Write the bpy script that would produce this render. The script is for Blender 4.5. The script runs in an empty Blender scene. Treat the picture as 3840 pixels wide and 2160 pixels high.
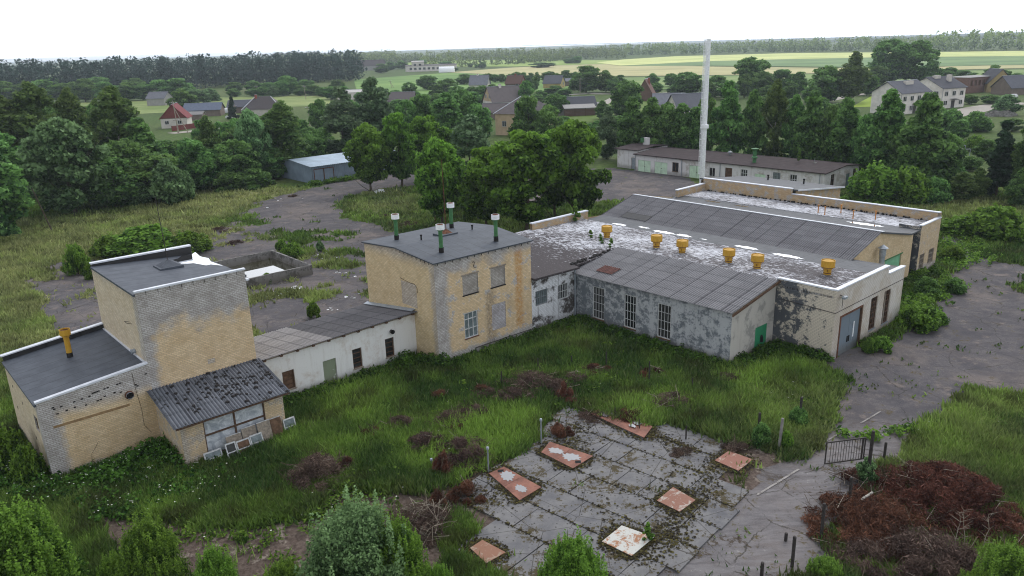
import bpy, math, random
import numpy as np
from mathutils import Vector, Matrix

SC = bpy.context.scene
COL = SC.collection
R = random.Random(7)

# ------------------------------------------------------------------ camera
HCAM = 22.0
FPX = 2900.0                      # focal length in pixels of a 3840 px wide frame
PITCH = math.atan2(910, FPX)
ROLL = math.radians(1.72)
FWD = np.array([0, math.cos(PITCH), -math.sin(PITCH)])
_rt = np.array([1.0, 0, 0]); _up = np.array([0, math.sin(PITCH), math.cos(PITCH)])
RGT = math.cos(ROLL) * _rt - math.sin(ROLL) * _up
UPV = math.sin(ROLL) * _rt + math.cos(ROLL) * _up
CAM = np.array([0, 0, HCAM])
K = 3840 / 2576.0


def ray(X, Y):
    return (X * K - 1920) * RGT - (Y * K - 1080) * UPV + FPX * FWD


def G(X, Y, z=0.0):
    """ground point seen at (X, Y) of a 2576 px wide print of the photograph"""
    d = ray(X, Y)
    return CAM + (z - HCAM) / d[2] * d


def hgt(P, X, Y):
    d = ray(X, Y)
    return HCAM + d[2] / math.hypot(d[0], d[1]) * math.hypot(P[0], P[1])


def depth(P):
    return float((np.array(P) - CAM) @ FWD)


def mpx(P):
    """metres per print pixel at P"""
    return depth(P) * K / FPX


cam = bpy.data.cameras.new('camera')
cam.lens = 36 * FPX / 3840
cam.sensor_width = 36
cam.clip_end = 20000
cam.clip_start = 0.5
co = bpy.data.objects.new('camera', cam)
COL.objects.link(co)
M = Matrix(((RGT[0], UPV[0], -FWD[0], 0), (RGT[1], UPV[1], -FWD[1], 0), (RGT[2], UPV[2], -FWD[2], HCAM), (0, 0, 0, 1)))
co.matrix_world = M
SC.camera = co

# factory axes: u along the front walls, y away from the camera
TH = 0.7265
UX = np.array([math.cos(TH), math.sin(TH)])
YX = np.array([-math.sin(TH), math.cos(TH)])
ORG = G(1649 / K, 1375 / K)[:2]


def W(u, y):
    return ORG + u * UX + y * YX


def UY(P):
    d = np.array(P)[:2] - ORG
    return float(d @ UX), float(d @ YX)


# ------------------------------------------------------------------ noise
def _hash(i, j, s):
    h = (i.astype(np.int64) * 374761393 + j.astype(np.int64) * 668265263 + s * 1442695041) & 0x7fffffff
    h = ((h ^ (h >> 13)) * 1274126177) & 0x7fffffff
    return ((h ^ (h >> 16)) & 0xffff) / 65535.0


def vnoise(x, y, s=0):
    i = np.floor(x); j = np.floor(y); fx = x - i; fy = y - j
    fx = fx * fx * (3 - 2 * fx); fy = fy * fy * (3 - 2 * fy)
    a = _hash(i, j, s); b = _hash(i + 1, j, s); c = _hash(i, j + 1, s); d = _hash(i + 1, j + 1, s)
    return (a * (1 - fx) + b * fx) * (1 - fy) + (c * (1 - fx) + d * fx) * fy


def fbm(x, y, sc, s=0, o=4):
    t = 0; a = .5; n = 0
    for k in range(o):
        t = t + a * vnoise(x / sc * 2 ** k + 17.3 * k, y / sc * 2 ** k - 9.1 * k, s + k); n += a; a *= .55
    return t / n


# ------------------------------------------------------------------ materials
def lin(r, g, b):
    f = lambda c: (c / 255 / 12.92) if c / 255 <= .04045 else ((c / 255 + .055) / 1.055) ** 2.4
    return (f(r), f(g), f(b), 1)


class NT:
    def __init__(s, name, rough=.85, spec=.3):
        s.m = bpy.data.materials.new(name); s.m.use_nodes = True
        s.t = s.m.node_tree; s.t.nodes.clear()
        s.out = s.n('ShaderNodeOutputMaterial'); s.p = s.n('ShaderNodeBsdfPrincipled')
        s.l(s.p.outputs[0], s.out.inputs[0])
        s.p.inputs['Roughness'].default_value = rough
        s.p.inputs['Specular IOR Level'].default_value = spec

    def n(s, t, **k):
        x = s.t.nodes.new(t)
        for a, v in k.items(): setattr(x, a, v)
        return x

    def l(s, a, b): s.t.links.new(a, b)

    def setv(s, sock, v):
        if hasattr(v, 'is_output'): s.l(v, sock)
        else: sock.default_value = v

    def math(s, op, a, b=0.0, clamp=False):
        x = s.n('ShaderNodeMath', operation=op, use_clamp=clamp)
        s.setv(x.inputs[0], a); s.setv(x.inputs[1], b)
        return x.outputs[0]

    def mix(s, f, a, b, mode='MIX'):
        x = s.n('ShaderNodeMix', data_type='RGBA', blend_type=mode)
        s.setv(x.inputs[0], f); s.setv(x.inputs[6], a); s.setv(x.inputs[7], b)
        return x.outputs[2]

    def step(s, v, lo, hi, a=0.0, b=1.0):
        x = s.n('ShaderNodeMapRange', interpolation_type='SMOOTHSTEP')
        s.setv(x.inputs[0], v); s.setv(x.inputs[1], lo); s.setv(x.inputs[2], hi)
        x.inputs[3].default_value = a; x.inputs[4].default_value = b
        return x.outputs[0]

    def uv(s, scale=(1, 1, 1), loc=(0, 0, 0)):
        c = s.n('ShaderNodeUVMap'); c.uv_map = 'UVMap'
        m = s.n('ShaderNodeMapping'); m.inputs['Scale'].default_value = scale; m.inputs['Location'].default_value = loc
        s.l(c.outputs[0], m.inputs[0]); return m.outputs[0]

    def obj(s, scale=(1, 1, 1)):
        c = s.n('ShaderNodeTexCoord')
        m = s.n('ShaderNodeMapping'); m.inputs['Scale'].default_value = scale
        s.l(c.outputs['Object'], m.inputs[0]); return m.outputs[0]

    def noise(s, vec, scale, detail=4, rough=.6, dist=0.0):
        x = s.n('ShaderNodeTexNoise'); s.l(vec, x.inputs['Vector'])
        x.inputs['Scale'].default_value = scale; x.inputs['Detail'].default_value = detail
        x.inputs['Roughness'].default_value = rough; x.inputs['Distortion'].default_value = dist
        return x.outputs['Fac']

    def vor(s, vec, scale, feature='DISTANCE_TO_EDGE'):
        x = s.n('ShaderNodeTexVoronoi', feature=feature); s.l(vec, x.inputs['Vector']); x.inputs['Scale'].default_value = scale
        return x.outputs[0]

    def sep(s, vec):
        x = s.n('ShaderNodeSeparateXYZ'); s.l(vec, x.inputs[0]); return x.outputs

    def attr(s, name):
        x = s.n('ShaderNodeAttribute'); x.attribute_name = name; return x

    def bump(s, h, strength=.4, dist=.02):
        x = s.n('ShaderNodeBump'); x.inputs['Strength'].default_value = strength; x.inputs['Distance'].default_value = dist
        s.l(h, x.inputs['Height']); s.l(x.outputs[0], s.p.inputs['Normal'])

    def col(s, c): s.setv(s.p.inputs['Base Color'], c); return s.m


def plain(name, c, rough=.8, spec=.3, metal=0.0, var=.25, scale=3.0):
    t = NT(name, rough, spec); t.p.inputs['Metallic'].default_value = metal
    n = t.noise(t.obj(), scale, 5, .65)
    d = (c[0] * (1 - var), c[1] * (1 - var), c[2] * (1 - var), 1); e = (min(1, c[0] * (1 + var)), min(1, c[1] * (1 + var)), min(1, c[2] * (1 + var)), 1)
    return t.col(t.mix(t.step(n, .3, .7), d, e))


def brick_mat(name, zfade=9.0, amp=3.0, ul=None, paint=lin(222, 200, 158), bare=lin(200, 197, 194), zlow=-1.0, stain=None, patch=.0, seed=0.0, rev=False, mort=lin(120, 112, 104), zf2=None):
    t = NT(name, .9, .2)
    uv = t.uv(); s = t.sep(uv)
    uo = t.uv((1, 1, 1), (seed, seed * .7, 0))
    b = t.n('ShaderNodeTexBrick'); t.l(uv, b.inputs['Vector'])
    b.inputs['Scale'].default_value = 1; b.inputs['Brick Width'].default_value = .27; b.inputs['Row Height'].default_value = .105
    b.inputs['Mortar Size'].default_value = .017; b.inputs['Mortar Smooth'].default_value = .3; b.inputs['Bias'].default_value = 0
    b.inputs['Color1'].default_value = (1, 1, 1, 1); b.inputs['Color2'].default_value = (.78, .76, .74, 1); b.inputs['Mortar'].default_value = (1, 1, 1, 1)
    n1 = t.noise(uo, .45, 5, .6); n2 = t.noise(uo, 1.3, 5, .65); n3 = t.noise(uo, 5, 4, .7)
    v = t.math('ADD', t.math('SUBTRACT', zfade, s[1]), t.math('MULTIPLY', t.math('SUBTRACT', n1, .5), amp * 2))
    m = t.step(v, -.45, .5)
    if ul is not None:
        sgn = -1 if rev else 1
        q = t.math('ADD', t.math('MULTIPLY', t.math('SUBTRACT', s[0], ul), sgn), t.math('MULTIPLY', t.math('SUBTRACT', n2, .5), 1.2))
        m = t.math('MULTIPLY', m, t.step(q, -.15, .35))
    lowv = t.math('ADD', t.math('SUBTRACT', s[1], zlow), t.math('MULTIPLY', t.math('SUBTRACT', n2, .5), 1.0))
    m = t.math('MULTIPLY', m, t.step(lowv, -.1, .2))
    if patch:
        m = t.math('MULTIPLY', m, t.step(t.math('ADD', n2, t.math('MULTIPLY', t.math('SUBTRACT', n3, .5), .25)), patch - .03, patch + .05))
    p2 = (paint[0] * .88, paint[1] * .84, paint[2] * .78, 1)
    pc = t.mix(t.step(n2, .35, .7), paint, p2)
    bc = t.mix(t.step(n2, .35, .65), bare, (bare[0] * .74, bare[1] * .73, bare[2] * .72, 1))
    c = t.mix(m, bc, pc)
    c = t.mix(1.0, c, b.outputs['Color'], 'MULTIPLY')
    mf = t.math('MULTIPLY', b.outputs['Fac'], t.math('SUBTRACT', .75, t.math('MULTIPLY', m, .3)))
    c = t.mix(mf, c, mort)
    if stain:
        for (u0, w, z0, z1, k, sc) in stain:       # vertical run-off stains
            su = t.step(t.math('ABSOLUTE', t.math('ADD', t.math('SUBTRACT', s[0], u0), t.math('MULTIPLY', t.math('SUBTRACT', n2, .5), .8))), w, w * .3)
            sz = t.math('MULTIPLY', t.step(s[1], z0 - .3, z0 + .5), t.step(s[1], z1 + .4, z1 - .4))
            c = t.mix(t.math('MULTIPLY', t.math('MULTIPLY', su, sz), t.math('MULTIPLY', k, t.step(n3, .25, .7))), c, sc)
    c = t.mix(t.math('MULTIPLY', t.step(n3, .58, .8), .35), c, lin(110, 98, 84))
    t.bump(t.math('SUBTRACT', 1, b.outputs['Fac']), .6, .012)
    return t.col(c)


def plaster_mat(name, base, under, thr=.5, sc=1.0, soft=.03, streak=.3, dirt=lin(120, 112, 104), zdark=None, brick=False, seed=0.0, grad=None):
    t = NT(name, .92, .15)
    uv = t.uv((1, 1, 1), (seed, seed * 1.3, 0)); s = t.sep(t.uv())
    n1 = t.noise(uv, .6 * sc, 8, .72, .3); n2 = t.noise(uv, 2.6 * sc, 6, .7)
    v = t.math('ADD', n1, t.math('MULTIPLY', t.math('SUBTRACT', n2, .5), .35))
    if zdark is not None:
        v = t.math('ADD', v, t.math('MULTIPLY', t.step(s[1], 1.6, -.2), -.08))
    if grad: v = t.math('ADD', v, t.math('MULTIPLY', t.step(s[0], grad[0], grad[1]), grad[2]))
    m = t.step(v, thr - soft, thr + soft)
    c = t.mix(m, base, under)
    st = t.noise(t.uv((1.6, .12, 1), (seed, 0, 0)), 2.0, 5, .7)
    c = t.mix(t.math('MULTIPLY', t.step(st, .5, .75), streak), c, dirt)
    fine = t.noise(uv, 9, 4, .7)
    c = t.mix(t.math('MULTIPLY', t.step(fine, .55, .75), .25), c, dirt)
    low = t.math('MULTIPLY', t.step(t.math('ADD', s[1], t.math('MULTIPLY', n2, -.9)), .5, -.35), .55)
    c = t.mix(low, c, lin(96, 90, 80))
    if brick:
        b = t.n('ShaderNodeTexBrick'); t.l(t.uv(), b.inputs['Vector'])
        b.inputs['Scale'].default_value = 1; b.inputs['Brick Width'].default_value = .27; b.inputs['Row Height'].default_value = .105
        b.inputs['Mortar Size'].default_value = .012
        c = t.mix(t.math('MULTIPLY', b.outputs['Fac'], .5), c, lin(95, 92, 90))
        t.bump(t.math('SUBTRACT', 1, b.outputs['Fac']), .5, .01)
    else:
        t.bump(v, .25, .02)
    return t.col(c)


def felt_mat(name, c=(.042, .047, .056, 1), seam='x', period=1.0, spec=.35, rough=.62):
    t = NT(name, rough, spec)
    uv = t.uv(); s = t.sep(uv); n = t.noise(uv, 1.2, 6, .65); n2 = t.noise(uv, 14, 3, .7)
    ax = s[0] if seam == 'x' else s[1]
    f = t.math('ABSOLUTE', t.math('SUBTRACT', t.math('FRACT', t.math('DIVIDE', t.math('ADD', ax, t.math('MULTIPLY', n, .08)), period)), .5))
    line = t.step(f, .45, .485)
    cc = t.mix(t.step(n, .3, .7), (c[0] * .8, c[1] * .8, c[2] * .82, 1), (c[0] * 1.35, c[1] * 1.32, c[2] * 1.28, 1))
    cc = t.mix(t.math('MULTIPLY', t.step(n2, .5, .8), .35), cc, (c[0] * 1.9, c[1] * 1.85, c[2] * 1.75, 1))
    cc = t.mix(t.math('MULTIPLY', line, .75), cc, (c[0] * .45, c[1] * .45, c[2] * .45, 1))
    t.bump(t.math('ADD', n2, t.math('MULTIPLY', line, 2)), .3, .012)
    return t.col(cc)


def flaky_mat(name, thr=.5, grad=None, white=lin(206, 208, 214), dark=lin(70, 67, 69)):
    t = NT(name, .85, .25)
    uv = t.uv(); s = t.sep(uv)
    a = t.noise(t.uv((3.6, 1.0, 1)), 1.7, 8, .78, .5); b = t.noise(t.uv((.35, .2, 1)), 1.0, 3, .6)
    f = t.noise(uv, 7, 5, .75)
    v = t.math('ADD', t.math('MULTIPLY', a, .6), t.math('ADD', t.math('MULTIPLY', b, .18), t.math('MULTIPLY', f, .2)))
    if grad:
        ax, lo, hi, k = grad
        v = t.math('ADD', v, t.math('MULTIPLY', t.step(s[ax], lo, hi), k))
    m = t.step(v, thr - .02, thr + .035)
    d = t.mix(t.step(f, .35, .65), dark, (dark[0] * 1.7, dark[1] * 1.66, dark[2] * 1.64, 1))
    w = t.mix(t.step(f, .4, .7), white, (white[0] * .7, white[1] * .71, white[2] * .74, 1))
    c = t.mix(m, d, w)
    ln = t.math('ABSOLUTE', t.math('SUBTRACT', t.math('FRACT', t.math('ADD', s[0], t.math('MULTIPLY', b, .3))), .5))
    c = t.mix(t.math('MULTIPLY', t.step(ln, .46, .495), .45), c, lin(50, 46, 46))
    t.bump(v, .4, .03)
    return t.col(c)


def sheet_mat(name, c, moss=0.0, rough=.85):
    """fibre-cement sheets: per-sheet tint in the 'tint' attribute"""
    t = NT(name, rough, .2)
    uv = t.uv(); n = t.noise(uv, 1.0, 6, .7); n2 = t.noise(uv, 6, 5, .75)
    k = t.attr('tint').outputs['Fac']
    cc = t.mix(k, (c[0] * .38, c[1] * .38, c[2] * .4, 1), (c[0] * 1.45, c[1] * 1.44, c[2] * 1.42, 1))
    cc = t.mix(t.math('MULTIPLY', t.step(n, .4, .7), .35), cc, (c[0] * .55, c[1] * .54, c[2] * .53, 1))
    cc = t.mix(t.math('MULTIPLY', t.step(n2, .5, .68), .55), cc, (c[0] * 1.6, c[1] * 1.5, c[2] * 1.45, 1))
    if moss:
        cc = t.mix(t.step(t.math('ADD', t.math('MULTIPLY', n, .6), t.math('MULTIPLY', n2, .45)), 1.0 - moss, 1.06 - moss), cc, lin(38, 36, 30))
    return t.col(cc)


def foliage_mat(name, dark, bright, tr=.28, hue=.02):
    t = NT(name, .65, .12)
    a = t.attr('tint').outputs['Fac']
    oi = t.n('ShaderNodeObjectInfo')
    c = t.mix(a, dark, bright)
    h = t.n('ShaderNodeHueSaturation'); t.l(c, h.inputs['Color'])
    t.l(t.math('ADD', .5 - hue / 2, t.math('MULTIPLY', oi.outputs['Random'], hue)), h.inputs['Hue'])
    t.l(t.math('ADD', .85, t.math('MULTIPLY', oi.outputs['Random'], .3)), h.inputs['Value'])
    t.l(h.outputs[0], t.p.inputs['Base Color'])
    tl = t.n('ShaderNodeBsdfTranslucent'); t.l(h.outputs[0], tl.inputs[0])
    mx = t.n('ShaderNodeMixShader'); mx.inputs[0].default_value = tr
    t.l(t.p.outputs[0], mx.inputs[1]); t.l(tl.outputs[0], mx.inputs[2]); t.l(mx.outputs[0], t.out.inputs[0])
    return t.m


def blade_mat(name):
    t = NT(name, .7, .1)
    a = t.attr('tint').outputs['Color']
    t.l(a, t.p.inputs['Base Color'])
    tl = t.n('ShaderNodeBsdfTranslucent'); t.l(a, tl.inputs[0])
    mx = t.n('ShaderNodeMixShader'); mx.inputs[0].default_value = .3
    t.l(t.p.outputs[0], mx.inputs[1]); t.l(tl.outputs[0], mx.inputs[2]); t.l(mx.outputs[0], t.out.inputs[0])
    return t.m


def water_mat(name, c=(.03, .03, .02, 1), gl=.5):
    t = NT(name, .03, .5); t.col(c)
    g = t.n('ShaderNodeBsdfGlossy'); g.inputs['Roughness'].default_value = .02; g.inputs[0].default_value = (1, 1, 1, 1)
    lw = t.n('ShaderNodeFresnel'); lw.inputs[0].default_value = 1.33
    f = t.math('ADD', t.math('MULTIPLY', lw.outputs[0], 1.6), gl, True)
    b = t.n('ShaderNodeBump'); b.inputs['Strength'].default_value = .04; t.l(t.noise(t.obj(), 3, 2), b.inputs['Height']); t.l(b.outputs[0], g.inputs['Normal'])
    mx = t.n('ShaderNodeMixShader'); t.l(f, mx.inputs[0]); t.l(t.p.outputs[0], mx.inputs[1]); t.l(g.outputs[0], mx.inputs[2]); t.l(mx.outputs[0], t.out.inputs[0])
    return t.m


MT = {}
_y = NT('yellow_vent', .6, .35); _n = _y.noise(_y.obj((1, 1, .35)), 5, 6, .75); _c = _y.mix(_y.step(_n, .3, .7), lin(180, 136, 40), lin(200, 156, 54)); _y.col(_y.mix(_y.step(_n, .58, .7, 0, .75), _c, lin(120, 84, 44))); MT['yellow_vent'] = _y.m
MT['rust'] = plain('rust', lin(98, 66, 50), .9, .2, 0, .4, 6)
MT['green_pipe'] = plain('green_pipe', lin(62, 112, 68), .6, .35, 0, .2, 5)
MT['white_metal'] = plain('white_metal', lin(232, 234, 236), .5, .4, 0, .12, 4)
MT['coping'] = plain('coping', lin(206, 210, 218), .4, .5, 0, .12, 1.5)
MT['felt_dark'] = felt_mat('felt_dark', (.056, .066, .084, 1), 'y', 1.0)
MT['felt_x'] = felt_mat('felt_x', (.04, .05, .066, 1), 'x', 1.0)
MT['felt_hall'] = felt_mat('felt_hall', (.052, .058, .068, 1), 'y', 1.0)
MT['felt_black'] = felt_mat('felt_black', (.022, .022, .024, 1), 'x', 2.0)
MT['felt_brown'] = felt_mat('felt_brown', lin(62, 54, 56), 'x', 1.0, .2, .85)
MT['frame_white'] = plain('frame_white', lin(188, 190, 190), .7, .3, 0, .25, 8)
MT['frame_wood'] = plain('frame_wood', lin(92, 72, 58), .85, .2, 0, .3, 8)
MT['frame_old'] = plain('frame_old', lin(142, 132, 120), .85, .2, 0, .3, 8)
MT['glass'] = plain('glass', (.012, .014, .018, 1), .08, .6, 0, .3, 2)
MT['glass_pale'] = plain('glass_pale', lin(110, 122, 124), .25, .5, 0, .35, 2.5)
MT['glass_dusty'] = plain('glass_dusty', lin(44, 45, 45), .35, .4, 0, .5, 2.5)
MT['board'] = plain('board', lin(104, 82, 66), .9, .15, 0, .35, 3)
MT['concrete'] = plain('concrete', lin(128, 126, 122), .9, .2, 0, .3, 1.5)
MT['black'] = plain('black', (.01, .01, .011, 1), .8, .2, 0, .2, 5)
MT['soot'] = plain('soot', lin(40, 38, 38), .85, .2, 0, .4, 5)
MT['dark_metal'] = plain('dark_metal', lin(58, 54, 52), .7, .35, .2, .4, 8)
MT['grey_metal'] = plain('grey_metal', lin(132, 138, 142), .5, .45, .3, .25, 5)
MT['galv'] = plain('galv', lin(150, 158, 166), .45, .5, .4, .2, 4)
MT['bark'] = plain('bark', lin(78, 70, 60), .95, .1, 0, .4, 6)
MT['birch_bark'] = plain('birch_bark', lin(170, 166, 156), .9, .15, 0, .5, 5)
MT['twig'] = plain('twig', lin(84, 72, 62), .95, .1, 0, .4, 6)
MT['twig_pale'] = plain('twig_pale', lin(150, 140, 126), .95, .1, 0, .3, 6)
MT['water'] = water_mat('water', (.02, .02, .02, 1), .12)
MT['pond'] = water_mat('pond', (.035, .032, .008, 1), .08)
MT['puddle'] = water_mat('puddle', (.05, .055, .06, 1), .28); MT['plate_puddle'] = water_mat('plate_puddle', (.12, .12, .125, 1), .02)
MT['flower'] = plain('flower', lin(200, 204, 190), .8, .2, 0, .1, 5)
MT['blade'] = blade_mat('blade')

FOL = {
    'maple': foliage_mat('maple_leaves', lin(40, 74, 24), lin(124, 170, 64), .42),
    'dark': foliage_mat('dark_leaves', lin(44, 76, 40), lin(122, 162, 86), .36, .025),
    'birch': foliage_mat('birch_leaves', lin(54, 78, 40), lin(118, 142, 78), .4, .02),
    'silver': foliage_mat('silver_leaves', lin(46, 78, 42), lin(138, 174, 116), .34),
    'poplar': foliage_mat('poplar_leaves', lin(54, 80, 52), lin(120, 146, 104), .35),
    'spruce': foliage_mat('spruce_needles', lin(26, 46, 32), lin(62, 86, 60), .15),
    'pine': foliage_mat('pine_needles', lin(24, 42, 38), lin(58, 80, 70), .15),
    'shrub': foliage_mat('shrub_leaves', lin(44, 76, 28), lin(122, 158, 62), .4),
    'far': foliage_mat('far_leaves', lin(58, 82, 50), lin(142, 162, 94), .25),
    'nettle': foliage_mat('nettle_leaves', lin(34, 62, 26), lin(88, 126, 48), .35),
    'dead': foliage_mat('dead_leaves', lin(66, 43, 36), lin(130, 88, 70), .2),
    'deadgrey': foliage_mat('dead_twigs', lin(66, 52, 48), lin(124, 104, 94), .15),
}


# ------------------------------------------------------------------ mesh helpers
def mesh_np(name, V, n, mat, tint=None, parent=None, loc=None):
    """mesh from a (N*n,3) vertex array whose consecutive n-tuples are faces"""
    V = np.asarray(V, np.float32).reshape(-1, 3); N = len(V) // n
    me = bpy.data.meshes.new(name)
    me.vertices.add(N * n); me.vertices.foreach_set('co', V.ravel())
    me.loops.add(N * n); me.loops.foreach_set('vertex_index', np.arange(N * n, dtype=np.int32))
    me.polygons.add(N); me.polygons.foreach_set('loop_start', np.arange(0, N * n, n, dtype=np.int32))
    me.polygons.foreach_set('loop_total', np.full(N, n, np.int32))
    if tint is not None:
        at = me.attributes.new('tint', 'FLOAT_COLOR', 'POINT')
        T = np.asarray(tint, np.float32)
        if T.ndim == 1: T = np.repeat(T[:, None], 3, 1)
        if len(T) == N: T = np.repeat(T, n, 0)
        at.data.foreach_set('color', np.concatenate([T, np.ones((len(T), 1), np.float32)], 1).ravel())
    me.update(calc_edges=True)
    for m in (mat if isinstance(mat, (list, tuple)) else [mat]): me.materials.append(m)
    return me


def link(name, me, parent=None, loc=None, rz=0.0, scale=None):
    o = bpy.data.objects.new(name, me); COL.objects.link(o)
    if parent is not None: o.parent = parent
    if loc is not None: o.location = tuple(float(c) for c in loc)
    if rz: o.rotation_euler = (0, 0, rz)
    if scale is not None: o.scale = scale
    return o


def tag(o, label=None, cat=None, group=None, kind=None):
    if label: o['label'] = label
    if cat: o['category'] = cat
    if group: o['group'] = group
    if kind: o['kind'] = kind
    return o


class MB:
    def __init__(s, off=(0, 0, 0)):
        s.v = []; s.f = []; s.mi = []; s.t = []; s.off = np.array(off, float); s.mats = []

    def mat(s, m):
        if m not in s.mats: s.mats.append(m)
        return s.mats.index(m)

    def face(s, pts, m, t=.5):
        i = len(s.v); s.v += [tuple(p) for p in pts]
        s.f.append(tuple(range(i, i + len(pts)))); s.mi.append(s.mat(m)); s.t.append(t)

    def hexa(s, b, tp, m, t=.5):
        """b, tp: four corners (ccw from above) of the bottom and of the top"""
        s.face([b[3], b[2], b[1], b[0]], m, t); s.face(tp, m, t)
        for k in range(4):
            j = (k + 1) % 4
            s.face([b[k], b[j], tp[j], tp[k]], m, t)

    def box(s, x0, x1, y0, y1, z0, z1, m, t=.5):
        q = [(x0, y0), (x1, y0), (x1, y1), (x0, y1)]
        s.hexa([(x, y, z0) for x, y in q], [(x, y, z1) for x, y in q], m, t)

    def slab(s, tp, th, m, t=.5):
        s.hexa([(p[0], p[1], p[2] - th) for p in tp], tp, m, t)

    def tube(s, p0, p1, r0, r1, m, n=8, caps=True, t=.5):
        p0 = np.array(p0, float); p1 = np.array(p1, float); d = p1 - p0; d /= np.linalg.norm(d) + 1e-9
        a = np.cross(d, [0, 0, 1.0] if abs(d[2]) < .9 else [1.0, 0, 0]); a /= np.linalg.norm(a); b = np.cross(d, a)
        A = []; B = []
        for k in range(n):
            c = math.cos(2 * math.pi * k / n); q = math.sin(2 * math.pi * k / n)
            A.append(p0 + r0 * (c * a + q * b)); B.append(p1 + r1 * (c * a + q * b))
        for k in range(n):
            j = (k + 1) % n
            s.face([A[j], A[k], B[k], B[j]], m, t)
        if caps: s.face(A, m, t); s.face(B[::-1], m, t)

    def lathe(s, c, prof, m, n=16, t=.5):
        for (r0, z0), (r1, z1) in zip(prof[:-1], prof[1:]):
            for k in range(n):
                a0 = 2 * math.pi * k / n; a1 = 2 * math.pi * (k + 1) / n
                P = lambda r, z, a: (c[0] + r * math.cos(a), c[1] + r * math.sin(a), c[2] + z)
                if r1 < 1e-6: s.face([P(r0, z0, a0), P(r0, z0, a1), P(0, z1, 0)], m, t)
                elif r0 < 1e-6: s.face([P(0, z0, 0), P(r1, z1, a1), P(r1, z1, a0)], m, t)
                else: s.face([P(r0, z0, a0), P(r0, z0, a1), P(r1, z1, a1), P(r1, z1, a0)], m, t)

    def build(s, name, parent=None, loc=None, smooth=False):
        me = bpy.data.meshes.new(name)
        V = [(p[0] - s.off[0], p[1] - s.off[1], p[2] - s.off[2]) for p in s.v]
        me.from_pydata(V, [], s.f)
        for m in s.mats: me.materials.append(m)
        me.polygons.foreach_set('material_index', s.mi)
        if smooth: me.polygons.foreach_set('use_smooth', [True] * len(s.f))
        uvl = me.uv_layers.new(name='UVMap'); uv = []
        for f in s.f:
            P = [np.array(s.v[i]) for i in f]
            nrm = np.zeros(3)
            for k in range(len(P)):
                a = P[k]; b = P[(k + 1) % len(P)]
                nrm += np.array([(a[1] - b[1]) * (a[2] + b[2]), (a[2] - b[2]) * (a[0] + b[0]), (a[0] - b[0]) * (a[1] + b[1])])
            nn = np.linalg.norm(nrm)
            nz = abs(nrm[2]) / nn if nn > 1e-12 else 1
            if nz > .7: uv += [(p[0], p[1]) for p in P]
            elif abs(nrm[0]) > abs(nrm[1]): uv += [(p[1], p[2]) for p in P]
            else: uv += [(p[0], p[2]) for p in P]
        uvl.data.foreach_set('uv', np.array(uv, np.float32).ravel())
        at = me.attributes.new('tint', 'FLOAT', 'FACE'); at.data.foreach_set('value', np.array(s.t, np.float32))
        me.update()
        return link(name, me, parent, loc)


def empty(name, loc, rz=0.0):
    o = bpy.data.objects.new(name, None); COL.objects.link(o); o.empty_display_size = .3
    o.location = tuple(float(c) for c in loc); o.rotation_euler = (0, 0, rz); return o


def broot(name, u, y, label, cat, group=None):
    """root of a factory building; parts are built in factory coordinates"""
    p = W(u, y); o = empty(name, (p[0], p[1], 0), TH); o['off_u'] = u; o['off_y'] = y
    return tag(o, label, cat, group), (u, y, 0)


def wall(mb, A, B, z0, zA, zB, m, ops=(), dep=.16, mr=None):
    """wall from A to B (outward side on the right hand), level foot z0, top zA..zB, openings (s0,s1,za,zb)"""
    A = np.array(A, float); B = np.array(B, float); L = np.linalg.norm(B - A); d = (B - A) / L; n = np.array([d[1], -d[0]])
    mr = mr or m
    P = lambda s_, z, k=0.0: (A[0] + d[0] * s_ - n[0] * k, A[1] + d[1] * s_ - n[1] * k, z)
    top = lambda s_: zA + (zB - zA) * s_ / L
    xs = sorted({0.0, L, *[o[0] for o in ops], *[o[1] for o in ops]})
    for x0, x1 in zip(xs[:-1], xs[1:]):
        if x1 - x0 < 1e-6: continue
        c = [o for o in ops if o[0] < x1 - 1e-6 and o[1] > x0 + 1e-6]; c.sort(key=lambda o: o[2])
        z = z0
        for o in c:
            if o[2] > z + 1e-6: mb.face([P(x0, z), P(x1, z), P(x1, o[2]), P(x0, o[2])], m)
            z = o[3]
        mb.face([P(x0, z), P(x1, z), P(x1, top(x1)), P(x0, top(x0))], m)
    for s0, s1, a, b in ops:
        mb.face([P(s0, a), P(s0, b), P(s0, b, dep), P(s0, a, dep)], mr); mb.face([P(s1, b), P(s1, a), P(s1, a, dep), P(s1, b, dep)], mr)
        mb.face([P(s0, b), P(s1, b), P(s1, b, dep), P(s0, b, dep)], mr); mb.face([P(s1, a), P(s0, a), P(s0, a, dep), P(s1, a, dep)], mr)


def obox(mb, A, d, n, s0, s1, k0, k1, z0, z1, m):
    """box along direction d (s0..s1), k metres inward along -n"""
    P = lambda s_, k: (A[0] + d[0] * s_ - n[0] * k, A[1] + d[1] * s_ - n[1] * k)
    q = [P(s0, k0), P(s1, k0), P(s1, k1), P(s0, k1)]
    mb.hexa([(x, y, z0) for x, y in q], [(x, y, z1) for x, y in q], m)


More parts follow.
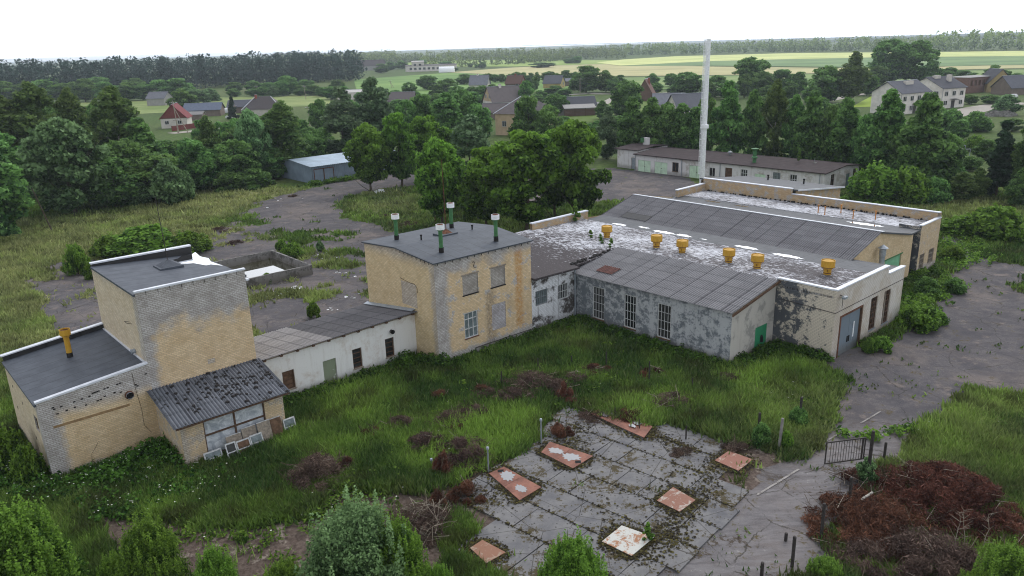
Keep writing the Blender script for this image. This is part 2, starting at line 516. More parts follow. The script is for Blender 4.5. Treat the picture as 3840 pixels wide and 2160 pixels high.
def window(root, off, A, B, op, cols=2, rows=3, fm='frame_white', gm='glass', dep=.12, bar=.05, sill=None, tr=None, name='window'):
    A = np.array(A, float); B = np.array(B, float); d = (B - A) / np.linalg.norm(B - A); n = np.array([d[1], -d[0]])
    s0, s1, a, b = op; f = MT[fm]
    mb = MB(off); e = .003
    obox(mb, A, d, n, s0 + e, s0 + .07, dep - .05, dep + .02, a + e, b - e, f); obox(mb, A, d, n, s1 - .07, s1 - e, dep - .05, dep + .02, a + e, b - e, f)
    obox(mb, A, d, n, s0 + .07, s1 - .07, dep - .05, dep + .02, a + e, a + .07, f); obox(mb, A, d, n, s0 + .07, s1 - .07, dep - .05, dep + .02, b - .07, b - e, f)
    for k in range(1, cols):
        x = s0 + (s1 - s0) * k / cols; obox(mb, A, d, n, x - bar / 2, x + bar / 2, dep - .04, dep + .015, a + .07, b - .07, f)
    zs = [a + (b - a) * k / rows for k in range(1, rows)] if tr is None else tr
    for z in zs: obox(mb, A, d, n, s0 + .07, s1 - .07, dep - .045, dep + .012, z - bar / 2, z + bar / 2, f)
    o = mb.build(name, root)
    g = MB(off); obox(g, A, d, n, s0 + .02, s1 - .02, dep + .022, dep + .04, a + .02, b - .02, MT[gm]); g.build('pane', o)
    if sill:
        w_ = MB(off); obox(w_, A, d, n, s0 - .05, s1 + .05, -.06, dep - .06, a - .05, a + .012, MT[sill]); w_.build('sill', o)
    return o


def coping(mb, A, B, zA, zB, w=.3, th=.09, m=None, inn=.0):
    """cap along the top of a wall A->B, reaching w inward and 5 cm outward"""
    A = np.array(A, float); B = np.array(B, float); d = (B - A) / np.linalg.norm(B - A); n = np.array([d[1], -d[0]])
    o = A + n * .05; i = A - n * w; o2 = B + n * .05; i2 = B - n * w
    mb.slab([(*o, zA + th), (*o2, zB + th), (*i2, zB + th), (*i, zA + th)], th, m or MT['coping'])


def corrugated(mb, A, B, C, D, m, pitch=.18, amp=.028, rows=3, th=.012, sheet=1.1, rnd=None, lap=.012, seg=6):
    """sheets on the quad A(low left) B(low right) C(high right) D(high left); waves run from the AB edge to the DC edge"""
    A, B, C, D = [np.array(p, float) for p in (A, B, C, D)]
    L = np.linalg.norm(B - A); N = int(L / pitch) * seg; rnd = rnd or R
    nrm = np.cross(B - A, D - A); nrm /= np.linalg.norm(nrm)
    tints = {}
    for r in range(rows):
        f0 = max(0, r / rows - .015); f1 = (r + 1) / rows
        for k in range(N):
            q0 = k / N; q1 = (k + 1) / N; si = int(q0 * L / sheet)
            t = .62 + .22 * (tints.setdefault((r, si), rnd.random()) - .5) + (-.42 if k % seg in (seg // 2 - 1, seg // 2) else .12); t = t if (q1 * L / sheet) % 1 > .06 else .08; t = max(.02, min(1, t))  # wave shading painted in: troughs darker, crests lighter; sheet joints dark
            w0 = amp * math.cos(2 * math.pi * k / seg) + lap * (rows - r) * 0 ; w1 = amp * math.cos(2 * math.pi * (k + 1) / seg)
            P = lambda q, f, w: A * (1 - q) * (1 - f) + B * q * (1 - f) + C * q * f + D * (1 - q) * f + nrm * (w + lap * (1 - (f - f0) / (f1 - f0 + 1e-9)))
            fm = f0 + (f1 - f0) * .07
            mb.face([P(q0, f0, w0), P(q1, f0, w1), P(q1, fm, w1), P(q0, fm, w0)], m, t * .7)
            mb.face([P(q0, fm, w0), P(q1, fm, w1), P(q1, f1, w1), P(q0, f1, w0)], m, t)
    return nrm


def puddle(root, off, pts, z, name='puddle', mat='puddle', slope=None):
    """thin sheet of water on a roof or plate; pts is a loose outline that is rounded"""
    c = np.mean(np.array(pts), 0); out = []
    n = len(pts)
    for k in range(n):
        p = np.array(pts[k]); q = np.array(pts[(k + 1) % n])
        for f in (0, .25, .5, .75):
            w = p * (1 - f) + q * f; w = c + (w - c) * (1 - .12 * math.cos(2 * math.pi * (f - .5)) - R.random() * .1); out.append(w)
    mb = MB(off); zz = (lambda p: z) if slope is None else slope
    mb.face([(p[0], p[1], zz(p)) for p in out], MT[mat])
    return mb.build(name, root)
# ------------------------------------------------------------------ factory
YEL = lin(226, 203, 166); BARE = lin(200, 197, 195)
m_low = brick_mat('low_brick', 3.75, .5, -23.6, YEL, BARE, .35, None, 0, 3.1)
m_lowside = brick_mat('low_side_brick', 4.3, .3, 3.0, lin(222, 208, 180), BARE, .3, None, 0, 8.1)
m_tower = brick_mat('tower_brick', 7.1, 2.4, -18.2, YEL, BARE, .2, None, 0, 1.7)
m_towerside = brick_mat('tower_side_brick', 9.2, .5, 3.1, lin(222, 208, 182), lin(204, 198, 188), .2, None, 0, 5.3)
m_lean = brick_mat('lean_brick', 3.2, 1.0, -18.4, lin(222, 202, 170), lin(208, 198, 184), .1, None, .47, 12.4)
m_ctr = brick_mat('centre_brick', 7.0, 1.6, 1.0, YEL, BARE, .7, [(5.0, .7, .2, 4.6, .75, lin(96, 88, 82)), (7.95, .55, .9, 7.2, .8, lin(178, 122, 46)), (6.9, .5, 2.4, 4.0, .35, lin(110, 98, 86))], .40, 21.3)
m_ctrside = brick_mat('centre_side_brick', 7.4, .5, 0.35, lin(222, 202, 164), lin(204, 194, 180), .2, None, 0, 15.3)
m_link = plaster_mat('link_plaster', lin(224, 226, 230), lin(78, 74, 72), .54, .8, .06, .85, lin(62, 58, 56), None, True, 4.0)
m_corr = plaster_mat('passage_plaster', lin(222, 222, 220), lin(200, 192, 184), .58, .5, .08, .28, lin(150, 136, 120), None, False, 9.0)
m_grey = plaster_mat('annex_plaster', lin(108, 114, 120), lin(172, 175, 178), .54, 2.4, .075, .3, lin(66, 68, 70), 3.4, False, 2.0, (1, -12, .07))
m_greyend = plaster_mat('annex_end_plaster', lin(184, 180, 174), lin(150, 148, 144), .56, .6, .05, .25, lin(120, 112, 104), None, False, 6.0)
m_halls = plaster_mat('hall_side_plaster', lin(82, 86, 92), lin(204, 194, 178), .535, 1.8, .045, .3, lin(60, 60, 62), 3.6, True, 7.0, (-16, -19, .16))
m_hallf = plaster_mat('hall_front_plaster', lin(208, 203, 196), lin(190, 180, 166), .5, .5, .08, .3, lin(140, 124, 108), None, True, 11.0)
m_gable = brick_mat('gable_brick', 8, .5, None, lin(218, 196, 160), lin(204, 188, 164), -1, None, 0, 33.0)
m_wing = brick_mat('wing_brick', 8, .8, None, lin(210, 190, 160), lin(196, 188, 180), .9, None, .38, 41.0)
m_par = brick_mat('parapet_brick', 8, .8, None, lin(196, 172, 138), lin(186, 180, 172), -1, None, .45, 51.0)

# low block -----------------------------------------------------------------
r, o = broot('flat_roofed_brick_block', -24.4, 2.5, 'low flat roofed yellow brick block with orange vent, nearest the left edge', 'building')
mb = MB(o)
wall(mb, (-24.4, 2.5), (-18.65, 2.5), -.3, 4.72, 5.24, m_low)
wall(mb, (-24.4, 11.2), (-24.4, 2.5), -.3, 4.6, 4.6, m_lowside, [(7.0, 7.85, 2.6, 3.5)])
wall(mb, (-18.65, 11.2), (-24.4, 11.2), -.3, 5.5, 4.9, m_low)
mb.build('wall', r)
window(r, o, (-24.4, 11.2), (-24.4, 2.5), (7.0, 7.85, 2.6, 3.5), 2, 1, 'frame_wood', 'glass')
mb = MB(o)
mb.slab([(-24.52, 2.52, 4.6), (-18.65, 2.52, 5.18), (-18.65, 10.95, 5.2), (-24.52, 10.95, 4.62)], .12, MT['felt_dark'])
mb.slab([(-24.4, 10.95, 4.9), (-18.65, 10.95, 5.48), (-18.65, 11.19, 5.48), (-24.4, 11.19, 4.9)], .3, MT['felt_black'])
rf = mb.build('roof', r)
mb = MB(o)
coping(mb, (-24.45, 2.5), (-18.65, 2.5), 4.66, 5.2, .22, .1)
coping(mb, (-18.65, 11.2), (-24.5, 11.2), 5.5, 4.92, .3, .07)
mb.slab([(-18.75, 2.75, 5.24), (-18.652, 2.75, 5.24), (-18.652, 10.9, 5.25), (-18.75, 10.9, 5.25)], .06, MT['coping'])
mb.build('coping', r)
mb = MB(o)
c = (-21.43, 7.89, 4.9)
mb.lathe(c, [(.17, -.05), (.17, .3)], MT['soot'], 14)
mb.lathe(c, [(.16, .3), (.155, 1.28), (.2, 1.3), (.2, 1.36), (.15, 1.37)], MT['yellow_vent'], 14)
v = mb.build('roof_vent', r)
mb = MB(o); mb.lathe(c, [(.16, 1.38), (.3, 1.42), (.3, 1.78), (.28, 1.78), (.28, 1.46)], MT['yellow_vent'], 18); mb.lathe(c, [(.28, 1.7), (.0, 1.55)], MT['rust'], 18); mb.build('vent_cap', v)
mb = MB(o); mb.box(-23.86, -19.98, 2.485, 2.5, 3.02, 3.16, plain('mortar_band', lin(140, 116, 86), .95, .1, 0, .2, 4)); mb.build('mortar_band', r)
mb = MB(o); mb.tube((-19.9, 2.53, 3.68), (-19.9, 2.4, 3.68), .24, .24, MT['rust'], 18); mb.tube((-19.9, 2.42, 3.68), (-19.9, 2.3, 3.68), .19, .19, MT['galv'], 18, False); mb.tube((-19.9, 2.39, 3.68), (-19.9, 2.38, 3.68), .18, .18, MT['black'], 18); mb.build('wall_duct', r)
mb = MB(o)
for k in range(26):
    u = -24.0 + R.random() * 5.2; z = 4.1 + (u + 24.4) * .09 - R.choice((0, .105, .42, .525)) + R.random() * .01
    hb = MB(o); hb.box(u, u + .12, 2.488, 2.5, z, z + .075, MT['soot']); hb.build('brick_hole', r)
for u, y, z in ((-24.4, 9.6, 3.3), (-24.4, 7.2, 3.0), (-24.4, 9.6, 1.9), (-24.4, 5.0, 1.6)): hb = MB(o); hb.box(u - .012, u, y, y + .12, z, z + .18, MT['soot']); hb.build('brick_hole', r)
mb = MB(o)
pts = [(-19.55, 4.9), (-19.5, 3.7), (-19.4, 2.6), (-19.42, 1.6), (-19.1, 1.0)]
for a, b in zip(pts[:-1], pts[1:]): mb.tube((a[0], 2.49, a[1]), (b[0], 2.49, b[1]), .012, .012, MT['bark'], 5)
mb.build('crack', r); mb = MB(o)
pts = [(-21.9, 1.5), (-22.1, 1.2), (-22.35, .9), (-22.4, .5), (-22.2, .1)]
for a, b in zip(pts[:-1], pts[1:]): mb.tube((a[0], 2.49, a[1]), (b[0], 2.49, b[1]), .01, .01, MT['bark'], 5)
mb.build('crack', r)

# tower ----------------------------------------------------------------------
r, o = broot('brick_tower_block', -18.65, 2.5, 'tall square yellow and bare brick tower block with a puddle on its roof', 'building')
mb = MB(o)
wall(mb, (-18.65, 2.5), (-12.3, 2.5), -.3, 9.46, 9.46, m_tower)
wall(mb, (-18.65, 11.2), (-18.65, 2.5), 0, 9.3, 9.3, m_towerside)
wall(mb, (-12.3, 2.5), (-12.3, 11.2), 0, 9.05, 8.9, m_towerside)
wall(mb, (-12.3, 11.2), (-18.65, 11.2), 0, 9.5, 9.5, m_tower)
mb.box(-12.3, -12.1, 2.42, 2.75, 8.75, 8.85, MT['coping'])
mb.build('wall', r)
mb = MB(o)
mb.slab([(-18.75, 2.52, 9.36), (-12.2, 2.52, 9.1), (-12.2, 10.95, 8.92), (-18.75, 10.95, 9.38)], .12, MT['felt_dark'])
mb.hexa([(-18.65, 10.95, 9.2), (-12.4, 10.95, 8.8), (-12.4, 11.19, 8.8), (-18.65, 11.19, 9.2)], [(-18.65, 10.95, 9.5), (-12.4, 10.95, 9.5), (-12.4, 11.19, 9.5), (-18.65, 11.19, 9.5)], MT['felt_black'])
rf = mb.build('roof', r)
puddle(rf, o, [(-14.3, 9.9), (-13.1, 10.6), (-12.25, 10.7), (-12.25, 8.6), (-12.3, 6.0), (-13.0, 7.0), (-13.9, 8.6)], 0, slope=lambda p: 9.045)
mb = MB(o)
coping(mb, (-18.68, 2.5), (-12.25, 2.5), 9.44, 9.44, .2, .1)
coping(mb, (-12.38, 11.2), (-18.7, 11.2), 9.5, 9.52, .3, .09)
mb.build('coping', r)
for k in range(9): mb = MB(o); mb.box(-18.1 + k * .66, -18.08 + k * .66, 2.42, 2.45, 9.2, 9.44, MT['dark_metal']); mb.build('coping_clamp', r)
mb = MB(o)
c = (-14.93, 8.04)
mb.hexa([(c[0] - .75, c[1] - .7, 9.02), (c[0] + .75, c[1] - .7, 8.98), (c[0] + .75, c[1] + .7, 8.95), (c[0] - .75, c[1] + .7, 9.02)], [(c[0] - .72, c[1] - .68, 9.24), (c[0] + .72, c[1] - .68, 9.24), (c[0] + .72, c[1] + .68, 9.24), (c[0] - .72, c[1] + .68, 9.24)], MT['felt_dark'])
mb.hexa([(c[0] - .6, c[1] - .55, 9.24), (c[0] + .6, c[1] - .55, 9.24), (c[0] + .6, c[1] + .55, 9.24), (c[0] - .6, c[1] + .55, 9.24)], [(c[0] - .06, c[1] - .06, 9.62), (c[0] + .06, c[1] - .06, 9.62), (c[0] + .06, c[1] + .06, 9.62), (c[0] - .06, c[1] + .06, 9.62)], MT['felt_dark'])
ms = mb.build('mast_base', r)
mb = MB(o); mb.tube((c[0], c[1], 9.6), (c[0] - .1, c[1], 13.6), .03, .018, MT['dark_metal'], 6); mb.build('lightning_rod', ms)
mb = MB(o); mb.tube((-18.9, 4.2, 7.3), (-18.9, 4.7, 7.3), .015, .015, MT['dark_metal'], 6); mb.tube((-18.9, 4.2, 7.3), (-18.65, 4.2, 7.2), .015, .015, MT['dark_metal'], 6); mb.tube((-18.9, 4.7, 7.3), (-18.65, 4.7, 7.2), .015, .015, MT['dark_metal'], 6); mb.build('wall_bracket', r)
mb = MB(o); mb.tube((-18.68, 4.5, 5.45), (-18.9, 4.5, 5.45), .14, .14, MT['galv'], 12); mb.build('drain_spout', r)
mb = MB(o); mb.box(-15.3, -14.85, 2.492, 2.5, 4.15, 4.45, m_lean); mb.build('brick_patch', r)

# lean-to ---------------------------------------------------------------------
r, o = broot('lean_to_shed', -18.65, -1.4, 'brick lean-to with mossy corrugated roof and big plastic sheeted window', 'shed')
mb = MB(o)
OP = (1.25, 4.85, .25, 2.62)
wall(mb, (-18.65, -1.4), (-12.62, -1.4), -.3, 2.85, 2.85, m_lean, [OP])
wall(mb, (-18.65, 2.5), (-18.65, -1.4), -.3, 3.55, 2.85, m_lean)
wall(mb, (-12.62, -1.4), (-12.62, 2.5), -.3, 2.85, 3.55, m_lean)
mb.build('wall', r)
m_pl = NT('plastic_sheet', .35, .5); nn = m_pl.noise(m_pl.uv(), 1.6, 7, .7, 1.5)
m_pl.col(m_pl.mix(m_pl.step(nn, .3, .7), lin(150, 158, 168), lin(222, 226, 230))); m_pl.bump(nn, .5, .05); MT['plastic'] = m_pl.m
window(r, o, (-18.65, -1.4), (-12.62, -1.4), OP, 2, 2, 'frame_wood', 'plastic', .1, .1, None, [1.55], 'sheeted_window')
mb = MB(o)
m_as = sheet_mat('asbestos_mossy', (.12, .13, .15, 1), .42)
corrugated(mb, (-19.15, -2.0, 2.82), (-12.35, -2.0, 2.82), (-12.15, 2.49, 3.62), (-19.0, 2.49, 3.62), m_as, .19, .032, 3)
rf = mb.build('roof', r)
mb = MB(o)
for k in range(190):
    q = R.random(); f = min(.98, max(.03, R.gauss(.55, .25))); q = min(.97, max(.03, R.gauss(.6, .24)))
    x = -19.1 + q * 6.8; y = -2 + f * 4.45; z = 2.84 + f * .8; s_ = .03 + R.random() ** 2 * .13
    mb.lathe((x, y, z), [(s_, -.01), (s_ * .8, s_ * .35), (0, s_ * .55)], MT['soot'], 6)
tag(mb.build('moss', rf), kind='stuff')
mb = MB(o); mb.box(-19.0, -12.4, -1.95, -1.87, 2.68, 2.78, MT['frame_wood'])
for k in range(7): mb.box(-18.9 + k * 1.07, -18.82 + k * 1.07, -1.9, -1.4, 2.68, 2.77, MT['frame_wood'])
mb.build('rafter', r)

# passage ---------------------------------------------------------------------
r, o = broot('whitewashed_passage', -12.3, 2.75, 'long low whitewashed passage building with three small windows and a faded green door', 'building')
A = (-12.3, 2.75); B = (0, 2.75)
ops = [(1.65, 2.5, .72, 2.05), (4.6, 5.6, -.25, 1.92), (6.9, 7.65, .64, 2.1), (9.6, 10.35, .68, 2.12)]
mb = MB(o)
wall(mb, A, B, -.3, 3.3, 3.5, m_corr, ops, .2)
wall(mb, (0, 9.2), (-12.3, 9.2), -.3, 2.6, 2.3, m_corr)
mb.build('wall', r)
for op, g in ((ops[0], 'board'), (ops[2], 'glass_dusty'), (ops[3], 'glass_dusty')):
    window(r, o, A, B, op, 1, 4, 'frame_wood', g, .14, .05, 'frame_old')
mb = MB(o); m_gd = plaster_mat('faded_green_door', lin(128, 138, 116), lin(186, 190, 182), .62, 1.5, .02, .3); mb.box(-7.68, -6.72, 2.84, 2.88, -.25, 1.9, m_gd); mb.build('door', r)
mb = MB(o); mb.tube((-2.13, 2.78, 2.6), (-2.13, 2.5, 2.6), .13, .13, MT['dark_metal'], 14); mb.tube((-2.13, 2.53, 2.6), (-2.13, 2.48, 2.6), .16, .16, MT['black'], 14); mb.build('flue_pipe', r)
m_as2 = sheet_mat('passage_sheets', lin(102, 101, 104), 0)
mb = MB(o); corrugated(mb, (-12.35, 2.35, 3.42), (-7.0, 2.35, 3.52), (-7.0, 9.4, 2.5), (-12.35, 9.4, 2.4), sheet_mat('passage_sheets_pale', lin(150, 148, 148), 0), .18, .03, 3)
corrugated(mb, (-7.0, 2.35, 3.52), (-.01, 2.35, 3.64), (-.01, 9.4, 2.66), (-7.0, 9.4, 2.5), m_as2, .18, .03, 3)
mb.build('roof', r)
mb = MB(o)
for k in range(11): mb.box(-11.9 + k * 1.15, -11.72 + k * 1.15, 2.42, 2.72, 3.24 + k * .019, 3.36 + k * .019, MT['frame_wood'])
mb.hexa([(-12.3, 2.62, 3.22), (-.02, 2.62, 3.42), (-.02, 2.74, 3.42), (-12.3, 2.74, 3.22)], [(-12.3, 2.62, 3.3), (-.02, 2.62, 3.5), (-.02, 2.74, 3.5), (-12.3, 2.74, 3.3)], MT['frame_old'])
mb.build('rafter', r)
mb = MB(o); mb.slab([(-.35, 2.6, 3.72), (-.012, 2.6, 3.82), (-.012, 9.3, 2.86), (-.35, 9.3, 2.76)], .03, MT['galv']); mb.build('flashing', r)

# centre block ------------------------------------------------------------------
r, o = broot('two_storey_brick_block', 0, 0, 'two-storey yellow brick block with four green and white roof vents and bricked-up windows', 'building')
A = (0, 0); B = (9.25, 0)
ops = [(2.45, 3.9, 4.78, 6.26), (5.12, 6.55, 4.76, 6.25), (2.45, 3.72, 1.42, 3.42), (5.12, 6.5, 1.36, 3.42)]
mb = MB(o)
wall(mb, A, B, -.3, 7.7, 7.6, m_ctr, ops, .12)
wall(mb, (0, 9), (0, 4.6), -.3, 7.72, 8.06, m_ctrside); wall(mb, (0, 4.6), (0, 0), -.3, 8.06, 7.7, m_ctrside)
wall(mb, (9.25, 0), (9.25, 4.6), -.3, 7.6, 8.06, m_ctrside); wall(mb, (9.25, 4.6), (9.25, 9), -.3, 8.06, 7.7, m_ctrside)
wall(mb, (9.25, 9), (0, 9), -.3, 7.7, 7.72, m_ctr)
mb.build('wall', r)
m_inf = brick_mat('infill_brick', -5, .1, None, YEL, lin(182, 178, 172), -1, None, 0, 61)
m_inf2 = brick_mat('infill_brick_pale', -5, .1, None, YEL, lin(196, 194, 200), -1, None, 0, 71)
for op, m_, dp in ((ops[0], m_inf, .07), (ops[1], m_inf, .07), (ops[3], m_inf2, .03)):
    mb = MB(o); obox(mb, A, np.array((1.0, 0)), np.array((0, -1.0)), op[0] + .01, op[1] - .01, dp, dp + .06, op[2] + .01, op[3] - .01, m_)
    bw = mb.build('bricked_up_window', r)
    if dp > .05:
        mb = MB(o); obox(mb, A, np.array((1.0, 0)), np.array((0, -1.0)), op[0] - .06, op[1] + .06, -.03, .06, op[2] - .07, op[2] + .005, MT['soot']); mb.build('sill', bw)
        mb = MB(o); obox(mb, A, np.array((1.0, 0)), np.array((0, -1.0)), op[0] - .12, op[1] + .12, -.012, .06, op[3] - .004, op[3] + .1, MT['frame_old']); mb.build('lintel', bw)
window(r, o, A, B, ops[2], 3, 3, 'frame_white', 'glass_pale', .08, .05, 'rust', [2.15, 2.9])
mb = MB(o); mb.box(1.0, 2.35, 8.99, 9.01, 1, 2, MT['rust']); 
mb = MB(o)
zr = {0: 7.78, 4.6: 8.14, 9: 7.8}
mb.slab([(-.15, -.16, 7.78), (9.4, -.16, 7.68), (9.4, 4.6, 8.14), (-.15, 4.6, 8.14)], .09, MT['felt_x'])
mb.slab([(-.15, 4.6, 8.14), (9.4, 4.6, 8.14), (9.4, 9.15, 7.78), (-.15, 9.15, 7.8)], .09, MT['felt_x'])
rf = mb.build('roof', r)
mb = MB(o)
for k in range(14): mb.box(.2 + k * .66, .26 + k * .66, -.185, -.16, 7.55 - k * .007, 7.7 - k * .007, MT['dark_metal'])
for k in range(9): mb.box(-.175, -.15, .3 + k * .5, .36 + k * .5, 7.6 + k * .035, 7.75 + k * .035, MT['dark_metal'])
mb.build('eave_trim', r)
for (u, y) in ((1.78, 7.1), (1.86, 1.52), (7.11, 7.07), (6.9, 1.3)):
    if (u, y) == (6.9, 1.3): u, y = 6.6, 1.35
    z = 7.9
for (u, y, zt) in ((1.78, 7.1, 9.85), (1.86, 1.52, 9.86), (7.11, 7.07, 9.9), (6.85, 1.25, 9.8)):
    zb = 7.78 + (.36 * (y / 4.6) if y < 4.6 else .36 * (9 - y) / 4.4)
    mb = MB(o); c = (u, y, 0)
    mb.lathe(c, [(.185, zb - .1), (.185, zb + .36)], MT['soot'], 14); mb.lathe(c, [(.15, zb + .36), (.15, zt - .36), (.23, zt - .35), (.23, zt - .28)], MT['green_pipe'], 14)
    v = mb.build('roof_vent', r)
    mb = MB(o); mb.lathe(c, [(.23, zt - .28), (.31, zt - .26), (.31, zt + .1), (.29, zt + .1), (.28, zt - .1)], MT['white_metal'], 18); mb.lathe(c, [(.29, zt + .03), (.18, zt + .12), (0, zt + .04)], MT['rust'], 18); mb.build('vent_cap', v)
for (u, y) in ((2.64, 5.06), (7.33, 4.68)):
    mb = MB(o); mb.lathe((u, y, 0), [(.06, 8.0), (.06, 8.42), (.09, 8.42), (.09, 8.5), (0, 8.52)], MT['black'], 10); mb.build('vent_pipe', r)
mb = MB(o); mb.box(4.2, 5.75, 4.5, 5.7, 8.05, 8.22, MT['felt_x']); mb.hexa([(4.6, 4.75, 8.22), (5.4, 4.75, 8.22), (5.4, 5.45, 8.22), (4.6, 5.45, 8.22)], [(5.03, 5.08, 8.5), (5.13, 5.08, 8.5), (5.13, 5.18, 8.5), (5.03, 5.18, 8.5)], MT['rust'])
ms = mb.build('mast_base', r)
mb = MB(o); mb.tube((5.08, 5.13, 8.4), (5.0, 5.1, 13.9), .035, .02, MT['rust'], 6); mb.build('mast', ms)
mb = MB(o)
pts = [(3.41, 7.1), (3.5, 7.16), (3.62, 7.1), (3.6, 6.95), (3.5, 6.85), (3.58, 6.7), (3.7, 6.64), (3.75, 6.7)]
for a, b in zip(pts[:-1], pts[1:]): mb.tube((a[0], -.03, a[1]), (b[0], -.03, b[1]), .018, .018, MT['dark_metal'], 6)
mb.build('iron_hook', r)
mb = MB(o)
for a, b in (((3.39, .5), (4.66, .5)), ((4.66, .5), (9.2, .44)), ((6.16, .45), (6.16, -.2)), ((3.39, .5), (3.39, -.2))): mb.tube((a[0], -.05, a[1]), (b[0], -.05, b[1]), .028, .028, MT['dark_metal'], 7)
mb.build('wall_pipe', r)
mb = MB(o)
pts = [(1.75, 5.1), (2.3, 5.05), (2.9, 4.95), (3.1, 5.0), (3.25, 4.7), (3.2, 4.3)]
pts = [(4.3, 5.85), (3.6, 5.75), (3.0, 5.7), (2.5, 5.72), (2.2, 5.5), (2.15, 5.1)]
for a, b in zip(pts[:-1], pts[1:]): mb.tube((-.004, a[0], a[1]), (-.004, b[0], b[1]), .02, .02, MT['bark'], 5)
mb.build('crack', r)
mb = MB(o); mb.box(-.012, 0, 2.3, 4.2, 3.9, 5.68, m_lean); mb.build('brick_patch', r)

# link -----------------------------------------------------------------------
r, o = broot('soot_stained_link', 9.25, .1, 'soot stained whitewashed link building with two barred windows and dark flaking roof', 'building')
A = (9.25, .1); B = (14.3, .1)
ops = [(.5, 1.85, 2.15, 3.36), (3.05, 4.25, 2.02, 3.32)]
mb = MB(o); wall(mb, A, B, -.3, 4.5, 4.4, m_link, ops, .18); mb.build('wall', r); mb = MB(o); wall(mb, (20, 11.5), (9.25, 11.5), -.3, 4.6, 4.6, m_link); mb.build('wall', r)
window(r, o, A, B, ops[0], 6, 2, 'grey_metal', 'glass_pale', .1, .035); window(r, o, A, B, ops[1], 6, 2, 'frame_white', 'glass', .1, .03)
mb = MB(o)
m_fl = flaky_mat('flaky_roof_dark', .575, (0, 13.5, 20.5, .09), dark=lin(56, 52, 54))
mb.slab([(9.27, -.35, 4.62), (14.4, -.35, 4.5), (14.4, 11.6, 4.85), (9.27, 11.6, 4.75)], .16, m_fl)
mb.slab([(14.4, .25, 4.5), (19.98, .25, 4.78), (19.98, 11.6, 4.82), (14.4, 11.6, 4.85)], .16, m_fl)
mb.build('roof', r)
mb = MB(o); mb.tube((14.12, -.08, 4.3), (14.12, -.08, -.2), .07, .07, MT['galv'], 10); mb.build('downpipe', r)
mb = MB(o)
for k in range(60):
    u = 14.4 + R.random() * 5.4; s_ = .05 + R.random() * .14
    mb.lathe((u, .35 + R.random() * .5, 4.55 + (u - 14.4) * .05), [(s_, -.02), (s_ * .7, s_ * .4), (0, s_ * .6)], MT['soot'], 6)
tag(mb.build('moss', r), kind='stuff')

# grey annex --------------------------------------------------------------------
r, o = broot('workshop_annex', 14.3, -14.75, 'workshop annex with peeling grey plaster, three tall windows and a corrugated roof', 'building')
A = (14.3, .1); B = (14.3, -14.75)
ops = [(1.95, 3.2, .52, 3.24), (5.25, 6.45, .56, 3.28), (8.5, 9.75, .58, 3.3)]
mb = MB(o)
wall(mb, A, B, -.3, 3.95, 3.95, m_grey, ops, .2)
wall(mb, (14.3, -14.75), (19.98, -14.75), -.3, 3.95, 5.0, m_greyend, [(3.2, 4.85, -.28, 2.0)], .1)
mb.build('wall', r)
for op, g, t2 in zip(ops, ('glass_dusty', 'glass', 'glass_dusty'), ([1.2, 1.85, 2.5], None, None)):
    window(r, o, A, B, op, 4, 4, 'frame_white', g, .1, .024, 'board')
mb = MB(o); mb.box(17.52, 19.13, -14.7, -14.64, -.28, 1.98, plain('green_door', lin(44, 132, 92), .6, .35, 0, .15, 2)); d_ = mb.build('door', r)
mb = MB(o); mb.lathe((18.45, -14.715, .72), [(.16, 0), (.15, .3), (.08, .48), (0, .52)], MT['black'], 8); mb.build('door_hole', d_)
mb = MB(o)
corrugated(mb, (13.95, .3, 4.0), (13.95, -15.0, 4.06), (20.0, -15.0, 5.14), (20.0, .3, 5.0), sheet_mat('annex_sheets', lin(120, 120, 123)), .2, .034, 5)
rf = mb.build('roof', r)
mb = MB(o); corrugated(mb, (15.1, -1.5, 4.27), (15.1, -3.2, 4.27), (16.3, -3.2, 4.49), (16.3, -1.5, 4.47), plain('rust_sheet', lin(98, 70, 65), .9, .2, 0, .3, 3), .2, .034, 1); mb.build('rusty_sheet', rf)
mb = MB(o); mb.hexa([(13.95, -15.06, 3.84), (20.0, -15.06, 4.94), (20.0, -14.98, 4.94), (13.95, -14.98, 3.84)], [(13.95, -15.06, 4.03), (20.0, -15.06, 5.12), (20.0, -14.98, 5.12), (13.95, -14.98, 4.03)], MT['frame_wood']); mb.build('verge_board', r)

# hall with six vents -----------------------------------------------------------
r, o = broot('flat_roofed_hall', 20, -19.3, 'flat roofed hall with six yellow roof vents and blue double doors', 'building')
A = (20, -19.3); B = (31.3, -19.3)
ops = [(.95, 4.3, -.28, 3.08), (5.75, 6.9, .68, 3.28), (8.0, 9.15, .6, 3.3)]
mb = MB(o)
wall(mb, A, (28.3, -19.3), -.3, 5.2, 5.22, m_hallf, [ops[0], ops[1], (8.0, 8.3, .6, 3.3)], .18)
wall(mb, (28.3, -19.3), B, -.3, 4.6, 4.55, m_hallf, [(0, .85, .6, 3.3)], .18)
mb.face([(28.3, -19.12, 4.5), (28.3, -19.3, 4.6), (28.3, -19.3, 5.22), (28.3, -19.05, 5.22)], m_hallf)
wall(mb, (20, 11.5), (20, -14.75), -.3, 4.7, 4.7, m_halls)
wall(mb, (20, -14.75), (20, -19.3), -.3, 5.2, 5.2, m_halls)
wall(mb, (31.3, -19.3), (31.3, -15.2), -.3, 4.55, 4.4, m_hallf)
wall(mb, (28, 11.5), (20, 11.5), -.3, 5.4, 5.4, m_par); wall(mb, (20, 11.2), (28, 11.2), 4.4, 5.4, 5.4, m_par)
wall(mb, (31, 11.5), (28, 11.5), -.3, 4.5, 4.7, m_par)
wall(mb, (28, 11.2), (28, 11.5), 4.4, 5.4, 5.4, m_par)
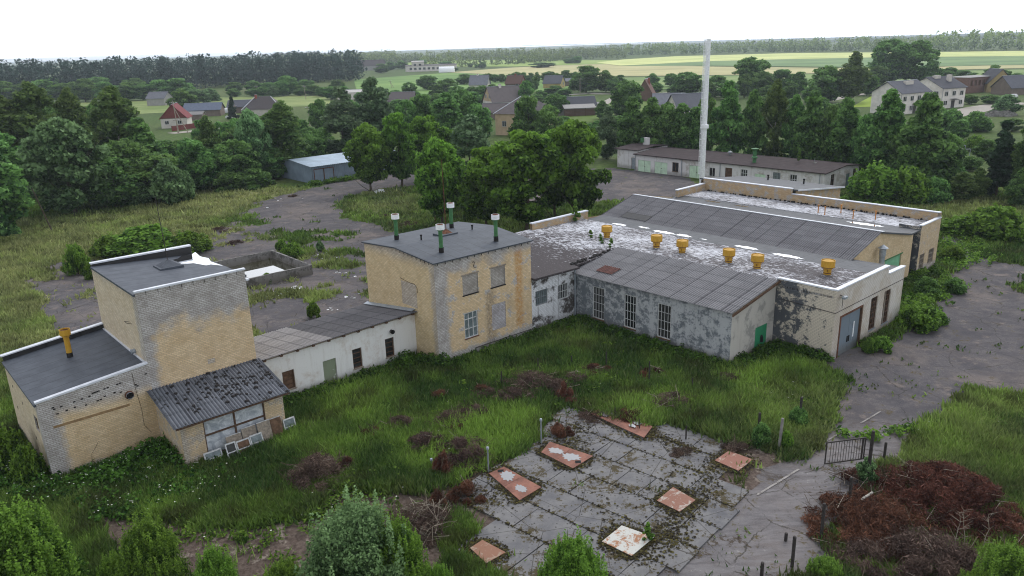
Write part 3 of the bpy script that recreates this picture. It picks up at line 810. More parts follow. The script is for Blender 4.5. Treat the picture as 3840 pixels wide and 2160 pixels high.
wall(mb, (28.3, -19.05), (20.25, -19.05), 4.4, 5.2, 5.2, m_par); wall(mb, (20.25, -19.05), (20.25, -14.75), 4.4, 5.2, 5.2, m_par)
mb.build('wall', r)
window(r, o, A, B, ops[1], 4, 6, 'frame_wood', 'glass_dusty', .12, .05, 'grey_metal'); window(r, o, A, B, ops[2], 4, 6, 'frame_wood', 'glass', .12, .05, 'grey_metal')
m_bd = plaster_mat('blue_grey_door', lin(112, 124, 134), lin(84, 88, 92), .63, 1.2, .03, .2)
for k, (s0, s1) in enumerate(((1.02, 2.6), (2.63, 4.22))):
    mb = MB(o); mb.box(20 + s0, 20 + s1, -19.2, -19.14, -.25, 3.0, m_bd); d_ = mb.build('door', r)
    mb = MB(o); mb.box(20 + (s1 - .16 if k == 0 else s0 + .06), 20 + (s1 - .06 if k == 0 else s0 + .16), -19.25, -19.2, .75, 1.2, MT['black']); mb.build('door_handle', d_)
    if k: mb = MB(o); mb.box(20 + 3.35, 20 + 3.5, -19.206, -19.2, .9, 2.1, MT['white_metal']); mb.box(20 + 3.2, 20 + 3.28, -19.206, -19.2, .5, 1.6, MT['galv']); mb.build('paper_notice', d_)
mb = MB(o); mb.box(20.85, 21.0, -19.34, -19.1, -.28, 3.16, MT['rust']); mb.box(24.25, 24.4, -19.34, -19.1, -.28, 3.16, MT['frame_wood']); mb.box(21.0, 24.25, -19.34, -19.1, 3.02, 3.16, MT['rust']); mb.build('door_frame', r)
mb = MB(o); mb.tube((20.44, -19.3, 4.85), (20.44, -19.62, 4.75), .03, .03, MT['dark_metal'], 6); mb.box(20.3, 20.75, -19.75, -19.5, 4.62, 4.78, MT['galv']); mb.tube((20.3, -19.6, 4.7), (20.3, -19.6, 4.0), .02, .02, MT['dark_metal'], 6); mb.build('wall_lamp', r)
mb = MB(o)
for a, b in (((20, -19.33, 3.6), (31.3, -19.33, 3.6)), ((19.97, -15.2, 3.75), (19.97, -19.33, 3.6))): mb.tube(a, b, .022, .022, MT['dark_metal'], 6)
mb.build('wall_cable', r)
mb = MB(o)
m_f2 = flaky_mat('flaky_roof_white', .487, (1, -6, -17, -.04))
mb.slab([(20.0, -19.06, 4.78), (27.3, -19.06, 4.72), (27.3, 11.48, 4.72), (20.0, 11.48, 4.8)], .15, m_f2)
mb.slab([(27.3, -19.06, 4.72), (31.2, -19.06, 4.46), (31.2, -15.2, 4.46), (27.3, -15.2, 4.72)], .15, MT['felt_hall'])
mb.slab([(27.3, -15.2, 4.72), (27.9, -15.2, 4.52), (27.9, 11.48, 4.52), (27.3, 11.48, 4.72)], .15, MT['felt_hall']); mb.slab([(27.9, -15.2, 4.52), (30.75, -15.2, 4.52), (30.75, 11.48, 4.52), (27.9, 11.48, 4.52)], .15, MT['felt_hall'])
rf = mb.build('roof', r)
zz = lambda p: 4.53
for (u, y, a, b) in ((28.3, 7.3, .3, 1.0), (28.5, 1.9, .38, 1.35), (28.65, -.35, .35, .95), (28.7, -2.4, .14, .5), (28.6, -6.9, .35, 1.25), (28.4, -10.9, .4, 1.4), (28.9, 4.6, .2, .7)):
    puddle(rf, o, [(u + (a + R.uniform(-.1, .1)) * math.cos(t_), y + b * math.sin(t_) * R.uniform(.85, 1.1)) for t_ in np.linspace(0, 2 * math.pi, 9)[:-1]], 0, slope=zz)
mb = MB(o)
coping(mb, (20, -19.3), (28.3, -19.3), 5.2, 5.22, .3, .1); coping(mb, (28.36, -19.3), (31.35, -19.3), 4.6, 4.55, .3, .1)
coping(mb, (20, -14.8), (20, -19.0), 5.2, 5.2, .3, .1); mb.build('coping', r); mb = MB(o); coping(mb, (28, 11.5), (20, 11.5), 5.4, 5.4, .35, .1)
mb.build('coping', r)
for (u, y) in ((22.7, 4.0), (22.86, -1.6), (22.83, -4.34), (22.86, -8.86), (22.83, -11.45), (24.9, -16.15)):
    mb = MB(o); c = (u, y, 4.74)
    mb.lathe(c, [(.28, -.02), (.28, .42), (.26, .43)], MT['yellow_vent'], 18); mb.lathe(c, [(.292, .1), (.292, .16)], MT['rust'], 18)
    v = mb.build('roof_vent', r)
    mb = MB(o); mb.lathe(c, [(.26, .42), (.34, .44), (.36, .52), (.5, .56), (.5, 1.1), (.48, 1.1), (.46, 1.0), (.26, .98)], MT['yellow_vent'], 22); mb.lathe(c, [(.42, 1.04), (.0, 1.18)], MT['yellow_vent'], 20)
    mb.lathe(c, [(.506, .57), (.506, .61)], MT['rust'], 22)
    for k in range(4):
        a = k * math.pi / 2 + .4; mb.tube((u + .27 * math.cos(a), y + .27 * math.sin(a), 5.2), (u + .33 * math.cos(a), y + .33 * math.sin(a), 5.0), .02, .02, MT['rust'], 5)
    mb.build('vent_cap', v)

# sawtooth hall -----------------------------------------------------------------
r, o = broot('pitched_roof_hall', 30.7, -15.2, 'hall with one long grey corrugated slope, beige gable end and silver flue', 'building')
mb = MB(o)
A = (30.7, -15.2)
wall(mb, (31.3, -15.2), (35.9, -15.2), -.3, 4.6, 5.86, m_gable); wall(mb, (35.9, -15.2), (43.3, -15.2), -.3, 5.86, 4.45, m_gable, [(1.75, 5.25, -.28, 2.95)])
wall(mb, (43.3, -15.2), (43.3, -13.4), -.3, 4.4, 4.4, m_halls); wall(mb, (43.3, -13.4), (44.4, -13.4), -.3, 4.4, 4.4, m_halls)
mb.build('wall', r); mb = MB(o)
wall(mb, (35.9, 11.5), (30.7, 11.5), -.3, 5.86, 4.45, m_gable); wall(mb, (44.4, 11.5), (35.9, 11.5), -.3, 4.4, 5.86, m_gable)
mb.build('wall', r)
mb = MB(o); mb.box(37.68, 41.12, -15.1, -15.05, -.28, 2.93, plain('mint_door', lin(112, 168, 132), .7, .3, 0, .15, 1.5)); mb.build('door', r)
mb = MB(o); mb.box(37.5, 41.3, -15.26, -15.18, 2.95, 3.05, MT['green_pipe']); mb.build('door_frame', r)
mb = MB(o)
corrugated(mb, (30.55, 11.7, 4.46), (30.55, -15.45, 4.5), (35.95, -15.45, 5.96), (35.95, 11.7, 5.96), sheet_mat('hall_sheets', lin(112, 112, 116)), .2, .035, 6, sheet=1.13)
rs = mb.build('sheet_roof', r)
mb = MB(o); mb.slab([(30.9, 9.3, 4.62), (30.9, 6.0, 4.62), (32.0, 6.0, 4.94), (32.0, 9.3, 4.94)], .01, MT['felt_black']); mb.build('felt_patch', rs)
mb = MB(o)
mb.slab([(35.9, -15.4, 5.93), (42.4, -15.4, 4.6), (42.4, 11.6, 4.6), (35.9, 11.6, 5.93)], .14, MT['felt_hall']); mb.slab([(42.4, -15.4, 4.6), (44.45, -15.4, 4.6), (44.45, 11.6, 4.6), (42.4, 11.6, 4.6)], .14, MT['felt_hall'])
rf = mb.build('felt_roof', r)
for (u, y, a, b) in ((43.4, -10.6, .45, 1.9), (43.6, 6.6, .35, 1.2), (43.5, 2.8, .3, 1.0)):
    puddle(rf, o, [(u + a * math.cos(t_), y + b * math.sin(t_) * R.uniform(.8, 1.1)) for t_ in np.linspace(0, 2 * math.pi, 9)[:-1]], 0, slope=lambda p: 4.612)
mb = MB(o); mb.hexa([(35.8, -15.46, 5.95), (36.25, -15.46, 5.9), (36.25, 11.72, 5.9), (35.8, 11.72, 5.95)], [(35.8, -15.46, 6.0), (36.25, -15.46, 5.95), (36.25, 11.72, 5.95), (35.8, 11.72, 6.0)], MT['coping']); mb.build('ridge_flashing', r)
mb = MB(o); mb.lathe((35.6, -15.75, 0), [(.22, -.3), (.22, 4.1), (.19, 4.12)], MT['galv'], 16)
fl = mb.build('flue', r)
mb = MB(o); mb.lathe((35.6, -15.75, 0), [(.27, 4.0), (.27, 4.55)], MT['galv'], 16); mb.lathe((35.6, -15.75, 0), [(.25, 4.6), (.42, 4.62), (.42, 4.64), (.0, 4.95)], MT['galv'], 16)
for k in range(4): mb.tube((35.6 + .24 * math.cos(k * 1.57), -15.75 + .24 * math.sin(k * 1.57), 4.5), (35.6 + .3 * math.cos(k * 1.57), -15.75 + .3 * math.sin(k * 1.57), 4.66), .012, .012, MT['dark_metal'], 5)
mb.build('flue_cap', fl)

# far wing ----------------------------------------------------------------------
r, o = broot('flaking_white_roof_wing', 44.4, -15.45, 'narrow far wing of the factory with flaking white roof and brick parapets', 'building')
A = (44.4, -15.45); B = (49, -15.45)
ops = [(.45, 1.6, .62, 2.1), (2.55, 3.85, .76, 2.2)]
mb = MB(o)
wall(mb, A, B, -.3, 4.95, 5.0, m_wing, ops, .18); wall(mb, (44.4, -13.4), (44.4, -15.45), -.3, 4.9, 4.9, m_halls)
wall(mb, B, (49, 11.4), -.3, 5.5, 5.5, m_par); wall(mb, (48.7, 0), (48.7, -15.2), 4.4, 5.45, 5.45, m_par); wall(mb, (48.7, 11.4), (48.7, 0), 4.4, 6.05, 6.05, m_par); wall(mb, (49, 0), (49, 11.4), 5.4, 6.05, 6.05, m_par)
wall(mb, (48.7, 0), (49, 0), 5.4, 6.05, 6.05, m_par)
wall(mb, (49, 11.4), (43.2, 11.4), -.3, 5.5, 5.4, m_par); wall(mb, (43.2, 11.1), (48.7, 11.1), 4.4, 5.4, 5.45, m_par); wall(mb, (43.2, 11.4), (43.2, 11.1), 4.4, 5.4, 5.4, m_par)
wall(mb, (48.7, -15.2), (44.6, -15.2), 4.4, 4.98, 4.93, m_par)
mb.build('wall', r)
window(r, o, A, B, ops[0], 4, 3, 'frame_old', 'glass_dusty', .1, .06); window(r, o, A, B, ops[1], 4, 3, 'frame_old', 'glass_dusty', .1, .06)
mb = MB(o)
mb.slab([(44.4, -15.2, 4.62), (48.7, -15.2, 4.62), (48.7, 11.1, 4.66), (44.4, 11.1, 4.66)], .15, flaky_mat('flaky_roof_whitest', .475))
rf = mb.build('roof', r)
mb = MB(o)
for k in range(150):
    y = -15 + R.random() * 26; s_ = .04 + R.random() * .09
    mb.lathe((48.6 - R.random() * .18, y, 4.64), [(s_, -.02), (s_ * .8, s_), (0, s_ * 1.6)], MT['soot'], 6)
tag(mb.build('moss', rf), kind='stuff')
mb = MB(o)
coping(mb, (44.5, -15.45), (49.0, -15.45), 4.93, 4.98, .3, .09); coping(mb, (49, -15.4), (49, -.05), 5.48, 5.48, .34, .08); coping(mb, (49, -.05), (49, 11.45), 6.05, 6.05, .34, .08); coping(mb, (48.6, 11.4), (43.15, 11.4), 5.45, 5.4, .35, .09)
mb.build('coping', r)
for (u, y) in ((45.16, -5.0), (44.75, -5.92), (46.6, -6.71), (44.8, -8.81), (45.9, -10.53)):
    mb = MB(o); mb.tube((u, y, 4.6), (u, y, 5.45), .055, .055, plain('orange_pipe', lin(190, 130, 70)) if 'op' not in MT else MT['op'], 8); MT['op'] = mb.mats[0]; mb.lathe((u, y, 0), [(.1, 5.42), (.1, 5.5), (0, 5.52)], MT['op'], 8); mb.build('vent_pipe', r)

# rear annex ----------------------------------------------------------------------
r, o = broot('rear_annex', 49.1, -.3, 'low rear annex with plain grey roof and two black stub pipes, farthest from view', 'building')
mb = MB(o)
wall(mb, (49.1, -.3), (59.8, -.3), -.3, 5.8, 4.65, m_par); wall(mb, (59.8, -.3), (59.8, 12), -.3, 4.65, 4.65, m_par); wall(mb, (59.8, 12), (49.1, 12), -.3, 4.65, 5.8, m_par)
mb.build('wall', r)
mb = MB(o); mb.slab([(49.05, -.6, 5.98), (60.1, -.6, 4.8), (60.1, 12.2, 4.8), (49.05, 12.2, 5.98)], .14, MT['felt_hall']); mb.build('roof', r)
mb = MB(o); mb.slab([(49.05, -.66, 6.0), (60.15, -.66, 4.82), (60.15, -.58, 4.82), (49.05, -.58, 6.0)], .16, MT['coping']); mb.build('eave_trim', r)
for X, Y in ((1546, 650), (1875, 690)):
    P = G((2250 + X / 2.4533) / K, (400 + (Y + 12) / 2.4533) / K, 5.2); u, y = UY(P)
    mb = MB(o); zb = 5.98 - (u - 49.05) * .107; mb.lathe((u, y, 0), [(.09, zb - .1), (.09, zb + .5), (.14, zb + .5), (.14, zb + .62), (0, zb + .64)], MT['black'], 10); mb.build('vent_pipe', r)

# chimney ---------------------------------------------------------------------
P = G(2632 / K, 714 / K)
HC = hgt(P, 2658 / K, 145 / K)
r = empty('steel_chimney', P, TH); tag(r, 'very tall slender white steel chimney with a caged ladder up its left side', 'chimney')
mb = MB(); mb.lathe((0, 0, 0), [(.33, 0), (.31, HC), (.28, HC), (.28, HC - .4)], MT['white_metal'], 24)
mb.build('shaft', r, smooth=False)
mb = MB(); d = np.array([-math.cos(TH), math.sin(TH)]); n_ = np.array([math.sin(TH), math.cos(TH)]) * -1
for sgn in (-1, 1):
    c = d * .42 + n_ * .16 * sgn; mb.tube((*c, .6), (*c, HC - .1), .03, .03, MT['white_metal'], 5)
for z in np.arange(.8, HC - .1, .33):
    a = d * .42 + n_ * .16; b = d * .42 - n_ * .16; mb.tube((*a, z), (*b, z), .018, .018, MT['white_metal'], 4)
ld = mb.build('ladder', r)
mb = MB()
for z in np.arange(2.6, HC, .85):
    pr = None
    for k in range(9):
        a = -1.5 + 3.0 * k / 8; c = d * (.44 + .24 * math.cos(a)) + n_ * .24 * math.sin(a)
        if pr is not None: mb.hexa([(*pr, z), (*c, z), (*(c * 1.03), z), (*(pr * 1.03), z)], [(*pr, z + .06), (*c, z + .06), (*(c * 1.03), z + .06), (*(pr * 1.03), z + .06)], MT['white_metal'])
        pr = c
for a in (-1, 0, 1):
    c = d * (.44 + .24 * math.cos(a)) + n_ * .24 * math.sin(a); mb.tube((*c, 2.5), (*c, HC), .022, .022, MT['white_metal'], 4)
mb.build('ladder_cage', ld)
zb = hgt(P, (2250 + 975 / 2.4533) / K, (400 + 183 / 2.4533) / K)
mb = MB(); mb.lathe((0, 0, 0), [(.33, zb - .3), (.58, zb - .25), (.58, zb + .25), (.33, zb + .3)], MT['white_metal'], 20); mb.build('collar', r)

# long garage building ------------------------------------------------------------
m_gar = plaster_mat('garage_plaster', lin(212, 210, 210), lin(180, 174, 168), .56, .5, .06, .45, lin(120, 100, 88), None, False, 13.0)
r, o = broot('long_garage_building', 78.3, 10.8, 'long low white garage building with pale green gates and brown roof', 'garage')
A = (78.3, 46.0); B = (78.3, 10.8)
sv = lambda v0, v1, a, b: (46.0 + v0, 46.0 + v1, a, b)
gates = [sv(-45.3, -42.5, -.25, 1.98), sv(-41.65, -38.9, -.25, 1.98), sv(-34.4, -31.6, -.25, 2.0), sv(-22.2, -20.3, -.25, 1.8)]
wins = [(sv(-37.88, -36.58, .6, 2.2), 'glass', 'frame_wood', 2, 1), (sv(-30.5, -29.35, .55, 2.0), 'glass', 'frame_white', 2, 1), (sv(-27.48, -26.2, .5, 2.25), 'board', 'frame_wood', 3, 3), (sv(-24.62, -23.44, .5, 2.26), 'glass_dusty', 'frame_white', 3, 3), (sv(-19.05, -17.8, .7, 2.33), 'glass_pale', 'grey_metal', 5, 3), (sv(-16.25, -15.1, .8, 2.28), 'glass_dusty', 'frame_white', 3, 2)]
mb = MB(o)
wall(mb, A, B, -.3, 2.95, 2.95, m_gar, gates + [w_[0] for w_ in wins], .15)
rops = [(1.9, 3.0, .5, 2.5), (6.6, 7.9, -.25, 2.0), (9.0, 10.0, .5, 2.6)]
wall(mb, B, (84.5, 10.8), -.3, 2.95, 3.3, m_gar, rops[:1]); wall(mb, (84.5, 10.8), (89.2, 10.8), -.3, 3.3, 2.8, m_gar, [(.6, 1.9, -.25, 2.0), (2.8, 3.8, .5, 2.5)])
wall(mb, (89.2, 10.8), (89.2, 46), -.3, 2.8, 2.8, m_gar); wall(mb, (89.2, 46), A, -.3, 2.8, 2.95, m_gar)
mb.build('wall', r)
m_mint = plain('mint_gate', lin(192, 216, 190), .65, .3, 0, .12, 1.2)
for g in gates:
    mb = MB(o); obox(mb, A, np.array((0, -1.0)), np.array((-1.0, 0)), g[0] + .03, g[1] - .03, .06, .1, g[2] + .02, g[3] - .03, m_mint); gt = mb.build('garage_gate', r)
    mb = MB(o); c_ = (g[0] + g[1]) / 2; obox(mb, A, np.array((0, -1.0)), np.array((-1.0, 0)), c_ - .02, c_ + .02, .05, .06, g[2] + .05, g[3] - .06, MT['dark_metal']); obox(mb, A, np.array((0, -1.0)), np.array((-1.0, 0)), c_ - .05, c_ + .2, .03, .06, .85, .92, MT['dark_metal']); mb.build('gate_lock', gt)
for op, g, f, cc, rr in wins: window(r, o, A, B, op, cc, rr, f, g, .1, .07, 'frame_old')
window(r, o, B, (84.5, 10.8), rops[0], 2, 3, 'frame_wood', 'glass', .1, .06); window(r, o, (84.5, 10.8), (89.2, 10.8), (2.8, 3.8, .5, 2.5), 2, 3, 'frame_wood', 'glass', .1, .06)
mb = MB(o); mb.box(85.13, 86.37, 10.9, 10.94, -.25, 1.98, plain('teal_door', lin(96, 116, 116), .7)); mb.build('door', r)
mb = MB(o)
mb.slab([(77.9, 46.2, 3.0), (77.9, 10.5, 3.0), (84.5, 10.5, 3.45), (84.5, 46.2, 3.45)], .14, MT['felt_brown']); mb.slab([(84.5, 46.2, 3.45), (84.5, 10.5, 3.45), (89.5, 10.5, 2.95), (89.5, 46.2, 2.95)], .14, MT['felt_brown'])
rf = mb.build('roof', r)
for v_ in (46 - 45.9, 46 - 35.9, 46 - 28.4, 46 - 11.5):
    mb = MB(o); y_ = 46 - v_ if v_ < 1 else 46 - v_; mb.tube((78.2, y_, 2.9), (78.2, y_, -.2), .06, .06, MT['galv'], 8); mb.build('downpipe', r)
mb = MB(o); c = (80.4, 23.6, 3.1); mb.lathe(c, [(.3, 0), (.3, .75), (.5, .8), (.42, 1.0), (.3, 1.05), (.3, 1.9), (.45, 2.1), (.6, 2.2), (.6, 2.26), (0, 2.26)], MT['green_pipe'], 16); mb.build('roof_vent', r, smooth=False)
mb = MB(o); c = (83.9, 30.3, 3.4); mb.lathe(c, [(.2, 0), (.2, .3), (.42, .35), (.42, .5), (0, .75)], MT['grey_metal'], 12); mb.tube((83.9, 30.3, 4.1), (83.9, 30.3, 7.2), .03, .02, MT['dark_metal'], 5); mb.build('roof_vent', r)
mb = MB(o); mb.box(83.5, 83.9, 15.0, 15.4, 3.35, 3.55, MT['concrete']); mb.tube((83.7, 15.2, 3.5), (83.5, 15.3, 4.1), .05, .05, MT['grey_metal'], 6); mb.build('vent_pipe', r)

r, o = broot('garage_end_block', 79.6, 46.2, 'small higher end block of the white garages with a stub chimney', 'building')
mb = MB(o); A = (79.6, 51.2); B = (79.6, 46.25)
wall(mb, A, B, -.3, 3.4, 3.4, m_gar, [(3.3, 4.6, -.25, 2.0)]); wall(mb, (88, 51.2), A, -.3, 3.4, 3.4, m_gar); wall(mb, B, (88, 46.25), -.3, 3.4, 3.4, m_gar); mb.build('wall', r)
mb = MB(o); mb.box(79.7, 79.74, 46.62, 47.85, -.25, 1.98, MT['galv']); mb.build('door', r)
mb = MB(o); mb.slab([(79.2, 51.6, 3.46), (79.2, 46.1, 3.46), (84, 46.1, 3.8), (84, 51.6, 3.8)], .12, MT['felt_brown']); mb.slab([(84, 51.6, 3.8), (84, 46.1, 3.8), (88.3, 46.1, 3.5), (88.3, 51.6, 3.5)], .12, MT['felt_brown']); rf = mb.build('roof', r)
mb = MB(o); mb.box(84.4, 85.2, 48.2, 49.2, 3.6, 5.0, m_gar); ch = mb.build('chimney', r)
mb = MB(o); mb.box(83.9, 84.4, 48.9, 49.35, 4.2, 5.0, MT['green_pipe']); mb.build('fan_box', ch)

# blue metal shed -------------------------------------------------------------------
def corr_wall(mb, A, B, z0, zA, zB, m, pitch=.35, amp=.03):
    A = np.array(A, float); B = np.array(B, float); L = np.linalg.norm(B - A); d = (B - A) / L; n = np.array([d[1], -d[0]]); N = int(L / pitch) * 4
    for k in range(N):
        a = A + d * L * k / N + n * amp * (1 if k % 4 in (0, 1) else -1); b = A + d * L * (k + 1) / N + n * amp * (1 if (k + 1) % 4 in (0, 1) else -1)
        ta = zA + (zB - zA) * k / N; tb = zA + (zB - zA) * (k + 1) / N
        mb.face([(*a, z0), (*b, z0), (*b, tb), (*a, ta)], m)
r, o = broot('corrugated_metal_shed', 33.2, 80.4, 'blue grey corrugated metal shed with low gable roof and brown double doors', 'shed')
m_bl = plain('blue_sheet', lin(126, 140, 156), .55, .4, .1, .14, .6); m_blr = plain('blue_roof_sheet', lin(168, 184, 198), .45, .45, .15, .12, .5)
mb = MB(o)
corr_wall(mb, (33.2, 80.4), (52.5, 80.4), -.3, 2.95, 2.95, m_bl); corr_wall(mb, (33.2, 93.5), (33.2, 88), -.3, 2.75, 3.5, m_bl); corr_wall(mb, (33.2, 88), (33.2, 80.4), -.3, 3.5, 2.95, m_bl)
corr_wall(mb, (52.5, 80.4), (52.5, 93.5), -.3, 2.95, 2.75, m_bl)
mb.build('wall', r)
mb = MB(o); corrugated(mb, (32.8, 80.0, 3.0), (53, 80.0, 3.0), (53, 88, 3.62), (32.8, 88, 3.62), m_blr, .35, .03, 1); corrugated(mb, (53, 93.9, 2.8), (32.8, 93.9, 2.8), (32.8, 88, 3.62), (53, 88, 3.62), m_blr, .35, .03, 1)
mb.build('roof', r)
for s0 in (.35, 2.25):
    mb = MB(o); corr_wall(mb, (33.2 + s0, 80.3), (33.2 + s0 + 1.85, 80.3), -.2, 2.5, 2.5, m_bl, .5, .01); d_ = mb.build('door', r)
    mb = MB(o)
    for x in (s0 - .06, s0 + 1.8): mb.box(33.2 + x, 33.2 + x + .12, 80.22, 80.28, -.2, 2.5, MT['rust'])
    mb.box(33.2 + s0, 33.2 + s0 + 1.85, 80.22, 80.28, 2.42, 2.54, MT['rust']); mb.build('door_frame', d_)

# concrete basin --------------------------------------------------------------------
r, o = broot('concrete_basin', -.5, 30.4, 'rectangular concrete basin full of murky water behind the tower block', 'basin')
mb = MB(o); m_bas = plaster_mat('basin_concrete', lin(128, 126, 124), lin(84, 82, 80), .52, .8, .06, .6, lin(60, 58, 56))
x0, x1, y0, y1, t_ = -1.4, 5.5, 29.0, 38.1, .22
for a in ((x0, x1, y0, y0 + t_), (x0, x1, y1 - t_, y1), (x0, x0 + t_, y0 + t_, y1 - t_), (x1 - t_, x1, y0 + t_, y1 - t_)): mb.box(*a, -.3, 1.0, m_bas)
mb.build('basin_wall', r)
mb = MB(o); mb.face([(x0 + t_, y0 + t_, .14), (x1 - t_, y0 + t_, .14), (x1 - t_, y1 - t_, .14), (x0 + t_, y1 - t_, .14)], MT['pond']); mb.build('water', r)
# ------------------------------------------------------------------ ground masks (surface kinds, in ground metres)
def poly(pts):
    return np.array([G(x, y)[:2] for x, y in pts])


def sdist(x, y, P):
    """signed distance, positive inside"""
    n = len(P); d = np.full(x.shape, 1e9); ins = np.zeros(x.shape, bool)
    for i in range(n):
        ax, ay = P[i]; bx, by = P[(i + 1) % n]
        ex, ey = bx - ax, by - ay; L = ex * ex + ey * ey + 1e-9
        t = np.clip(((x - ax) * ex + (y - ay) * ey) / L, 0, 1)
        d = np.minimum(d, np.hypot(x - ax - t * ex, y - ay - t * ey))
        c = ((ay > y) != (by > y)) & (x < ex * (y - ay) / (by - ay + 1e-12) + ax)
        ins ^= c
    return np.where(ins, d, -d)


ASPH = [  # outline, solidity
    ([(50, 700), (110, 672), (240, 640), (300, 700), (470, 640), (560, 560), (650, 512), (760, 488), (900, 560), (1040, 600), (1040, 660), (940, 800), (640, 880), (640, 760), (250, 860), (150, 850), (90, 760)], .66),
    ([(640, 512), (740, 482), (880, 452), (1040, 432), (1075, 462), (960, 476), (880, 492), (850, 515), (880, 548), (1010, 590), (1000, 620), (900, 590), (800, 560), (720, 530)], .86),
    ([(480, 760), (640, 850), (930, 770), (930, 700), (640, 740)], .74),
    ([(1040, 432), (1300, 425), (1550, 422), (1720, 440), (1790, 475), (1720, 500), (1520, 505), (1300, 520), (1060, 470)], .8),
    ([(2105, 940), (2085, 905), (2270, 820), (2330, 770), (2390, 690), (2360, 585), (2385, 575), (2470, 640), (2600, 680), (2620, 985), (2450, 985), (2330, 1040), (2290, 1080), (2200, 1030), (2130, 985)], .87),
    ([(2070, 1095), (2120, 1030), (2120, 960), (2250, 920), (2440, 960), (2360, 1050), (2290, 1130), (2190, 1210), (2080, 1330), (1980, 1500), (1380, 1500), (1700, 1320), (1900, 1205), (2050, 1115)], 1.1),
]
ASPH = [(poly(p), s) for p, s in ASPH]
DIRT = [  # trodden earth and broken paving
    ([(190, 1285), (330, 1295), (620, 1340), (780, 1290), (810, 1220), (1000, 1245), (1120, 1260), (1140, 1500), (400, 1500), (230, 1350)], .92),
    ([(1090, 1240), (1500, 1040), (1990, 1130), (2000, 1200), (1700, 1500), (1280, 1500)], .8),
    ([(1960, 1130), (2080, 1110), (2090, 1150), (1960, 1200)], .7),
    ([(40, 1000), (0, 1080), (0, 1030), (20, 990)], .8),
]
DIRT = [(poly(p), s) for p, s in DIRT]
DRY = [  # where the grass is yellowish
    ([(-80, 1100), (-80, 560), (300, 530), (640, 450), (760, 480), (640, 520), (560, 560), (930, 700), (930, 780), (640, 860), (250, 860), (60, 900)], .8),
    ([(850, 520), (880, 480), (1040, 470), (1100, 540), (1000, 590)], .45),
    ([(2100, 560), (2370, 480), (2600, 520), (2600, 600), (2380, 580)], .5),
    ([(1950, 1000), (2200, 960), (2240, 1010), (2080, 1120)], .6),
    ([(1520, 500), (1760, 480), (1740, 440), (1540, 430)], .5),
    ([(2300, 1010), (2600, 960), (2600, 1050), (2240, 1160)], .35),
]
DRY = [(poly(p), s) for p, s in DRY]
LUSH = [([(1480, 960), (2060, 930), (2090, 1010), (1900, 1090), (1600, 1030)], .8), ([(2290, 1080), (2600, 1010), (2600, 1250), (2400, 1160)], .9), ([(740, 1000), (1040, 910), (1040, 1000), (900, 1160), (760, 1130)], .6), ([(1050, 1080), (1250, 1010), (1360, 1030), (1200, 1190), (1020, 1190)], .9)]
LUSH = [(poly(p), s) for p, s in LUSH]


LANE = [(poly([(2140, 1080), (2290, 1060), (2220, 1160), (2130, 1250), (1990, 1500), (1480, 1500), (1700, 1335), (1900, 1215), (2060, 1120)]), 1.0)]
def masks(x, y):
    n1 = fbm(x, y, 5.0, 3, 5); n2 = fbm(x, y, 1.3, 11, 3)
    br = (n1 - .5) * 1.35 + (n2 - .5) * .85
    def acc(lst, soft):
        m = np.zeros_like(x)
        for P, s in lst:
            lo = P.min(0) - 6; hi = P.max(0) + 6
            k = (x > lo[0]) & (x < hi[0]) & (y > lo[1]) & (y < hi[1])
            if not k.any(): continue
            v = np.zeros_like(x); v[k] = s * np.clip(sdist(x[k], y[k], P) / soft + .5, 0, 1)
            m = np.maximum(m, v)
        return m
    a = acc(ASPH, 2.4); d = acc(DIRT, 2.0)
    asph = np.clip((a - .5 + br * np.where(a < .8, .95, .7) * (a > .02)) / .12 + .5, 0, 1) * (a > .02)
    dirt = np.clip((d - .5 + br * .45 * (d > .02)) / .25 + .5, 0, 1) * (d > .02)
    dry = np.clip(acc(DRY, 6.0) + (fbm(x, y, 7, 23, 3) - .5) * .9, 0, 1)
    lush = np.clip(acc(LUSH, 5.0) + (fbm(x, y, 4, 31, 3) - .5) * .8, 0, 1)
    return asph, dirt, dry, lush


def axis(lo, hi, f, ends):
    """fine spacing f(x) between lo and hi, then geometric growth out to ends"""
    v = [lo]
    while v[-1] < hi: v.append(v[-1] + f(v[-1]))
    s = f(lo); a = [lo]
    while a[-1] > ends[0]: s *= 1.35; a.append(a[-1] - s)
    s = f(hi); b = [v[-1]]
    while b[-1] < ends[1]: s *= 1.35; b.append(b[-1] + s)
    return np.array(a[:0:-1] + v + b[1:])


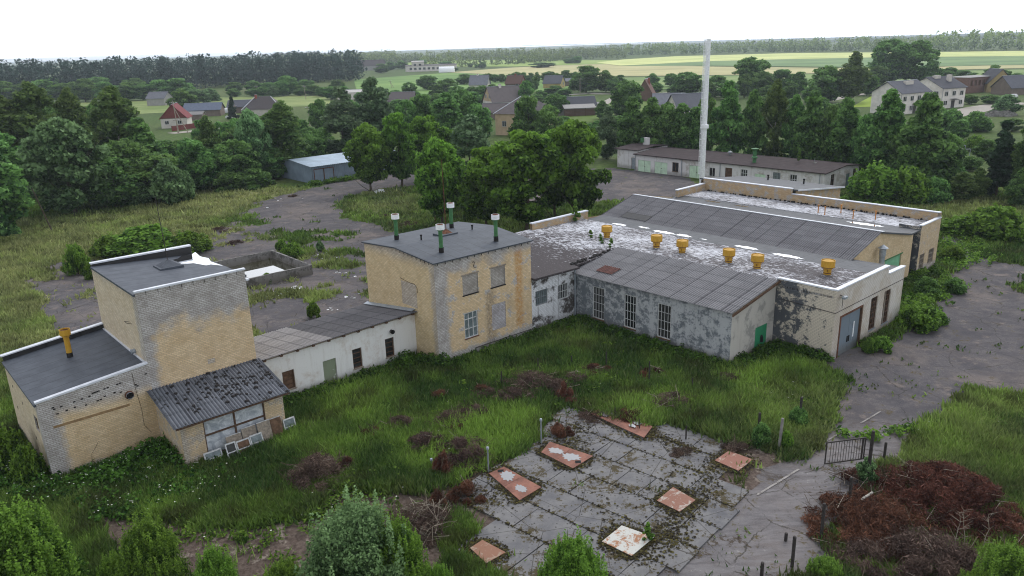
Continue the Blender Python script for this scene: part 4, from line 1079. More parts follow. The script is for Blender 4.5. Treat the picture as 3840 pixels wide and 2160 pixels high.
gx = axis(-62, 76, lambda x: .42, (-6500, 6500))
gy = axis(19, 150, lambda y: .3 if y < 60 else .3 + (y - 60) * .011, (-400, 9000))
XX, YY = np.meshgrid(gx, gy)
asph, dirt, dry, lush = masks(XX.ravel(), YY.ravel())
zz = (fbm(XX.ravel(), YY.ravel(), 9, 5, 3) - .5) * .12 * (1 - asph) * (YY.ravel() < 160)
def ground_mesh():
    nx, ny = len(gx), len(gy)
    V = np.stack([XX.ravel(), YY.ravel(), zz - .02], 1).astype(np.float32)
    i = np.arange(ny - 1)[:, None] * nx + np.arange(nx - 1)[None, :]
    F = np.stack([i, i + 1, i + nx + 1, i + nx], -1).reshape(-1, 4).astype(np.int32)
    me = bpy.data.meshes.new('ground')
    me.vertices.add(len(V)); me.vertices.foreach_set('co', V.ravel())
    me.loops.add(F.size); me.loops.foreach_set('vertex_index', F.ravel())
    me.polygons.add(len(F)); me.polygons.foreach_set('loop_start', np.arange(0, F.size, 4, dtype=np.int32)); me.polygons.foreach_set('loop_total', np.full(len(F), 4, np.int32))
    at = me.attributes.new('gmask', 'FLOAT_COLOR', 'POINT')
    at.data.foreach_set('color', np.stack([asph, dirt, dry, lush], 1).astype(np.float32).ravel())
    a2 = me.attributes.new('lane', 'FLOAT', 'POINT'); lv = np.zeros(len(V)); k = (V[:, 1] < 60) & (np.abs(V[:, 0]) < 60); lv[k] = np.clip(sdist(V[k, 0].astype(float), V[k, 1].astype(float), LANE[0][0]) / 2 + .6, 0, 1); a2.data.foreach_set('value', lv.astype(np.float32))
    me.update(calc_edges=True); return me
t = NT('ground', .95, .15)
at = t.attr('gmask'); s3 = t.sep(at.outputs['Vector']); ob = t.obj()
n1 = t.noise(ob, .9, 8, .7); n2 = t.noise(ob, 4.5, 6, .75); n0 = t.noise(ob, .12, 4, .6); n3 = t.noise(ob, 14, 3, .7)
soil = t.mix(t.step(n2, .3, .7), lin(46, 40, 30), lin(92, 80, 60))
gr = t.mix(t.step(n1, .3, .7), lin(44, 62, 26), lin(84, 104, 48))
dr = t.mix(t.step(n1, .3, .7), lin(92, 98, 56), lin(134, 134, 86))
g_ = t.mix(s3[2], gr, dr)
g_ = t.mix(t.math('MULTIPLY', at.outputs['Alpha'], .5), g_, lin(84, 122, 40))
g_ = t.mix(t.step(n2, .55, .75, 0, .5), g_, soil)
pale = t.mix(t.step(n2, .3, .7), lin(96, 86, 78), lin(140, 130, 120))
dirtc = t.mix(t.step(t.math('ADD', n1, t.math('MULTIPLY', t.math('SUBTRACT', n2, .5), .3)), .54, .6), t.mix(t.step(n2, .3, .7), lin(66, 55, 50), lin(104, 92, 84)), pale)
asc = t.mix(t.step(n1, .25, .75), lin(70, 69, 74), lin(100, 96, 97))
asc = t.mix(t.step(n0, .45, .65, 0, .6), asc, lin(118, 108, 102))
asc = t.mix(t.step(n3, .45, .8, 0, .55), asc, lin(140, 132, 128))
big = t.noise(ob, .3, 7, .75, .6); asc = t.mix(t.step(big, .44, .6, 0, .6), asc, lin(72, 70, 74)); asc = t.mix(t.step(t.noise(ob, .55, 6, .7), .55, .7, 0, .6), asc, lin(134, 122, 114))
ln_ = t.attr('lane').outputs['Fac']; rm = t.n('ShaderNodeMapping'); rm.inputs['Rotation'].default_value = (0, 0, -TH); rm.inputs['Scale'].default_value = (.35, 1.5, 1); t.l(ob, rm.inputs[0]); sk = t.noise(rm.outputs[0], 1.3, 7, .75)
asc = t.mix(t.math('MULTIPLY', ln_, t.step(sk, .35, .65, .2, .9)), asc, lin(122, 119, 120)); asc = t.mix(t.math('MULTIPLY', ln_, t.step(t.math('ADD', t.math('MULTIPLY', sk, .5), t.math('MULTIPLY', n2, .5)), .56, .64, 0, .75)), asc, lin(160, 156, 154)); asc = t.mix(t.math('MULTIPLY', ln_, t.step(t.math('ADD', big, t.math('MULTIPLY', t.math('SUBTRACT', n2, .5), .4)), .56, .62, 0, .85)), asc, lin(66, 56, 42))
wv = t.n('ShaderNodeVectorMath', operation='ADD'); t.l(ob, wv.inputs[0])
nz_ = t.n('ShaderNodeTexNoise'); t.l(ob, nz_.inputs[0]); nz_.inputs['Scale'].default_value = .35; nz_.inputs['Detail'].default_value = 7; nz_.inputs['Roughness'].default_value = .7
t.l(nz_.outputs['Color'], wv.inputs[1])
ck = t.step(t.vor(wv.outputs[0], .26), .013, .002); ck2 = t.step(t.vor(wv.outputs[0], .9), .014, .002)
asc = t.mix(t.math('MULTIPLY', ck, t.step(n1, .4, .56, 0, .75)), asc, lin(50, 47, 40)); asc = t.mix(t.math('MULTIPLY', ck2, t.step(n1, .5, .62, 0, .7)), asc, lin(50, 46, 40))
moss = t.step(t.math('ADD', n1, t.math('MULTIPLY', t.math('SUBTRACT', n2, .5), .5)), .58, .7)
asc = t.mix(t.math('MULTIPLY', moss, .9), asc, t.mix(n2, lin(60, 46, 30), lin(92, 84, 44)))
c_ = t.mix(s3[1], g_, dirtc); c_ = t.mix(t.step(t.math('ADD', s3[0], t.math('MULTIPLY', t.math('SUBTRACT', n2, .5), .5)), .42, .58), c_, asc)
t.bump(t.math('ADD', n2, n3), .5, .03); t.col(c_)
gme = ground_mesh(); gme.materials.append(t.m); tag(link('ground', gme), kind='structure')

# concrete pad of old slabs -----------------------------------------------------------
t = NT('slab_concrete', .92, .2)
ob = t.obj(); n1 = t.noise(ob, 1.0, 7, .7); n2 = t.noise(ob, 6, 6, .75); n3 = t.noise(ob, 24, 3, .7); tv = t.attr('tint').outputs['Fac']
c_ = t.mix(t.step(n1, .3, .7), lin(94, 94, 98), lin(122, 121, 121)); c_ = t.mix(t.math('MULTIPLY', tv, .3), c_, lin(134, 132, 130))
c_ = t.mix(t.step(n2, .58, .7, 0, .5), c_, lin(156, 154, 152)); c_ = t.mix(t.step(n3, .55, .75, 0, .5), c_, lin(78, 77, 76))
m_ = t.step(t.math('ADD', t.noise(ob, .55, 6, .75), t.math('MULTIPLY', t.math('SUBTRACT', n2, .5), .6)), .545, .6)
c_ = t.mix(t.math('MULTIPLY', m_, .9), c_, t.mix(n2, lin(46, 38, 28), lin(84, 74, 40)))
sp = t.step(t.vor(ob, 4.0, 'F1'), .24, .12); c_ = t.mix(t.math('MULTIPLY', sp, t.step(n1, .44, .54, 0, .9)), c_, lin(52, 48, 44))
ck = t.step(t.vor(ob, .45), .012, .003); c_ = t.mix(t.math('MULTIPLY', ck, .7), c_, lin(54, 50, 44))
t.bump(t.math('ADD', n2, n3), .35, .015); t.col(c_); MT['slab'] = t.m
PA = math.radians(6.6); pdu = np.array([math.cos(PA), math.sin(PA)]); pdy = np.array([math.sin(PA), -math.cos(PA)])  # pad axes in (u, y)
def PD(a, b):
    """pad coordinates (a across, b towards the camera's right) to world"""
    q = np.array([-9.9, -13.6]) + a * pdu + b * pdy
    return W(q[0], q[1])
mb = MB(); rr = random.Random(5)
cols = [0, 2.05, 3.95, 6.0, 8.0, 9.9, 11.9, 13.8, -3.1]
rng_ = {0: (.2, 11.8), 1: (.2, 12.4), 2: (.4, 12.6), 3: (.2, 12.4), 4: (-.8, 12.0), 5: (-1.2, 10.2), 6: (4.6, 9.4), 8: (3.6, 9.2)}
for k in (0, 1, 2, 3, 4, 5, 6, 8):
    b, e_ = rng_[k]
    b0 = b
    while b0 < e_:
        L = rr.choice((2.9, 3.0, 1.5, 4.4)); b1 = min(e_, b0 + L)
        if b1 - b0 > .4:
            q = []
            for (a_, c2) in ((cols[k] + .025, b0 + .025), (cols[(k + 1) % 9] - .025, b0 + .025), (cols[(k + 1) % 9] - .025, b1 - .025), (cols[k] + .025, b1 - .025)):
                p = PD(a_ + rr.uniform(-.015, .015), c2 + rr.uniform(-.02, .02)); q.append((p[0], p[1], .075 + rr.uniform(-.012, .012)))
            q = q[::-1] if np.cross(np.array(q[1][:2]) - q[0][:2], np.array(q[2][:2]) - q[1][:2]) < 0 else q
            mb.slab(q, .16, MT['slab'], rr.random())
        b0 = b1
tag(mb.build('concrete_pavement'), kind='structure')

# painted / worn line in the lane
t = NT('lime_streak', .9, .2); n = t.noise(t.obj(), 3, 5, .75); t.col(t.mix(t.step(n, .4, .6), lin(112, 107, 104), lin(154, 150, 146)))
mb = MB()
def strip(pts, w, z, m):
    for (a, b) in zip(pts[:-1], pts[1:]):
        A = G(*a)[:2]; B = G(*b)[:2]; d = (B - A) / np.linalg.norm(B - A); n_ = np.array([-d[1], d[0]]) * w / 2
        q = [(*(A - n_), z), (*(B - n_), z), (*(B + n_), z), (*(A + n_), z)]
        mb.face(q, m)
strip([(1905, 1245), (2010, 1180)], .12, .012, t.m); strip([(2060, 1120), (2130, 1080)], .1, .012, t.m); strip([(2165, 1065), (2215, 1035)], .1, .012, t.m)
tag(mb.build('painted_line'), kind='structure')

# fields, roads -----------------------------------------------------------------------
def field(name, pts, c1, c2, z, sc=.02, stripes=0):
    P = [G(x, y) for x, y in pts]
    t = NT(name, .95, .1); ob = t.obj(); n = t.noise(ob, sc, 5, .6); n2 = t.noise(t.obj((.004, .03, 1)), 1.0, 4, .6)
    t.col(t.mix(t.step(t.math('ADD', t.math('MULTIPLY', n, .5), t.math('MULTIPLY', n2, .5)), .35, .65), c1, c2))
    mb = MB(); mb.face([(p[0], p[1], z) for p in P], t.m); return tag(mb.build(name), kind='structure')
field('meadow', [(-300, 262), (240, 258), (520, 246), (760, 240), (830, 238), (830, 265), (520, 278), (-300, 320)], lin(104, 122, 68), lin(140, 150, 96), .05, .05)
field('green_field', [(890, 200), (1130, 183), (1300, 190), (1500, 200), (1560, 196), (1700, 200), (1300, 235), (900, 240)], lin(92, 124, 66), lin(120, 148, 82), .06)
field('tan_field', [(1130, 182), (1290, 170), (1500, 158), (1800, 168), (2200, 172), (2700, 160), (2700, 168), (2000, 186), (1560, 192), (1300, 190)], lin(158, 154, 112), lin(184, 178, 130), .1)
field('pale_field', [(1500, 158), (1570, 150), (1700, 142), (2000, 134), (2400, 131), (2800, 126), (2800, 140), (2200, 145), (1800, 154), (1560, 166)], lin(174, 184, 116), lin(206, 210, 140), .35)
field('blue_green_field', [(1560, 166), (1800, 152), (2200, 144), (2800, 140), (2800, 160), (2200, 170), (1800, 166)], lin(96, 122, 82), lin(122, 146, 96), .25)
field('olive_field', [(1560, 196), (2000, 188), (2800, 170), (2800, 205), (2000, 225), (1560, 225)], lin(96, 122, 70), lin(130, 148, 90), .15)
field('bright_field', [(880, 166), (1060, 156), (1160, 152), (1560, 152), (1560, 160), (1300, 168), (1150, 168), (1000, 172)], lin(120, 146, 72), lin(150, 168, 92), .3)
field('lawn', [(1400, 262), (1640, 255), (1640, 300), (1400, 310)], lin(84, 106, 50), lin(104, 122, 62), .05, .2)
field('mown_lawn', [(2140, 270), (2200, 238), (2240, 238), (2225, 268)], lin(122, 146, 54), lin(138, 158, 64), .05, .2)
m_rd = plain('road_dust', lin(158, 152, 144), .95, .1, 0, .12, .3)
mb = MB()
for pts, w in (([(430, 336), (505, 328), (560, 322)], 5), ([(1380, 240), (1480, 236), (1560, 237), (1640, 236), (1800, 228)], 6), ([(1500, 270), (1560, 240)], 4), ([(2340, 300), (2400, 288), (2470, 272), (2560, 258)], 9), ([(2040, 262), (2150, 240), (2240, 222)], 4)): strip(pts, w, .06, m_rd)
tag(mb.build('village_road'), kind='structure')

# far ridges
def ridge(name, pts, hs, c, z0=-2, th=300):
    P = [G(x, y) for x, y in pts]; rr = random.Random(len(name)); t = NT(name, .95, .05); n = t.noise(t.obj(), .012, 6, .75)
    t.col(t.mix(t.step(n, .35, .65), (c[0] * .7, c[1] * .7, c[2] * .7, 1), (c[0] * 1.4, c[1] * 1.4, c[2] * 1.3, 1))); mb = MB()
    out = []
    for (a, b, ha, hb) in zip(P[:-1], P[1:], hs[:-1], hs[1:]):
        L = np.linalg.norm(b - a); N = int(L / 28) + 1
        for k in range(N): f = k / N; out.append((a * (1 - f) + b * f, ha * (1 - f) + hb * f + rr.uniform(-1.2, 1.2)))
    for (p, h), (q, g) in zip(out[:-1], out[1:]):
        d = p[:2] / np.linalg.norm(p[:2]) * th; d2 = q[:2] / np.linalg.norm(q[:2]) * th
        mb.face([(p[0], p[1], z0), (q[0], q[1], z0), (q[0] + d2[0] * .2, q[1] + d2[1] * .2, g), (p[0] + d[0] * .2, p[1] + d[1] * .2, h)], t.m)
        mb.face([(p[0] + d[0] * .2, p[1] + d[1] * .2, h), (q[0] + d2[0] * .2, q[1] + d2[1] * .2, g), (q[0] + d2[0], q[1] + d2[1], z0), (p[0] + d[0], p[1] + d[1], z0)], t.m)
    return tag(mb.build(name), kind='structure')
ridge('wooded_hills', [(-300, 163.5), (300, 145), (900, 126), (1400, 113), (1900, 102), (2400, 92), (2900, 82)], [6, 6, 7, 8, 10, 11, 11], lin(52, 66, 50))
ridge('wooded_hills', [(1500, 118), (1900, 112), (2200, 103.5), (2900, 88)], [6, 8, 10, 10], lin(56, 70, 48))

# ------------------------------------------------------------------ foliage meshes
def cards(rng, n, clumps, size, flat=.45, up=.25, asp=.62, inner=.25, rzf=1.0):
    """diamond leaf sprays scattered over clumps [(cx,cy,cz,rx,ry,rz,tint)]; returns (V, tint)"""
    C = np.array(clumps, float); C[:, 5] *= rzf; w = C[:, 3] * C[:, 4] + C[:, 4] * C[:, 5]; idx = rng.choice(len(C), n, p=w / w.sum()); c = C[idx]
    d = rng.normal(size=(n, 3)); d[:, 2] += .25; d /= np.linalg.norm(d, axis=1)[:, None]
    rr = np.where(rng.random(n) < inner, rng.uniform(.3, .8, n), rng.uniform(.82, 1.12, n))
    p = c[:, :3] + d * rr[:, None] * c[:, 3:6]
    nrm = d * flat + rng.normal(size=(n, 3)) * .55 + np.array([0, 0, up]); nrm /= np.linalg.norm(nrm, axis=1)[:, None]
    a = np.cross(nrm, rng.normal(size=(n, 3))); a /= np.linalg.norm(a, axis=1)[:, None] + 1e-9; b = np.cross(nrm, a)
    s = size * rng.uniform(.55, 1.45, n)[:, None]
    V = np.stack([p + a * s, p + b * s * asp - nrm * s * .15, p - a * s, p - b * s * asp - nrm * s * .15], 1)
    ti = np.clip(c[:, 6] + rng.normal(size=n) * .27 + (rr - .9) * .35 + d[:, 2] * .1, 0, 1)  # outer and upward leaves lighter: sky light painted into the tint
    return V.reshape(-1, 3), ti


def profile(kind, f):
    if kind == 'round': return math.sqrt(max(0, 1 - (2 * f - 1) ** 2)) ** .8
    if kind == 'ovate': return (math.sin(math.pi * min(1, f * 1.0) ** .75)) ** .7 if f < 1 else 0
    if kind == 'cone': return max(.05, (1 - f)) ** .85
    if kind == 'tall': return min(1, (1 - f) * 1.9) ** .6 * min(1, .6 + f * 2.0)
    if kind == 'dome': return math.sqrt(max(0, 1 - f * f))
    return 1


def crown_mesh(name, seed, kind, w, h, z0, ncl, n, size, mat, clr=(.16, .3), shoots=0, **k):
    rng = np.random.default_rng(seed); cl = []
    for i in range(ncl):
        f = rng.random() ** (.75 if kind in ('dome', 'cone') else 1.0); r = profile(kind, f) * w / 2
        a = rng.random() * 2 * math.pi; q = rng.random() ** .4 * .86
        cr = w * rng.uniform(*clr) * (.5 + .5 * profile(kind, f)); cr = max(cr, w * .07)
        rad = max(0, r * q - cr * .25)
        cl.append((rad * math.cos(a), rad * math.sin(a), z0 + f * (h - z0) * .94 + .03 * h - cr * .2, cr, cr, cr * rng.uniform(.6, .9), np.clip(.2 + .42 * f + rng.normal() * .2, .03, .95)))  # clump tint rises with height, painting the crown top as lit by the sky
    for _ in range(shoots):
        f = rng.uniform(.25, 1); a = rng.random() * 2 * math.pi; q = profile(kind, f) * w / 2 * rng.uniform(.7, 1.0); cl.append((q * math.cos(a), q * math.sin(a), z0 + f * h * .9 + h * .05, w * .026, w * .026, h * rng.uniform(.09, .2), rng.uniform(.55, .95)))
    V, ti = cards(rng, n, cl, size, **k)
    V[:, 2] = np.maximum(V[:, 2], z0 * .4 + .02)
    return mesh_np(name, V, 4, mat, ti)


def trunk_mesh(name, seed, h, r, limbs, w, mat, z0=.35):
    rr = random.Random(seed); mb = MB(); x = y = 0; p = (0, 0, -.2); N = 6; pts = [p]
    for k in range(1, N + 1):
        x += rr.uniform(-.02, .02) * h; y += rr.uniform(-.02, .02) * h; pts.append((x, y, h * .85 * k / N))
    for k in range(N): mb.tube(pts[k], pts[k + 1], r * (1 - k / N * .85), r * (1 - (k + 1) / N * .85), mat, 7, False)
    for k in range(limbs):
        f = rr.uniform(z0, .8); i = min(N - 1, int(f * N)); b = pts[i]; a = rr.random() * 6.28; L = w * rr.uniform(.25, .42)
        m = (b[0] + math.cos(a) * L * .5, b[1] + math.sin(a) * L * .5, b[2] + L * .35); e = (b[0] + math.cos(a) * L, b[1] + math.sin(a) * L, b[2] + L * .9)
        mb.tube(b, m, r * .4 * (1.1 - f), r * .25 * (1.1 - f), mat, 5, False); mb.tube(m, e, r * .25 * (1.1 - f), r * .08, mat, 5, False)
    o = mb.build(name); me = o.data; bpy.data.objects.remove(o); return me


SP = {}
def species(key, nvar, kind, w, h, z0, ncl, n, size, fol, bark='bark', r=.2, limbs=10, **k):
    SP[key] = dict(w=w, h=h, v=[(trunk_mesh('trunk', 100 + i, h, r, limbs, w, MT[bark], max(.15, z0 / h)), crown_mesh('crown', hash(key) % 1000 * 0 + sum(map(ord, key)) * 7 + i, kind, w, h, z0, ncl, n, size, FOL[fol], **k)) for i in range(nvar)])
species('maple', 4, 'round', 9, 12, 1.6, 90, 16000, .26, 'maple', r=.22, clr=(.07, .15))
species('dark', 4, 'round', 9, 12, .8, 90, 11000, .31, 'dark', r=.25, clr=(.08, .17))
species('darktall', 3, 'tall', 7, 14, .6, 95, 11000, .31, 'dark', r=.22, clr=(.09, .18))
species('birch', 3, 'tall', 7, 15, 1.5, 75, 9000, .27, 'birch', 'birch_bark', r=.16, clr=(.1, .19), up=-.1)
species('silver', 2, 'dome', 11, 10, .2, 130, 18000, .25, 'silver', r=.3, clr=(.05, .11))
species('poplar', 3, 'tall', 7, 15, .5, 70, 9000, .28, 'poplar', r=.2, clr=(.1, .2))
species('spruce', 2, 'cone', 5.5, 14, .3, 85, 7000, .34, 'spruce', r=.18, clr=(.08, .17), up=-.2, flat=.2)
species('bush', 4, 'dome', 4, 2.6, .02, 60, 7000, .13, 'shrub', r=.05, limbs=8, clr=(.08, .17), rzf=1.2, shoots=36)
species('darkbush', 3, 'dome', 4, 2.6, .02, 60, 6000, .14, 'dark', r=.05, limbs=8, clr=(.08, .17), rzf=1.3)
species('willowbush', 2, 'dome', 4, 4, .02, 44, 5000, .17, 'silver', r=.05, limbs=8, clr=(.1, .2))
species('nearbush', 3, 'dome', 4.4, 3.4, .02, 150, 46000, .052, 'shrub', r=.04, limbs=16, clr=(.05, .12), rzf=1.5, shoots=90)
species('nearsilver', 2, 'dome', 4.4, 3.6, .02, 150, 44000, .05, 'silver', r=.04, limbs=16, clr=(.05, .12), rzf=1.4, shoots=50)
species('sapling', 2, 'cone', 1.2, 2.2, .15, 26, 1500, .075, 'shrub', r=.02, limbs=8, clr=(.1, .2))
VAR = {}
CATS = {'spruce': ('spruce_tree', 'tree'), 'maple': ('maple_tree', 'tree'), 'dark': ('broadleaf_tree', 'tree'), 'darktall': ('broadleaf_tree', 'tree'), 'birch': ('birch_tree', 'tree'), 'silver': ('silver_leaved_tree', 'tree'), 'poplar': ('poplar_tree', 'tree'), 'sapling': ('sapling', 'sapling')}
def tree(key, X, Yb, Yt, Wp, label, group=None, z=0.0, P=None, h=None, w=None):
    if P is None:
        P = G(X, Yb, z)
    if h is None: h = max(.4, hgt(P, X, Yt) - z)
    if w is None: w = Wp * mpx(P)
    s = SP[key]; VAR[key] = VAR.get(key, -1) + 1; tr, cr = s['v'][VAR[key] % len(s['v'])]
    nm, cat = CATS.get(key, ('bush', 'bush'))
    r = empty(nm, (P[0], P[1], z), R.uniform(0, 6.28)); tag(r, label, cat, group)
    sx = w / s['w']; sz = h / s['h']
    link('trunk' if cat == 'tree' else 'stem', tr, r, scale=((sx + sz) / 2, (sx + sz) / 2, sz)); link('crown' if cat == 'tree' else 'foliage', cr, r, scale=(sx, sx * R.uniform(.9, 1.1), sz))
    return r
# ------------------------------------------------------------------ trees (print column, foot row, top row, crown width in print px)
T = tree
T('dark', -6, 612, 392, 190, 'dark bushy tree cut off by the left edge of the photo')
T('silver', 188, 535, 298, 275, 'huge domed silver-leaved tree, pale on top, at the left edge of the yard')
T('dark', 292, 522, 395, 165, 'dark round tree against the right flank of the big silver-leaved tree')
T('birch', 40, 470, 236, 170, 'birch with loose crown above the tree cut off by the left edge')
T('birch', 118, 462, 200, 150, 'tallest birch at the far left, standing up behind the big silver-leaved tree')
T('birch', 212, 455, 213, 105, 'narrow birch rising just behind the top of the big silver-leaved tree')
T('dark', 20, 500, 330, 150, 'dark tree between the left edge and the big silver-leaved tree')
T('birch', 320, 470, 214, 165, 'broad tall birch left of the red roofed house')
T('darktall', 375, 480, 290, 130, 'dark tree in front of the red roofed house, right of the broad tall birch')
T('dark', 330, 500, 345, 150, 'dark tree in shade below the broad tall birch')
T('dark', 405, 505, 388, 150, 'bushy dark tree at the edge of the left meadow')
T('willowbush', 432, 515, 402, 100, 'grey-green willow bush, taller of the two at the left meadow edge')
T('willowbush', 360, 518, 458, 66, 'small grey-green willow bush beside the dark trees of the left meadow')
T('willowbush', 478, 505, 430, 44, 'slim pale bush right of the taller grey-green willow bush')
T('birch', 540, 462, 287, 92, 'thin see-through birch in front of the long dark-roofed shed')
T('dark', 505, 480, 350, 130, 'dark tree below the thin see-through birch')
T('silver', 645, 455, 277, 125, 'silvery-topped dark tree left of the tall olive birch near the metal shed')
T('dark', 600, 470, 350, 110, 'dark tree at the foot of the silvery-topped tree')
T('birch', 726, 442, 248, 128, 'tall olive-green birch with visible white stem behind the metal shed')
T('darkbush', 575, 478, 430, 110, 'low dark thicket, left part, along the meadow towards the metal shed')
T('darkbush', 640, 470, 425, 110, 'low dark thicket, right part, beside the metal shed wall')
T('dark', 783, 420, 335, 85, 'dark bushy tree behind the metal shed roof')
T('dark', 808, 338, 250, 62, 'rounded green tree between the tall birch and the pale poplars')
T('poplar', 866, 398, 214, 120, 'pale grey-green poplar, left of the pair behind the bright maples')
T('poplar', 950, 390, 188, 125, 'taller poplar, right of the pair behind the bright maples')
T('spruce', 588, 300, 242, 32, 'small pointed dark spruce beside the white polytunnel')
for x, yb, yt, w_, k, l in ((452, 252, 196, 92, 'dark', 'large light green tree at the foot of the pine wood, left'), (494, 262, 224, 90, 'silver', 'grey willow in front of the pine wood beside the red roofed house'), (530, 254, 222, 70, 'silver', 'round silvery willow at the far meadow edge'), (465, 285, 222, 78, 'dark', 'light green tree right behind the red roof'), (690, 244, 216, 42, 'silver', 'small silvery tree by the leaning pole at the pine wood'), (714, 242, 200, 34, 'dark', 'narrow tree left of the roundest tree below the pine wood'), (726, 240, 190, 62, 'dark', 'roundest dark tree below the pine wood at the meadow end'), (756, 241, 214, 40, 'dark', 'small dark tree right of the roundest tree at the meadow'), (790, 240, 212, 56, 'dark', 'wide low tree at the right end of the meadow'), (835, 250, 216, 50, 'dark', 'pale bushy tree just left of the poplar pair'), (905, 262, 232, 30, 'dark', 'small bushy tree peeping out between the two poplars')):
    T(k, x, yb, yt, w_, l)
T('maple', 934, 480, 312, 120, 'bright green maple with bare lower trunk in front of the metal shed')
T('maple', 1012, 471, 284, 112, 'bright green maple with visible trunk, second from the metal shed')
T('maple', 1078, 455, 288, 110, 'bright maple, third from the metal shed, behind the two with bare trunks')
T('maple', 1122, 440, 318, 90, 'small yellow-green maple top behind the front maple of the grass island')
T('maple', 1112, 568, 348, 150, 'front maple of the grass island, bright yellow-green, left end of the clump')
T('poplar', 1192, 520, 285, 150, 'grey-green tree rising in the gap between the island maples')
T('maple', 1225, 575, 372, 150, 'maple at the lower left of the big central clump')
T('maple', 1325, 590, 326, 215, 'widest maple in the middle of the big central clump')
T('maple', 1448, 556, 302, 175, 'tallest maple, right end of the big central clump beside the asphalt')
T('maple', 1395, 545, 330, 130, 'maple squeezed between the widest and the tallest of the central clump')
for x, yb, yt, w_, k, l in (
        (1125, 375, 230, 112, 'darktall', 'tall dark tree behind the bright maples, left of the hipped roof'), (1070, 372, 236, 90, 'dark', 'dark tree just right of the taller poplar'), (1028, 378, 250, 74, 'dark', 'dark low tree at the right foot of the taller poplar'),
        (1168, 338, 222, 88, 'dark', 'green tree left of the big brown-roofed house'), (1206, 376, 260, 76, 'dark', 'dark tree close to the left corner of the hipped roof'), (1332, 405, 240, 108, 'dark', 'tall dark tree hiding the right end of the hipped roof'),
        (1378, 408, 264, 108, 'dark', 'dark tree right of the one hiding the hipped roof'), (1400, 290, 234, 66, 'dark', 'round tree left of the dark barn with the woodshed'), (1323, 272, 203, 44, 'dark', 'round tree at the right end of the big brown roof'),
        (1474, 233, 165, 94, 'dark', 'large dark tree beside the village road, bigger of two'), (1524, 232, 176, 60, 'dark', 'dark tree right of the large one beside the village road'), (1076, 226, 189, 62, 'dark', 'bushy tree at the left end of the village'), (1126, 236, 198, 62, 'dark', 'dark bushy tree in the gardens at the left of the village'),
        (1168, 212, 186, 56, 'dark', 'dark trees behind the left grey-roofed house of the village'), (1030, 246, 206, 40, 'dark', 'small orchard tree by the left end of the village'), (1215, 256, 214, 50, 'dark', 'garden tree in front of the left grey-roofed house'), (1255, 250, 220, 46, 'dark', 'garden tree behind the big brown-roofed house'),
        (1395, 240, 215, 60, 'dark', 'bush in front of the yellow-gabled house'), (1345, 228, 192, 26, 'dark', 'small round tree right of the brown house with the red gable'), (1515, 300, 252, 40, 'darktall', 'round bush on the lawn right of the dark barn')):
    T(k, x, yb, yt, w_, l)
ROW = 'trees along the field edge behind the village'
for k, (x, yt, w_) in enumerate(((1228, 184, 34), (1246, 187, 26), (1262, 186, 30), (1283, 186, 30), (1300, 180, 30), (1318, 182, 24), (1335, 183, 26), (1352, 181, 20), (1380, 179, 44), (1402, 184, 24), (1425, 176, 40), (1448, 180, 34))):
    T('dark', x, 207, yt, w_, 'small tree, number %s from the left, in the row between village and fields' % ('one two three four five six seven eight nine ten eleven twelve'.split()[k]), ROW)
RB = 'trees in the dense row behind the long garage'
for x, yb, yt, w_, k, l in (
        (1526, 400, 262, 66, 'poplar', 'leftmost tree of the dense row, beside the small garage end block'), (1578, 300, 200, 80, 'dark', 'dark round tree behind the row, left of the tall chimney'), (1590, 402, 240, 84, 'darktall', 'second dark tree from the left in the row behind the garage'), (1636, 404, 242, 78, 'darktall', 'third tree from the left in the row behind the garage, above its stub chimney'),
        (1680, 405, 260, 84, 'dark', 'lower tree fourth from the left behind the garage'), (1712, 405, 258, 84, 'darktall', 'fifth tree from the left behind the garage, left of the tall chimney'), (1748, 405, 268, 76, 'dark', 'low tree just left of the tall chimney behind the garage'), (1775, 395, 232, 50, 'dark', 'tree directly behind the tall chimney'),
        (1826, 410, 199, 90, 'darktall', 'tallest dark tree right of the tall chimney behind the garage'), (1888, 416, 222, 72, 'darktall', 'second dark tree right of the tall chimney'), (1942, 418, 199, 84, 'birch', 'yellowish birch in the middle of the row behind the garage'), (1990, 420, 236, 70, 'darktall', 'dark tree just right of the yellowish birch in the row'),
        (2036, 426, 224, 96, 'darktall', 'broad dark tree above the middle right of the garage roof'), (2085, 430, 262, 70, 'dark', 'dark tree filling the gap behind the right part of the garage'), (2118, 440, 242, 92, 'darktall', 'dark tree above the right end of the garage roof'), (2218, 462, 222, 120, 'darktall', 'pointed dark tree in front of the left pale apartment house'),
        (2166, 450, 290, 80, 'dark', 'dark lower tree left of the pointed one at the apartment house'), (2312, 480, 228, 140, 'darktall', 'large pointed tree in front of the right pale apartment house'), (2266, 470, 318, 100, 'dark', 'dark tree between the two pointed trees of the apartment houses'), (2362, 470, 330, 90, 'dark', 'dark tree right of the large pointed tree')):
    T(k, x, yb, yt, w_, l, RB)
